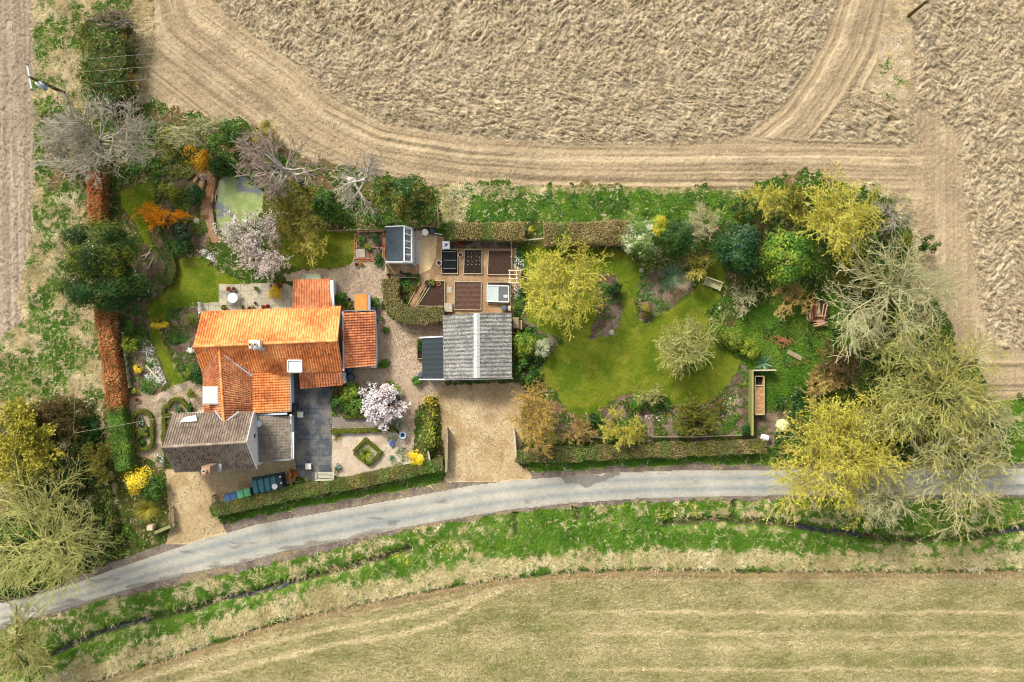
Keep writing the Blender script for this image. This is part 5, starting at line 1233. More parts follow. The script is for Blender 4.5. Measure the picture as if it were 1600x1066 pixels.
# stones and ornaments
q = W(578, 598); tag(MB().box((q[0], q[1], .2), (.75, .42, .4), R_(-14), 0, .85).build('stone_trough', STONE, None, tuple(q), bevel=.05), 'pale stone trough above the white-flowering cherry', 'trough')
q = W(630.5, 679); o = thing('bird_bath', 'round blue-grey bird bath beside the shingle walk', 'bird bath', q); MB().lathe(q, [(.18, 0), (.12, .06), (.1, .6)], 16).build('pedestal', STONE, o); MB().lathe((q[0], q[1], .6), [(.12, 0), (.3, .12), (.32, .16), (.26, .15), (.1, .09)], 24).build('bowl', plain('blue_glaze', S(176, 200, 216), .3, .1), o); MB().lathe((q[0], q[1], .715), [(.22, 0), (.21, .005)], 20).build('water', WATER, o)
for x, y, s, lb in ((1025, 537, .4, 'a'),): pass
def rock(px, py, s, label, seed, mat=STONE):
    r = np.random.default_rng(seed); q = W(px, py); m = MB(); n = 9; pr = []
    for k, (a, z) in enumerate(((.85, 0), (1, .3), (.8, .65), (.35, .85))): pr.append((a * s, z * s))
    m.lathe(q, pr, n); m.v = [(x + r.normal(0, .08 * s), y + r.normal(0, .08 * s), z + r.normal(0, .05 * s)) for x, y, z in m.v]
    tag(m.build('boulder', mat, None, tuple(q)), label, 'rock', 'stones in the garden beds')
rock(956, 520, .26, 'pinkish boulder at the lawn edge below the yellow tree', 1); rock(308, 346, .3, 'pale boulder beside the woodchip path and green shrubs', 2); rock(1002, 423, .2, 'pinkish stone at the top tip of the island bed', 3); rock(1124, 482, .22, 'pale stone edging the right bed by the lawn', 4); rock(1111, 500, .18, 'small brown stone lower down the right bed edge', 5)
o = thing('fountain', 'small grey stone fountain at the head of the woodchip steps', 'fountain', W(318, 277)); q = W(318, 277); MB().lathe(q, [(.26, 0), (.28, .12), (.12, .2), (.1, .5), (.2, .55), (.1, .7), (.03, .8)], 16).build('bowl', STONE, o)
# steps in the woodchip
for i, (x0, y0, x1, y1) in enumerate(((312, 276, 300, 296), (322, 282, 316, 302), (305, 272, 292, 281))):
    p, n = W(x0, y0, .1), W(x1, y1, .1); tag(MB().bar(p, n, .14, .2).build('sleeper', DKTIMB, None, tuple(p)), ['dark sleeper left of the fountain by the woodchip', 'dark sleeper nearest the pond along the woodchip steps', 'dark sleeper furthest from the pond, half under the shrubs'][i], 'sleeper', 'dark sleepers beside the woodchip path')
g = MB()
for a, b_ in zip([(341, 272), (335, 300), (333, 325), (336, 352)], [(335, 300), (333, 325), (336, 352), (347, 370)]): g.bar(W(*a, .05), W(*b_, .05), .09, .14)
tag(g.build('pond_edging', DKTIMB, None, tuple(W(335, 320))), 'dark timber edging between the pond and the woodchip path', 'edging')

# fences, gates, walls
def fence_line(line, h, label, mat, style='rail', cat='fence', name='fence', sp=1.8, w=.1):
    pts = [W(x, y, h) for x, y in line]; o = thing(name, label, cat, (pts[0][0], pts[0][1], 0))
    pts = [np.array([p[0], p[1], 0]) for p in pts]; cum = 0; rails = MB(); posts = []
    for a, b in zip(pts[:-1], pts[1:]):
        L_ = np.linalg.norm(b - a); n = max(1, int(round(L_ / sp)))
        for i in range(n + (1 if b is pts[-1] else 0)): posts.append(a + (b - a) * i / n)
        d = nrm(b - a)
        if style == 'rail':
            for z in (.35, .7, .98): rails.bar(a + [0, 0, z * h], b + [0, 0, z * h], .05, .1)
        elif style == 'wire':
            for z in (.4, .7, .95): rails.bar(a + [0, 0, z * h], b + [0, 0, z * h], .02, .02)
        elif style == 'board': rails.bar(a + [0, 0, h * .48], b + [0, 0, h * .48], w, h * .96); rails.bar(a + [0, 0, h * .98], b + [0, 0, h * .98], w + .05, .05)
        elif style == 'picket':
            k = int(L_ / .11)
            for i in range(k): q = a + (b - a) * (i + .5) / k; rails.bar(q + [0, 0, .05], q + [0, 0, h], .07, .025)
            rails.bar(a + [0, 0, h * .8], b + [0, 0, h * .8], .05, .06)
    rails.build({'board': 'boards', 'picket': 'pickets'}.get(style, 'rails'), mat, o)
    for p in posts[:60]: MB().box((p[0], p[1], h * .5), (.1, .1, h * 1.06)).build('post', mat, o)
    return o
fence_line([(512, 360), (604, 358)], 1.0, 'low picket fence behind the small lawn and herb bed', TIMB, 'picket')
fence_line([(642, 356), (660, 353), (678, 354)], 1.1, 'short picket fence behind the two barrels', TIMB, 'picket')
fence_line([(683.5, 325), (684.5, 355)], 1.1, 'short run of timber boards at the left end of the trimmed hedge', TIMB, 'rail')
fence_line([(820, 375), (851, 372)], .9, 'pale top rail closing the gap between the two trimmed hedges', PALETIMB, 'rail')
fence_line([(799, 379), (798.5, 423)], 1.0, 'pale post and wire fence beside the white-flowered border', PALETIMB, 'wire', sp=1.0)
fence_line([(798, 445), (798, 480)], 1.0, 'pale post and wire fence right of the cold frame', PALETIMB, 'wire', sp=1.0)
fence_line([(179, 505), (183, 560), (192, 618)], 1.2, 'long thin pale rail along the back of the copper beech hedge', PALETIMB, 'wire', sp=2)
fence_line([(190, 520), (194, 555), (201, 605)], .9, 'shorter thin rail along the flower border right of the beech hedge', PALETIMB, 'wire', sp=2)
fence_line([(1176, 579), (1176, 680)], 1.35, 'mossy board fence left of the compost bay', plain('mossy_board', S(158, 158, 90), .9, .2), 'board', w=.12)
fence_line([(1178, 579), (1212, 578.5)], 1.35, 'short pale board fence across the top of the compost bay', PALETIMB, 'board', w=.06)
fence_line([(1020, 683), (1090, 683), (1165, 680)], .6, 'low timber rail between the shrub bed and the road hedge', TIMB, 'rail')
fence_line([(875, 680), (940, 684)], .5, 'low timber rail behind the tan shrub beside the drive', TIMB, 'rail')
fence_line([(698, 671), (698, 700), (697, 737)], 1.25, 'grey timber wing fence beside the mouth of the right drive', TIMB, 'board', w=.16)
fence_line([(331, 776), (330, 797)], 1.1, 'slatted gatepost fence at the right side of the left drive', TIMB, 'picket')
fence_line([(265, 795), (265, 822)], 1.1, 'grey timber gate folded back on the left side of the left drive', TIMB, 'picket', cat='gate', name='gate')
fence_line([(241, 833), (272, 820)], .8, 'low mossy wall at the left corner of the left drive', plain('mossy_cap', S(150, 146, 96), .9, .2), 'board', cat='wall', name='low_wall', w=.22)
fence_line([(452, 738), (456, 768)], .8, 'thin boundary rail between the left drive and the slate patio', TIMB, 'rail')
fence_line([(630, 725), (645, 722)], .8, 'short pale rail left of the forsythia by the road hedge', PALETIMB, 'board', w=.12)
fence_line([(655, 727), (672, 724), (669, 706)], .8, 'pale rails around the foot of the forsythia beside the drive hedge', PALETIMB, 'board', w=.1)
fence_line([(803, 672), (806, 712)], 1.2, 'narrow pale gate folded open against the bushy tan tree', PALETIMB, 'board', cat='gate', name='gate', w=.12)
fence_line([(310, 473), (311, 489)], .9, 'white-framed trellis at the left corner of the farmhouse roof', WHITE, 'picket', cat='trellis', name='trellis')
fence_line([(602, 413), (603, 428)], 1.0, 'short pale fence at the top of the curved hedge', PALETIMB, 'rail')
fence_line([(612, 433), (650, 434)], .5, 'low edging rail across the top of the leafy bed', TIMB, 'rail')
# herb bed edged in brick
o = thing('brick_edging', 'old red brick edging framing the herb bed left of the potting shed', 'edging', W(578, 385)); g = MB(); r = np.random.default_rng(2); BRK = [TERRA, plain('pale_brick', S(206, 160, 124), .9, .15)]
for (x0, y0, x1, y1) in ((556, 363, 601, 361), (555, 365, 554, 407), (558, 365, 557, 388), (602, 364, 601, 405), (599, 364, 598.5, 404), (555, 404, 590, 404), (555, 407, 585, 407), (570, 385, 598, 388), (575, 395, 577, 402)):
    L_ = math.hypot(x1 - x0, y1 - y0); n = int(L_ / 3.4); a = math.atan2(-(y1 - y0), x1 - x0)
    for i in range(n):
        t = (i + .5) / n; q = W(x0 + (x1 - x0) * t, y0 + (y1 - y0) * t); g.box((q[0], q[1], .07 + r.normal(0, .008)), (.17, .1, .1), a + r.normal(0, .06), int(r.integers(0, 2)))
g.build('bricks', BRK, o)
q = W(563, 396); o2 = tag(MB().box((q[0], q[1], .06), (.8, .75, .06), R_(3)).build('paving_slab', STONE, None, tuple(q)), 'pale slab with small plants at the lower left of the herb bed', 'slab')
# brick path edges in the vegetable plot
for (x0, y0, x1, y1, lb) in ((656, 441, 637, 477, 'pale timber edging along the left of the diagonal brick path'), (668, 446, 650, 478, 'pale timber edging along the right of the diagonal brick path')):
    p, n = W(x0, y0, .1), W(x1, y1, .1); tag(MB().bar(p, n, .06, .16).build('path_edging', TIMB2, None, tuple(p)), lb, 'edging')
p = ribbon([(664, 436), (653, 455), (641, 477)], 11); pts = [tuple(W(x, y)[:2]) for x, y in p]
g = MB(); g.prism(pts, .0, .062); tag(g.build('brick_path', GM['veg_path']), kind='structure')
# compost bay, drum, bale, logs, planks
o = thing('compost_bay', 'long timber compost bay, one end open and dark, filled with brown litter', 'compost bay', W(1187, 620)); g = MB(); h = .8
x0, y1 = W(1180, 588, h)[:2]; x1, y0 = W(1194, 648, h)[:2]; ym = W(1187, 602.5, h)[1]
for (ax_, ay_, bx, by) in ((x0, y0, x1, y0), (x0, y1, x1, y1), (x1, y0, x1, y1), (x0, ym, x1, ym), (x0, y0, x0, y1)): g.bar((ax_, ay_, h / 2), (bx, by, h / 2), .07, h)
g.build('frame', plain('bay_timber', S(206, 186, 146), .85, .15), o); g = MB(); n = 16
X, Y = np.meshgrid(np.linspace(x0 + .04, x1 - .04, 10), np.linspace(y0 + .04, ym - .04, 26)); Z = .66 + .22 * (fbm(X * 3, Y * 3, 3, 1) - .5); ix = np.arange(260).reshape(26, 10); F = np.stack([ix[:-1, :-1], ix[:-1, 1:], ix[1:, 1:], ix[1:, :-1]], -1).reshape(-1, 4)
put('compost', np.stack([X, Y, Z], -1).reshape(-1, 3), F, [plain('leaf_compost', S(178, 138, 96), .95, .4, 6)], o, smooth=True)
MB().box(((x0 + x1) / 2, (ym + y1) / 2, .1), (x1 - x0 - .1, y1 - ym - .1, .1)).build('floor', SOILD, o)
b = W(1195, 684, .4); o = thing('drum', 'white drum lying on its side with a dark open mouth near the compost bay', 'drum', (b[0], b[1], 0)); axd = nrm(np.array([.95, -.2, .28]))
MB().lathe(b - axd * .35, [(.2, 0), (.26, .06), (.28, .4), (.24, .66), (.25, .7), (.18, .7), (.17, .5)], 22, cap=False, axis=axd).build('shell', WHITE, o, smooth=True); MB().lathe(b + axd * .22, [(.19, 0), (.18, .02)], 18, axis=axd).build('inside', BLACKP, o)
b = W(1224, 665, .5); b[2] = 0; m = MB(); r = np.random.default_rng(6); m.lathe(b, [(.5, 0), (.56, .2), (.5, .45), (.33, .62), (.12, .7)], 22); m.v = [(x + r.normal(0, .045), y + r.normal(0, .045), z + r.normal(0, .03)) for x, y, z in m.v]
o = tag(m.build('covered_heap', plain('cream_tarpaulin', S(244, 234, 170), .6, .12, 4), None, tuple(b), smooth=True), 'cream tarpaulin heap with folded top beside the big yellow tree', 'tarpaulin')
LOGM = [wood_mat('split_log', S(222, 190, 152), S(188, 150, 112), 9), wood_mat('log_bark', S(104, 78, 58), S(80, 60, 44), 9), wood_mat('red_log', S(186, 128, 92), S(160, 106, 74), 9)]
r = np.random.default_rng(14)
for i in range(44):
    if i < 26: px, py, a, z = 1264.5 + (i % 13) * 2.35 + r.normal(0, .3), 482 + r.normal(0, 2.4) + (0 if i < 13 else 1.5), R_(86) + r.normal(0, .10), .54 + .13 * (i // 13)
    else: px, py, a, z = 1281 + r.normal(0, 1.5), 494 + (i - 26) % 9 * 1.9, R_(5) + r.normal(0, .1), .54 + .13 * ((i - 26) // 9)
    if i < 26 and i % 13 < 4: py += 7
    ln = (1.2 if i < 26 else 1.0) * r.uniform(.85, 1.12); q = W(px, py, z); d = np.array([math.cos(a), math.sin(a), r.normal(0, .02)]); rad = r.uniform(.042, .06)
    m = MB().lathe(q - d * ln / 2, [(rad, 0), (rad * 1.04, ln * .5), (rad * .95, ln)], 7, axis=d); tag(m.build('log', LOGM[[0, 1, 2, 0, 1][int(r.integers(0, 5))]], None, tuple(q)), 'split log in the stacked pile right of the green shrubs', 'log', 'logs in the stacked pile')
o = thing('log_rack', 'low rack carrying the stacked log pile', 'rack', W(1279, 489)); g = MB(); q = W(1278, 488, .2); g.box((q[0], q[1], .42), (1.5, 1.7, .08), R_(-4)); g.build('base', DKTIMB, o); g = MB()
for dx, dy in ((-.75, .85), (-.7, -.8), (.72, .85), (.74, -.8)): g.box((q[0] + dx, q[1] + dy, .2), (.1, .1, .4))
g.build('post', DKTIMB, o); 
q = W(1241, 555); tag(MB().box((q[0], q[1], .16), (1.35, .38, .09), R_(-28)).build('plank', TIMB, None, tuple(q)), 'grey plank lying on the long grass below the log pile', 'plank')
q = W(1218, 533); g = MB(); r = np.random.default_rng(3)
for i in range(14): a = R_(-20) + r.normal(0, .5); c = q + np.array([r.normal(0, .35), r.normal(0, .15), .1 + .02 * i]); d = np.array([math.cos(a), math.sin(a), .05]) * r.uniform(.3, .6); g.bar(c - d, c + d, .06, .06)
tag(g.build('branch_heap', LOGM[2], None, tuple(q)), 'small heap of cut reddish branches on the long grass', 'branches')
q = W(239, 241); o = tag(MB().lathe((q[0], q[1], 0), [(.42, 0), (.42, .42), (.36, .42), (.34, .3)], 6).build('wooden_planter', TIMB, None, tuple(q)), 'six-sided wooden planter under the big bare tree', 'planter')
q = W(240, 822); o = tag(MB().box((q[0], q[1], .5), (.5, .42, 1.0)).build('post_box', CREAMP, None, tuple(q), bevel=.02), 'cream box beside the yellow-green grasses at the left drive', 'box')
for i, (x, y, a) in enumerate(((232, 395, 60), (235, 412, 62), (228, 398, 20))):
    q = W(x, y, .1); d = np.array([math.cos(R_(a)), math.sin(R_(a)), .02]) * .5; tag(MB().bar(q - d, q + d, .06, .05).build('stake', PALETIMB, None, tuple(q)), ['pale stake at the lawn edge beside the dark conifer, upper one', 'pale stake leaning between white flowers and the low dark bush', 'short pale stake nearest the conifer'][i], 'stake')
p, n = W(252, 583, .12), W(263, 594, .12)
q0, q1 = W(228, 571, .15), W(250, 595, .15); tag(MB().bar(q0, q1, .16, .1).build('plank', PALETIMB, None, tuple(q0)), 'pale weathered plank across the flower bed above the gravel', 'plank')
q0, q1 = W(645, 770, .1), W(657, 742, .7); tag(MB().bar(W(645, 736, .4), W(659, 740, .9), .08, .06).build('stake', PALETIMB, None, tuple(q0)), 'pale stake poking out of the road hedge below the forsythia', 'stake')
# ---------------------------------------------------------------- hedges
hedge([(146, 268), (147, 350)], 22, 1.9, 1, ['beech'], 'upper stretch of copper beech hedge under the big bare tree', dens=200, lsz=.075)
hedge([(157, 470), (163, 520), (171, 575), (179, 645), (192, 735)], 25, 1.9, 2, ['beech', 'green', 'green'], 'long clipped hedge, copper beech above and green at its lower end', prob=[(0, 0), (.62, 0), (.67, 1.5), (1, 1.5)], lsz=.075, dens=190)
hedge([(700, 360), (760, 361), (819, 361)], 29, 1.8, 3, ['green', 'hornbeam', 'mid', 'hornbeam', 'hornbeam'], 'trimmed tan and green hedge above the vegetable beds', prob=[(0, 0), (.16, 1), (.4, 1), (.45, 2), (.55, 2), (.62, 3), (1, 4)], lsz=.06, dens=150)
hedge([(851, 366), (920, 364), (985, 362)], 37, 1.9, 4, ['hornbeam', 'mid', 'hornbeam', 'hornbeam'], 'trimmed tan hedge with one green patch above the yellow tree', prob=[(0, 0), (.1, 0), (.17, 1.2), (.26, 1.2), (.34, 2), (1, 3)], lsz=.06, dens=150)
hedge([(609, 436), (609, 460), (616, 480), (632, 493), (660, 496), (692, 489)], 27, 1.6, 5, ['hedge', 'hornbeam', 'hedge'], 'curving brown-green hedge around the vegetable plot', lsz=.055, dens=160)
hedge([(328, 800), (380, 788), (450, 772), (540, 757), (620, 740), (692, 727)], 21, 1.3, 6, ['hedge', 'olive', 'hedge', 'mid', 'hedge', 'green', 'hedge'], 'long mixed hedge between the cottage garden and the lane', wob=1.6, lsz=.062, dens=150)
hedge([(808, 714), (900, 710), (1000, 706), (1100, 702), (1198, 698)], 22, 1.3, 7, ['hedge', 'olive', 'hedge', 'hornbeam', 'hedge', 'mid'], 'long mixed hedge between the lawn garden and the lane', wob=2.0, lsz=.062, dens=140)
hedge([(517, 675), (616, 671)], 7, .45, 8, ['box'], 'low box hedge along the top of the pale shingle square', lsz=.045, dens=330, rough=.03)
hedge([(536, 651.5), (577, 650)], 6, .45, 9, ['box'], 'low box edging at the bottom of the leafy front bed', lsz=.045, dens=330, rough=.03)
def boxloop(lines, w, h, label, name='box_hedge'):
    root = None
    for i, l in enumerate(lines):
        o = hedge(l, w, h, 20 + i, ['box'], label, name=name, lsz=.045, dens=330, rough=.03, wob=.3)
        if root is None: root = o
        else:
            for ch in list(o.children):
                d = np.array(o.location) - np.array(root.location); ch.parent = root; ch.location = tuple(d)
            bpy.data.objects.remove(o)
    return root
boxloop([[(571, 687), (595, 708)], [(596, 706), (578, 726)], [(577, 727), (553, 708)], [(553, 706), (572, 686)]], 5.5, .45, 'diamond of clipped box around the spiky palm')
ov = [(221 + 15 * math.cos(t) * (1 if True else 1), 657 + 15 * math.sin(t)) for t in np.linspace(math.pi, 2 * math.pi, 9)] + [(237, 690)] + [(222 + 15 * math.cos(t), 690 + 13 * math.sin(t)) for t in np.linspace(0, math.pi, 9)] + [(206, 656)]
boxloop([ov, [(211, 672), (230, 680)], [(229, 668), (214, 684)]], 6, .5, 'oval knot of clipped box on the gravel left of the curved path')
boxloop([[(255, 690), (255, 636), (262, 634)], [(262, 636), (265, 628), (274, 623), (284, 626), (289, 634)], [(289, 634), (295, 636), (295, 652)], [(256, 650), (268, 650)], [(262, 662), (270, 656)]], 6.5, .5, 'box hedge with a rounded bay beside the brown tiled roof')
hedge([(252, 384), (262, 402), (266, 420), (258, 444)], 20, .8, 12, ['dark', 'dark'], 'low dark rounded hedge hugging the edge of the left lawn', wob=1.5, lsz=.07)
hedge([(672, 622), (669, 660), (672, 700)], 15, 1.3, 13, ['gold', 'lime', 'lime', 'green'], 'yellow-green bushy hedge between the shingle walk and the drive', prob=[(0, .3), (.25, .8), (.5, 1.4), (1, 2.2)], wob=4.5, rough=.3, lsz=.085)
hedge([(659, 634), (662, 670), (666, 700)], 9, .9, 14, ['green', 'dark'], 'dark green low growth along the shingle side of the yellow hedge', wob=2, lsz=.085)
hedge([(160, 30), (163, 70), (166, 110), (166, 160)], 62, 2.6, 15, ['olive', 'dark', 'hedge', 'olive', 'dark', 'mid'], 'tall overgrown dark hedge between the two fields', wob=3.5, lsz=.1, rough=.75, dens=85)
for i, (x, y, rr, lb) in enumerate(((140, 60, 22, 'left'), (190, 70, 22, 'right'), (140, 115, 22, 'lower left'), (192, 125, 22, 'lower right'))):
    bare(x, y, rr, 2.6, 500 + i, 'tan' if i % 2 else 'olive', 'straggly bare bush on the ' + lb + ' flank of the overgrown hedge', n=(9, 5, 5, 4), multi=4, cat='shrub', name='twiggy_shrub', leaf='olive', nleaf=500, lsz=.06)
# ---------------------------------------------------------------- bramble banks (no one could count the stems)
cover('bramble_bank', [[(20, 640), (80, 622), (150, 622), (162, 690), (180, 790), (200, 850), (120, 880), (40, 800)]], 15000, 3, ['dark', 'olive', 'black', 'mid', 'straw'], [4, 4, 3, 2, 1], .11, 'olive bramble bank below the rough grass', 1.3, clump=.25)
cover('bramble_bank', [[(1300, 480), (1345, 440), (1420, 430), (1440, 560), (1420, 700), (1330, 620), (1300, 560)]], 7000, 4, ['dark', 'olive', 'green'], [3, 2, 2], .11, 'dark undergrowth below the bare trees on the right', .7, clump=.35)
cover('undergrowth_leaves', [[(70, 190), (240, 190), (330, 200), (400, 215), (470, 262), (640, 290), (680, 330), (600, 352), (480, 345), (420, 300), (330, 262), (240, 262), (180, 300), (90, 260)]], 16000, 5, ['olive', 'dark', 'green', 'mid'], [3, 3, 3, 2], .1, 'mixed green undergrowth beneath the bare trees at the top left', .5, clump=.35)
cover('ditch_greenery', [[(1150, 330), (1240, 300), (1330, 300), (1420, 340), (1430, 440), (1330, 430), (1250, 350)]], 7000, 6, ['dark', 'green', 'olive'], [3, 2, 2], .1, 'dark greenery under the trees at the field corner', .6, clump=.3)
cover('woodland_cover', [[(0, 800), (180, 800), (230, 850), (60, 925), (0, 935), (-60, 900)]], 14000, 7, ['dark', 'black', 'olive', 'green'], [4, 3, 2, 2], .12, 'dark ground cover under the big bare tree by the lane', .7, clump=.2)
cover('woodland_cover', [[(1210, 620), (1300, 590), (1440, 620), (1560, 640), (1560, 730), (1210, 732)]], 15000, 8, ['dark', 'black', 'green', 'olive'], [3, 2, 2, 3], .11, 'green ground cover beneath the large yellow trees by the lane', .6, clump=.35)
# ---------------------------------------------------------------- trees
bare(152, 222, 96, 9.5, 101, 'grey', 'huge spreading bare grey tree at the upper left above the beech hedge', n=(14, 6, 6, 4), up=.12, squash=(1.0, .8))
bare(105, 210, 48, 6, 102, 'grey', 'smaller bare grey tree leaning over the left field edge', n=(9, 6, 5, 4), up=.14)
bare(300, 200, 46, 6, 103, 'pale', 'pale bare tree with fine twigs above the amber shrub', n=(10, 5, 4, 3), squash=(1.1, .7))
bare(435, 262, 62, 9, 104, 'birch', 'white-stemmed bare birch with pinkish twigs above the pond', wood2='pink', n=(12, 5, 4, 4), lean=(-35, -20), up=.1)
bare(392, 248, 34, 5, 130, 'pink', 'small reddish bare tree left of the white birch', n=(9, 6, 5, 4))
bare(560, 288, 50, 8, 105, 'birch', 'white-stemmed bare birch leaning left behind the small lawn', wood2='grey', n=(8, 5, 4, 4), lean=(26, 10), up=.08)
leafy(636, 308, 46, 7, 106, 'olive', 'dense dark olive tree behind the potting shed', 9000, .1, leaf2='dark', f2=.42, nc=60, lump=.22, sq=(1.05, .9))
bare(460, 338, 45, 5.5, 107, 'olive', 'olive twiggy tree behind the magnolia', leaf='olive', nleaf=3600, lsz=.07, n=(10, 6, 5, 4), droop=.03)
bare(480, 382, 34, 4.5, 108, 'yellow', 'yellow-twigged small tree at the left edge of the small lawn', leaf='yellow', nleaf=700, lsz=.06, n=(7, 5, 5, 4), lean=(18, -12), squash=(.8, 1.1))
leafy(510, 318, 26, 3.2, 109, 'dark', 'dark green bush between the birch and the small lawn', 2200, .1, leaf2='green', nc=16)
bare(398, 381, 56, 5.5, 110, 'grey', 'large pinkish-white flowering magnolia beside the pond', leaf='blossom', nleaf=4300, lsz=.075, n=(12, 6, 6, 4), name='magnolia_tree')
bare(597, 633, 32, 3.2, 111, 'brown', 'small weeping cherry thick with white blossom beside the shingle walk', leaf='cherry', nleaf=7000, lsz=.085, n=(13, 7, 6, 4), name='cherry_tree', droop=.1, up=.0, trunk=.7)
bare(885, 456, 72, 7.5, 112, 'yellow', 'big rounded yellow-green tree on the lawn beside the vegetable plot', leaf='yellow', nleaf=6500, lsz=.075, n=(14, 6, 5, 4), name='budding_tree', up=.12, lean=(5, -12))
bare(1065, 541, 51, 5, 113, 'lime', 'bare pale lime-twigged tree standing alone on the big lawn', n=(16, 6, 5, 4), up=.1, twig=.02, trunk=.2)
bare(832, 655, 50, 5.5, 114, 'tan', 'bushy tan-yellow tree at the right edge of the gravel drive', leaf='amber' if False else 'gold', nleaf=2200, lsz=.06, n=(13, 6, 5, 4))
bare(905, 673, 27, 2.6, 115, 'tan', 'small tan twiggy shrub between the bushy tan tree and a yellow one', n=(10, 5, 5, 4), multi=4, cat='shrub', name='twiggy_shrub')
bare(973, 671, 34, 3.6, 116, 'yellow', 'round yellow-green shrub in front of the lane hedge', leaf='yellow', nleaf=2600, lsz=.06, n=(12, 6, 5, 5), multi=4, cat='shrub', name='budding_shrub')
bare(1092, 655, 45, 3.4, 117, 'olive', 'wide olive twiggy shrub at the bottom of the lawn bed', leaf='lime', nleaf=900, lsz=.05, n=(12, 6, 5, 5), multi=4, cat='shrub', name='twiggy_shrub', squash=(1.15, .75))
bare(1020, 618, 24, 2.2, 118, 'lime', 'pale arching shrub at the lawn edge above the daffodils', n=(8, 5, 5, 3), multi=3, cat='shrub', name='twiggy_shrub', squash=(1.2, .7))
bare(1166, 463, 30, 2.8, 119, 'pale', 'spiky pale bare shrub to the right of the lawn bench', n=(14, 5, 4, 3), multi=4, cat='shrub', name='twiggy_shrub', twig=.02, up=.05)
bare(1088, 421, 28, 3, 120, 'yellow', 'yellow twiggy shrub just left of the lawn bench', n=(11, 6, 5, 4), multi=3, cat='shrub', name='twiggy_shrub')
bare(1088, 348, 32, 4.5, 121, 'pale', 'pale feathery bare tree behind the dark rounded yew', n=(10, 6, 5, 4), leaf='straw', nleaf=700, lsz=.05)
leafy(1003, 374, 34, 4.5, 122, 'mid', 'grey-green rounded evergreen at the right end of the trimmed hedge', 5200, .1, leaf2='silver', f2=.2, nc=30)
leafy(1029, 356, 23, 4.6, 123, 'gold', 'yellow-green narrow evergreen between the grey-green and the dark one', 2600, .09, leaf2='lime', f2=.5, nc=18)
leafy(1058, 372, 34, 4.6, 124, 'black', 'very dark rounded yew behind the island bed', 5200, .1, leaf2='dark', f2=.4, nc=24)
leafy(1153, 388, 47, 5.5, 125, 'blue', 'dark blue-green holly above the bench', 8500, .12, leaf2='dark', f2=.4, nc=36)
leafy(1231, 402, 50, 5.5, 126, 'green', 'bright green laurel tree with hanging leaves', 7000, .14, leaf2='lime', f2=.16, nc=34, asp=.38)
bare(1200, 308, 36, 5, 127, 'yellow', 'yellow twiggy tree at the field edge above the holly', leaf='yellow', nleaf=1500, lsz=.06, n=(10, 6, 5, 4))
leafy(1165, 330, 28, 4, 128, 'olive', 'olive brown bush between the green verge and the holly', 2600, .09, leaf2='dark', f2=.5)
bare(1305, 338, 68, 7.5, 129, 'yellow', 'large yellow budding tree at the field corner', leaf='yellow', nleaf=7000, lsz=.075, n=(14, 6, 5, 4), name='budding_tree')
bare(1395, 335, 34, 4, 131, 'grey', 'small grey bare tree fading into the ploughed field', n=(9, 5, 4, 3))
bare(1392, 458, 104, 9, 132, 'pale', 'great bare pale tree with arching branches at the edge of the right field', n=(16, 6, 5, 4), up=.1, squash=(1.05, .95))
leafy(1452, 382, 16, 3, 133, 'black', 'little dark green bush poking from the great bare pale tree', 800, .1, nc=10)
bare(1462, 610, 112, 9.5, 134, 'lime', 'large bare lime-grey tree spreading over the lane on the right', leaf='budgold', nleaf=5000, lsz=.06, n=(16, 6, 5, 4), up=.1)
bare(1300, 710, 108, 8.5, 135, 'lime', 'widest yellow budding tree overhanging the lane', leaf='yellow', nleaf=11000, lsz=.085, n=(17, 7, 6, 4), name='budding_tree', wood2='bud', twig=.019)
bare(1500, 745, 90, 8, 136, 'pale', 'pale bare tree over the lane at the right edge', leaf='budgold', nleaf=3500, lsz=.06, n=(13, 6, 5, 4))
bare(1385, 775, 58, 6.5, 137, 'pale', 'white-twigged bare tree in front of the widest yellow tree', n=(12, 6, 5, 4))
bare(1320, 560, 40, 3.2, 138, 'brown', 'brown thorny bush below the log pile', n=(9, 6, 5, 4), multi=3, cat='shrub', name='twiggy_shrub')
bare(1290, 600, 34, 2.0, 139, 'tan', 'straw-coloured brushwood beside the compost bay grass', n=(12, 6, 5, 4), multi=5, cat='shrub', name='twiggy_shrub')
bare(1240, 470, 36, 3, 140, 'tan', 'thin tan bush between the laurel and the log pile', n=(6, 5, 4, 4), multi=3, cat='shrub', name='twiggy_shrub')
leafy(152, 392, 72, 8.0, 141, 'conifer', 'large golden-green conifer over the beech hedge', 15000, .13, name='conifer_tree', leaf2='black', f2=.42, nc=60, asp=.32, lump=.26, sq=(1.05, .78))
leafy(166, 446, 74, 6.2, 142, 'black', 'dark green spreading conifer below the golden-green one', 14000, .15, name='conifer_tree', leaf2='dark', f2=.35, nc=55, asp=.28, lump=.26, sq=(1.12, .62))
bare(75, 852, 128, 11, 143, 'lime', 'giant bare lime-grey tree leaning over the lane at the lower left', n=(16, 6, 6, 4), up=.08, twig=.02, wig=.2)
bare(40, 700, 66, 7, 144, 'olive', 'yellow-green leafing tree at the left edge above the giant bare tree', leaf='budgold', nleaf=8000, lsz=.1, n=(12, 6, 5, 4), name='budding_tree')
leafy(70, 770, 55, 4.2, 145, 'dark', 'dark evergreen thicket below the yellow-green leafing tree', 6500, .12, leaf2='black', f2=.5, nc=34)
bare(25, 1000, 72, 7, 146, 'olive', 'drooping olive twiggy tree at the bottom left corner', leaf='olive', nleaf=2200, lsz=.06, n=(13, 6, 5, 4), droop=.03, wood2='lime')
bare(160, 720, 36, 3.0, 147, 'olive', 'olive thorn bush beside the green end of the clipped hedge', n=(10, 6, 5, 4), multi=4, cat='shrub', name='twiggy_shrub', leaf='olive', nleaf=1500, lsz=.06)
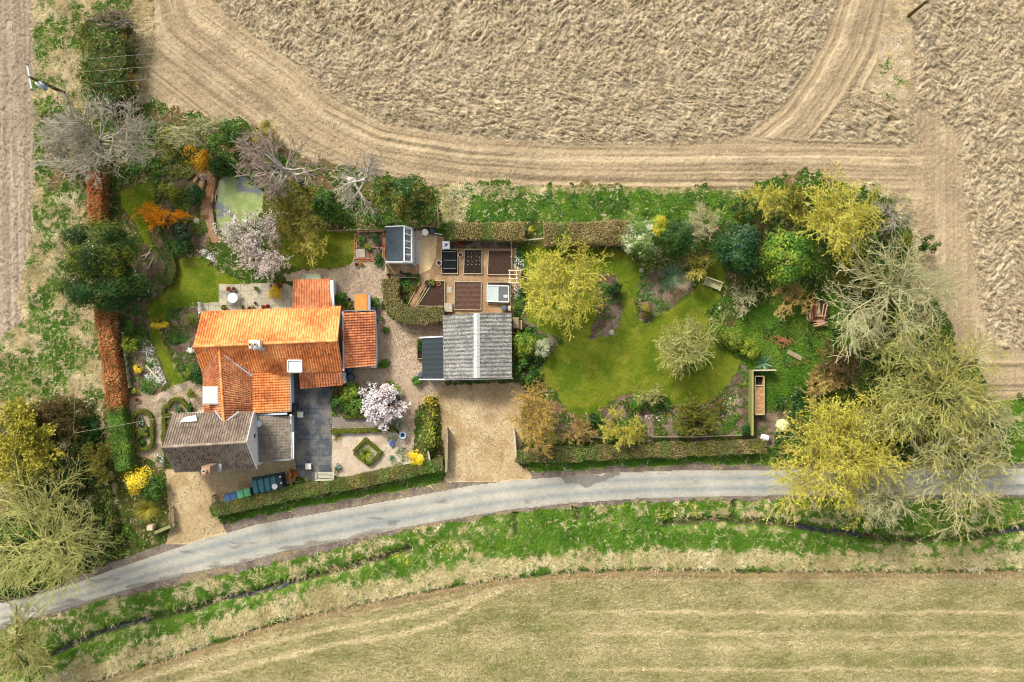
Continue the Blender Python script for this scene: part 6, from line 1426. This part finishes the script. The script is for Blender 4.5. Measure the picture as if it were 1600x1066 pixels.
bare(95, 650, 50, 3.2, 148, 'brown', 'brown bramble thicket below the rough grass strip', n=(12, 6, 6, 4), multi=5, cat='shrub', name='twiggy_shrub', leaf='olive', nleaf=2500, lsz=.07, squash=(1.2, .7))
bare(170, 30, 30, 3.4, 149, 'pink', 'bare reddish brushwood at the top of the overgrown hedge', n=(12, 6, 5, 4), multi=4, cat='shrub', name='twiggy_shrub', squash=(1.3, .7))
bare(1345, 420, 40, 4.0, 150, 'olive', 'olive thicket between the large yellow tree and the great pale one', n=(11, 6, 5, 4), multi=3, leaf='olive', nleaf=1500, lsz=.06, cat='shrub', name='twiggy_shrub')
bare(1380, 540, 44, 4.5, 151, 'lime', 'low lime-grey bush under the great bare pale tree', n=(11, 6, 5, 4), multi=3, cat='shrub', name='twiggy_shrub')
bare(1395, 650, 60, 6.5, 152, 'lime', 'lime-twigged tree between the widest yellow tree and the lime-grey one', n=(12, 6, 5, 4), leaf='yellow', nleaf=1800, lsz=.06)
bare(1255, 320, 34, 4.5, 153, 'olive', 'olive budding bush between the two yellow trees at the field edge', n=(10, 6, 5, 4), leaf='yellow', nleaf=900, lsz=.06, multi=3, cat='shrub', name='twiggy_shrub')
bare(1530, 655, 60, 6.0, 154, 'pale', 'pale twiggy tree at the right edge above the lane', n=(11, 6, 5, 4), leaf='yellow', nleaf=900, lsz=.06)
# ---------------------------------------------------------------- shrubs and garden plants
bare(253, 336, 40, 2.6, 201, 'orange', 'blazing orange-stemmed willow beside the left lawn', n=(14, 6, 5, 4), multi=5, cat='shrub', name='willow_shrub', twig=.014, squash=(1.0, .75), up=.0)
shrub(285, 360, 19, 1.8, 202, 'blue', 'blue-green bush just below the orange willow', 1100, .1, leaf2='dark')
shrub(280, 386, 17, 1.7, 203, 'green', 'rounded green bush at the tip of the left lawn', 1100, .08, leaf2='dark', f2=.35)
shrub(303, 306, 18, 1.8, 204, 'dark', 'dark green bush beside the woodchip path', 1000, .1)
shrub(262, 300, 20, 1.3, 205, 'lime', 'lime green low bush above the orange willow', 800, .08, leaf2='olive')
shrub(306, 246, 22, 2.2, 206, 'amber', 'amber flowering shrub above the woodchip path', 1300, .08, leaf2='gold', f2=.3)
shrub(347, 257, 19, 2.2, 207, 'dark', 'dark green bush at the head of the pond', 1200, .1)
shrub(414, 208, 24, 2.4, 208, 'gold', 'mustard yellow shrub on the field edge', 1300, .08, leaf2='olive', f2=.5)
shrub(360, 208, 24, 2.0, 209, 'green', 'bright green bush on the field edge below the pale bare tree', 1500, .09, leaf2='dark')
shrub(275, 215, 28, 1.8, 210, 'green', 'fresh green bush left of the amber shrub', 1500, .09, leaf2='olive', f2=.5)
shrub(218, 750, 25, 2.0, 211, 'forsythia', 'yellow flowering forsythia at the lower left of the brown-tiled house', 1700, .075, leaf2='gold', f2=.15, z0=.2)
shrub(240, 765, 24, 1.9, 212, 'green', 'green bush right of the lower left forsythia', 1700, .09, leaf2='dark', f2=.4)
shrub(652, 718, 16, 1.6, 213, 'forsythia', 'yellow flowering forsythia beside the drive hedge', 1000, .08, z0=.2)
shrub(682, 727, 14, 1.5, 214, 'dark', 'dark green rounded bush at the end of the road hedge', 900, .08, leaf2='green')
shrub(430, 458, 13, 1.2, 215, 'gold', 'golden round shrub on the stone terrace', 800, .07)
shrub(436, 446, 9, .9, 216, 'red', 'rust-red small shrub behind the golden one', 350, .07)
shrub(246, 505, 18, .9, 217, 'gold', 'bright yellow spreading juniper on the left lawn path', 800, .075, leaf2='forsythia', f2=.3, sq=(1.0, .5))
shrub(298, 500, 12, 1.5, 218, 'box', 'spiral-clipped box ball left of the farmhouse roof', 900, .05, name='topiary')
shrub(295, 583, 9, 1.1, 219, 'box', 'small box ball at the end of the lawn path', 550, .05, name='topiary')
shrub(305, 589, 13, 1.2, 220, 'dark', 'dark bush between the box ball and the farmhouse gable', 700, .08)
shrub(298, 616, 10, 1.6, 221, 'lime', 'yellow-green conical box beside the curved path', 700, .05, name='topiary', cone=.5, leaf2='box', f2=.5)
shrub(201, 538, 16, 1.2, 222, 'lime', 'feathery yellow-green shrub beside the beech hedge', 600, .08)
shrub(214, 577, 8, .6, 223, 'forsythia', 'small bright yellow flower clump in the left border', 420, .06, z0=.1)
shrub(202, 510, 11, 1.0, 224, 'green', 'round green shrub in the left border below the conifer', 600, .07)
shrub(210, 612, 7, .6, 225, 'lime', 'small lime green clump above the gravel', 300, .06)
shrub(546, 612, 18, 1.6, 226, 'green', 'bright leafy shrub at the top of the front bed', 1300, .1, leaf2='lime', f2=.4)
shrub(530, 632, 15, 1.1, 227, 'dark', 'dark green shrub at the left of the front bed', 900, .09, leaf2='green')
shrub(555, 634, 18, 1.3, 228, 'green', 'mid green mounded shrub in the middle of the front bed', 1300, .09, leaf2='mid')
shrub(612, 606, 13, .9, 229, 'mid', 'green and yellow plant clump above the white cherry', 600, .08, leaf2='lime', f2=.4)
shrub(623, 615, 8, .8, 230, 'silver', 'grey-green lavender mound right of the cherry', 350, .06)
shrub(533, 468, 13, 1.4, 231, 'dark', 'dark shrub between the white side wall and log store', 900, .08, leaf2='green', f2=.4)
shrub(546, 478, 8, .8, 232, 'olive', 'olive tufted shrub beside the log store', 350, .07)
shrub(584, 473, 9, 1.1, 233, 'green', 'green shrub right of the orange log store', 500, .08)
shrub(601, 568, 11, .6, 234, 'green', 'low green mat growing in the shingle right of the extension', 600, .08, sq=(1.1, .6), rot=R_(30))
shrub(603, 516, 6, .4, 235, 'green', 'small green tuft in the shingle below the curved hedge', 220, .07)
shrub(592, 408, 9, .7, 236, 'dark', 'dark green clump at the lower right corner of the herb bed', 450, .08, leaf2='green')
shrub(564, 375, 8, .6, 237, 'green', 'bright green herb clump in the herb bed', 350, .07)
shrub(588, 372, 9, .8, 238, 'dark', 'dark rosemary in the herb bed beside the shed', 400, .06)
shrub(574, 386, 7, .6, 239, 'lime', 'yellow-green herb in the middle of the herb bed', 250, .06)
shrub(651, 596, 9, .8, 240, 'green', 'green clump at the lower left of the workshop annex', 500, .08)
shrub(850, 544, 20, 1.8, 241, 'silver', 'pale grey-green dome-shaped shrub below the yellow tree', 2000, .06, lump=.3)
shrub(820, 538, 24, 2.2, 242, 'green', 'light green leafy bush beside the workshop', 1600, .1, leaf2='lime', f2=.35)
shrub(822, 580, 22, 1.9, 243, 'dark', 'dark green bush below the light green leafy one by the workshop', 1500, .1, leaf2='green', f2=.3)
shrub(858, 690, 22, 1.6, 244, 'silver', 'pale silvery mound below the bushy tan tree', 1300, .06, leaf2='lime', f2=.4)
shrub(962, 455, 14, 1.8, 245, 'dark', 'dark green bush between the yellow tree and the lawn', 1100, .08)
shrub(1007, 486, 14, 1.2, 246, 'amber', 'brownish orange bush at the tail of the island bed', 900, .07, leaf2='olive', f2=.5)
shrub(1128, 520, 19, 1.6, 247, 'green', 'bright green bush at the right lawn edge', 1300, .09, leaf2='lime', f2=.35)
shrub(1150, 530, 19, 1.8, 248, 'lime', 'yellow-leaved bush right of the big lawn', 1200, .09, leaf2='mid', f2=.3)
shrub(1170, 545, 18, 1.5, 249, 'lime', 'golden-green feathery shrub above the compost fence', 1000, .09, leaf2='lime', f2=.5)
spray(1050, 432, 26, .9, 301, 'jade', 'fountain of blue-green grasses in the island bed', 260, 'ornamental_grass', 'grass clump', .013)
spray(1066, 441, 16, .8, 302, 'straw', 'straw-coloured grass clump beside the blue-green one', 240, 'ornamental_grass', 'grass clump', .011)
spray(1193, 568, 17, .9, 303, 'jade', 'pale jade strap-leaved plant above the compost bay', 46, 'spiky_plant', 'plant', .05)
spray(572, 709, 16, 1.0, 304, 'lime', 'spiky palm-like plant in the middle of the box diamond', 90, 'spiky_plant', 'plant', .035)
spray(232, 795, 22, 1.2, 305, 'budgold', 'arching yellow-green grasses left of the drive gate', 240, 'ornamental_grass', 'grass clump', .02)
spray(613, 717, 8, .4, 306, 'jade', 'jade rosette at the edge of the pale shingle', 40, 'spiky_plant', 'plant', .03)
spray(528, 683, 9, .35, 307, 'olive', 'low olive rosette in the corner of the shingle square', 40, 'spiky_plant', 'plant', .03)
shrub(612, 692, 6, .45, 308, 'lilac', 'lilac-blue flower clump beside the box corner', 300, .06)
shrub(528, 731, 7, .5, 309, 'mid', 'small green and blue clump beside the bench end', 300, .06, leaf2='lilac', f2=.25)
shrub(624, 664, 8, .5, 310, 'silver', 'grey-leaved low plant above the bird bath', 350, .06)
shrub(455, 742, 10, .9, 311, 'amber', 'reddish brown shrub left of the pale bench', 500, .07, leaf2='red', f2=.4)
shrub(1030, 632, 20, .8, 312, 'dark', 'dark leafy clump with white flowers below the lawn', 1000, .09, leaf2='green', f2=.4)
shrub(1000, 630, 16, .8, 313, 'green', 'green clump at the top of the lawn bed', 800, .09)
shrub(928, 656, 11, .8, 314, 'dark', 'dark green clump by the lawn beside the tan shrub', 500, .09)
shrub(1165, 672, 12, 1.0, 315, 'dark', 'dark bush at the foot of the mossy board fence', 700, .08)
shrub(297, 548, 6, .9, 316, 'white', 'white-flowering climber at the tip of the farmhouse ridge', 260, .06)
shrub(249, 717, 9, .9, 317, 'white', 'white-flowered bush at the left corner of the brown tiled roof', 280, .06, leaf2='mid', f2=.4)
shrub(831, 357, 6, .5, 318, 'forsythia', 'clump of yellow daffodils in the gap between the trimmed hedges', 180, .06, leaf2='green', f2=.3)
shrub(280, 645, 11, .6, 319, 'jade', 'leafy green plant inside the rounded box bay', 500, .09, leaf2='dark')
shrub(220, 660, 8, .4, 320, 'dark', 'planting inside the upper half of the box oval', 300, .07, leaf2='white', f2=.08)
shrub(222, 690, 8, .4, 321, 'dark', 'planting inside the lower half of the box oval', 300, .07, leaf2='green', f2=.3)
shrub(298, 640, 9, .9, 322, 'dark', 'dark narrow bush by the house side of the box bay', 450, .07, sq=(.6, 1.3))
# ---------------------------------------------------------------- bed planting, flowers, grasses: uncountable
cover('border_planting', [[(176, 480), (226, 475), (232, 530), (258, 598), (238, 615), (205, 612), (186, 560)]], 5200, 11, ['green', 'dark', 'mid', 'olive'], [3, 3, 2, 1], .07, 'mixed low planting of the left border', .3)
cover('border_flowers', [[(214, 530), (236, 532), (262, 598), (240, 612), (222, 580)], [(203, 420), (224, 415), (236, 455), (215, 470)]], 900, 12, ['white'], [1], .045, 'scattered white flowers in the left border', .42, clump=.45)
cover('border_planting', [[(262, 482), (312, 476), (300, 540), (316, 592), (290, 590), (270, 545), (256, 515)]], 3600, 13, ['green', 'dark', 'mid'], [3, 2, 2], .07, 'low planting between the lawn path and the farmhouse', .3)
cover('border_planting', [[(240, 262), (322, 262), (316, 330), (330, 378), (345, 424), (300, 398), (262, 404), (240, 310)]], 5200, 14, ['mid', 'olive', 'dark', 'green'], [3, 3, 3, 2], .08, 'mixed planting between the left lawn and the pond', .35)
cover('border_flowers', [[(300, 385), (345, 395), (352, 418), (320, 402)], [(330, 340), (345, 350), (350, 372), (338, 368)]], 420, 15, ['white', 'green'], [2, 1], .05, 'white flowers around the pond and magnolia', .35, clump=.3)
cover('border_planting', [[(462, 599), (570, 601), (628, 614), (624, 650), (575, 652), (520, 652), (519, 606)]], 3600, 16, ['green', 'dark', 'lime'], [3, 3, 1], .08, 'leafy planting of the front bed', .3)
cover('border_planting', [[(606, 428), (655, 426), (658, 442), (638, 478), (618, 462)]], 1500, 17, ['dark', 'green', 'red'], [3, 3, 1], .08, 'leafy planting beside the diagonal brick path', .3, clump=.5)
cover('border_planting', [[(802, 384), (818, 384), (820, 425), (816, 500), (802, 500)]], 1300, 18, ['dark', 'green'], [3, 2], .08, 'dark leaves of the white-flowered border', .3, clump=.3)
cover('border_flowers', [[(802, 388), (818, 386), (819, 424), (804, 424)], [(802, 445), (814, 445), (814, 480), (804, 480)]], 230, 19, ['white'], [1], .05, 'white flowers of the border beside the arch', .42, clump=.3)
cover('border_planting', [[(998, 430), (1040, 418), (1075, 425), (1085, 450), (1040, 486), (1012, 504), (998, 500)]], 2400, 20, ['green', 'mid', 'jade'], [2, 3, 1], .07, 'low planting of the island bed', .25, clump=.6)
cover('border_planting', [[(936, 430), (962, 428), (966, 455), (975, 480), (966, 510), (930, 525)]], 1000, 21, ['green', 'mid'], [2, 2], .07, 'sparse planting right of the yellow tree', .2, clump=.65)
cover('border_planting', [[(870, 690), (868, 655), (932, 650), (985, 617), (1050, 635), (1108, 630), (1158, 575), (1176, 590), (1176, 690)]], 8500, 22, ['green', 'mid', 'olive', 'dark'], [3, 3, 2, 2], .08, 'mixed planting of the bed below the lawn', .3, clump=.5)
cover('border_flowers', [[(990, 628), (1060, 640), (1060, 660), (990, 655)], [(1100, 640), (1150, 610), (1160, 640), (1110, 665)]], 420, 23, ['white', 'forsythia'], [2, 1], .045, 'white and yellow flowers below the lawn', .4, clump=.5)
cover('border_planting', [[(812, 500), (850, 522), (880, 532), (846, 570), (850, 600), (816, 604)]], 2200, 24, ['green', 'dark', 'lime'], [3, 3, 1], .09, 'leafy planting right of the workshop', .35, clump=.4)
cover('border_planting', [[(1100, 490), (1130, 460), (1180, 470), (1300, 440), (1330, 470), (1300, 560), (1200, 580), (1150, 560), (1120, 525)]], 6500, 25, ['green', 'dark', 'olive'], [3, 3, 2], .09, 'rough green growth around the log pile', .3, clump=.55)
cover('border_planting', [[(605, 660), (640, 665), (636, 725), (606, 728)]], 900, 26, ['mid', 'silver', 'green'], [3, 2, 1], .06, 'low plants along the shingle walk by the bird bath', .2, clump=.6)
cover('border_planting', [[(690, 290), (1000, 295), (1180, 300), (1160, 345), (1000, 350), (700, 345)]], 9000, 27, ['green', 'dark', 'grass'], [3, 2, 2], .09, 'dense green herbage of the north verge', .2, clump=.35)
r = np.random.default_rng(77)
def where(nm, n, lo=None, hi=None, box=None):
    sel = L(nm)
    if lo is not None: sel = sel & (M1 >= lo)
    if hi is not None: sel = sel & (M1 <= hi)
    if box: sel = sel & (PX > box[0]) & (PX < box[2]) & (PY > box[1]) & (PY < box[3])
    i = np.flatnonzero(sel.ravel()); i = i[r.integers(0, len(i), n)]
    return np.stack([PX.ravel()[i], PY.ravel()[i]], 1) + r.uniform(-.75, .75, (n, 2))
blades('straw_tufts', np.concatenate([where('rough_grass', 8000, hi=.5), where('rough_grass', 4000)]), .34, 1, 'straw', .02, 1.0, 4, 'pale straw tufts of the left rough grass')
blades('grass_tufts', np.concatenate([where('rough_grass', 8000, lo=.5), where('rough_grass', 4000)]), .22, 2, 'grass', .022, .8, 4, 'green tufts of the left rough grass')
blades('straw_tufts', np.concatenate([where('green_verge', 9000, hi=.45), where('green_verge', 1500)]), .34, 3, 'straw', .02, 1.0, 4, 'pale straw tufts of the lane verges')
blades('grass_tufts', np.concatenate([where('green_verge', 12000, lo=.45), where('green_verge', 9000)]), .22, 4, 'grass', .022, .8, 4, 'green tufts of the lane verges')
blades('straw_tufts', where('field_island', 1500), .25, 5, 'straw', .02, 1.0, 4, 'dead grass of the field island')
blades('grass_tufts', where('undergrowth', 9000), .25, 6, 'grass', .024, .8, 4, 'grass growing through the garden undergrowth')
blades('grass_tufts', where('wild_lawn', 5000), .22, 7, 'grass', .022, .9, 4, 'long grass around the log pile')
blades('straw_tufts', where('undergrowth', 5000), .3, 9, 'straw', .018, 1.0, 4, 'dead stalks in the garden undergrowth')
blades('crop_shoots', where('stubble_field', 22000), .12, 8, 'olive', .016, .9, 2, 'thin shoots across the lower field')
cover('verge_flowers', [[(820, 795), (1150, 782), (1160, 812), (1000, 812), (830, 830)], [(1480, 800), (1600, 790), (1600, 822), (1480, 830)], [(560, 870), (700, 835), (720, 860), (580, 900)]], 1500, 40, ['lime', 'forsythia'], [2, 1], .05, 'pale yellow wild flowers in the lane verge', .2, clump=.45)
q = where('ploughed_field', 160000); dirn = np.where(np.sin((q[:, 0] + 14 * vn((q[:, 0] - 800) / PXM * .15, (533 - q[:, 1]) / PXM * .15, 6)) * 2 * math.pi / 62.0) > 0, R_(46), R_(-46)); lowq = (q[:, 1] > 95) & (q[:, 0] < 1330); dirn = np.where(lowq, R_(-14), dirn)
q = q + r.normal(0, 3.5, q.shape)
clods('soil_clods', q, .115, .42, 31, CLOD, 'broken clods of the ploughed field', dirn, .65, .07)
clods('soil_crumbs', where('field_headland', 34000), .05, .7, 32, CLOD, 'crumbs of earth on the smooth headland', None, .5, .02)
clods('soil_crumbs', where('harrowed_field', 16000), .065, .7, 33, CLODG, 'crumbs of earth on the harrowed left field', None, .5, .02)
clods('soil_crumbs', where('stubble_field', 50000), .065, .6, 34, leaf_mat('stubble_crumb', [S(84, 78, 50), S(146, 134, 94), S(226, 212, 178)], .0, .95), 'crumbs and stubble ends of the lower field', None, .6, .03)

clods('pebbles', where('gravel_court', 30000), .045, .8, 35, leaf_mat('pebble', [S(150, 122, 96), S(206, 182, 150), S(242, 228, 208)], .0, .9), 'loose shingle of the courtyard', None, .5, .02)
clods('pebbles', where('gravel_drive', 24000), .042, .8, 36, leaf_mat('drive_pebble', [S(150, 122, 82), S(204, 176, 128), S(240, 222, 184)], .0, .9), 'loose gravel of the drives', None, .5, .015)
clods('pebbles', where('pale_gravel', 6000), .032, .8, 37, leaf_mat('pale_pebble', [S(196, 170, 140), S(226, 206, 180), S(244, 234, 218)], .0, .9), 'loose pale shingle round the box diamond', None, .5, .02)
clods('soil_crumbs', where('garden_soil', 9000), .05, .7, 38, leaf_mat('bed_crumb', [S(84, 66, 52), S(122, 102, 84), S(160, 142, 122)], .0, .95), 'crumbs of soil in the garden beds', None, .5, .03)
blades('grass_tufts', where('lawn', 14000), .07, 10, 'grass', .014, 1.0, 3, 'short mown blades of the lawns')
# ---------------------------------------------------------------- camera, sun and sky
cam = bpy.data.cameras.new('camera'); co = bpy.data.objects.new('camera', cam); COL.objects.link(co)
co.location = (0, 0, CAMH); co.rotation_euler = (0, 0, 0)
cam.sensor_fit = 'HORIZONTAL'; cam.sensor_width = 36.0; cam.lens = 36.0 * CAMH / (1600 / PXM); cam.clip_end = 3000
scene.camera = co
sd = Vector((-.42, .66, .82)).normalized()
sun = bpy.data.lights.new('sun', 'SUN'); sun.energy = 1.5; sun.angle = R_(10); sun.color = (1.0, .95, .87)
so = bpy.data.objects.new('sun', sun); COL.objects.link(so); so.rotation_euler = sd.to_track_quat('Z', 'Y').to_euler(); so.location = (-20, 30, 60)
wd = bpy.data.worlds.new('World'); scene.world = wd; wd.use_nodes = True
nt = wd.node_tree; bg = nt.nodes['Background']
sky = nt.nodes.new('ShaderNodeTexSky'); sky.sky_type = 'NISHITA'; sky.sun_disc = False
sky.sun_elevation = math.asin(sd.z); sky.sun_rotation = math.atan2(sd.x, sd.y); sky.air_density = 1.0; sky.dust_density = 4.0; sky.ozone_density = 1.0
hs = nt.nodes.new('ShaderNodeHueSaturation'); hs.inputs['Saturation'].default_value = .4
nt.links.new(sky.outputs[0], hs.inputs['Color']); nt.links.new(hs.outputs[0], bg.inputs['Color']); bg.inputs['Strength'].default_value = .10
scene.view_settings.view_transform = 'Standard'; scene.view_settings.look = 'None'; scene.view_settings.exposure = 1.27; scene.view_settings.gamma = 1.0
scene.cycles.filter_width = 1.1
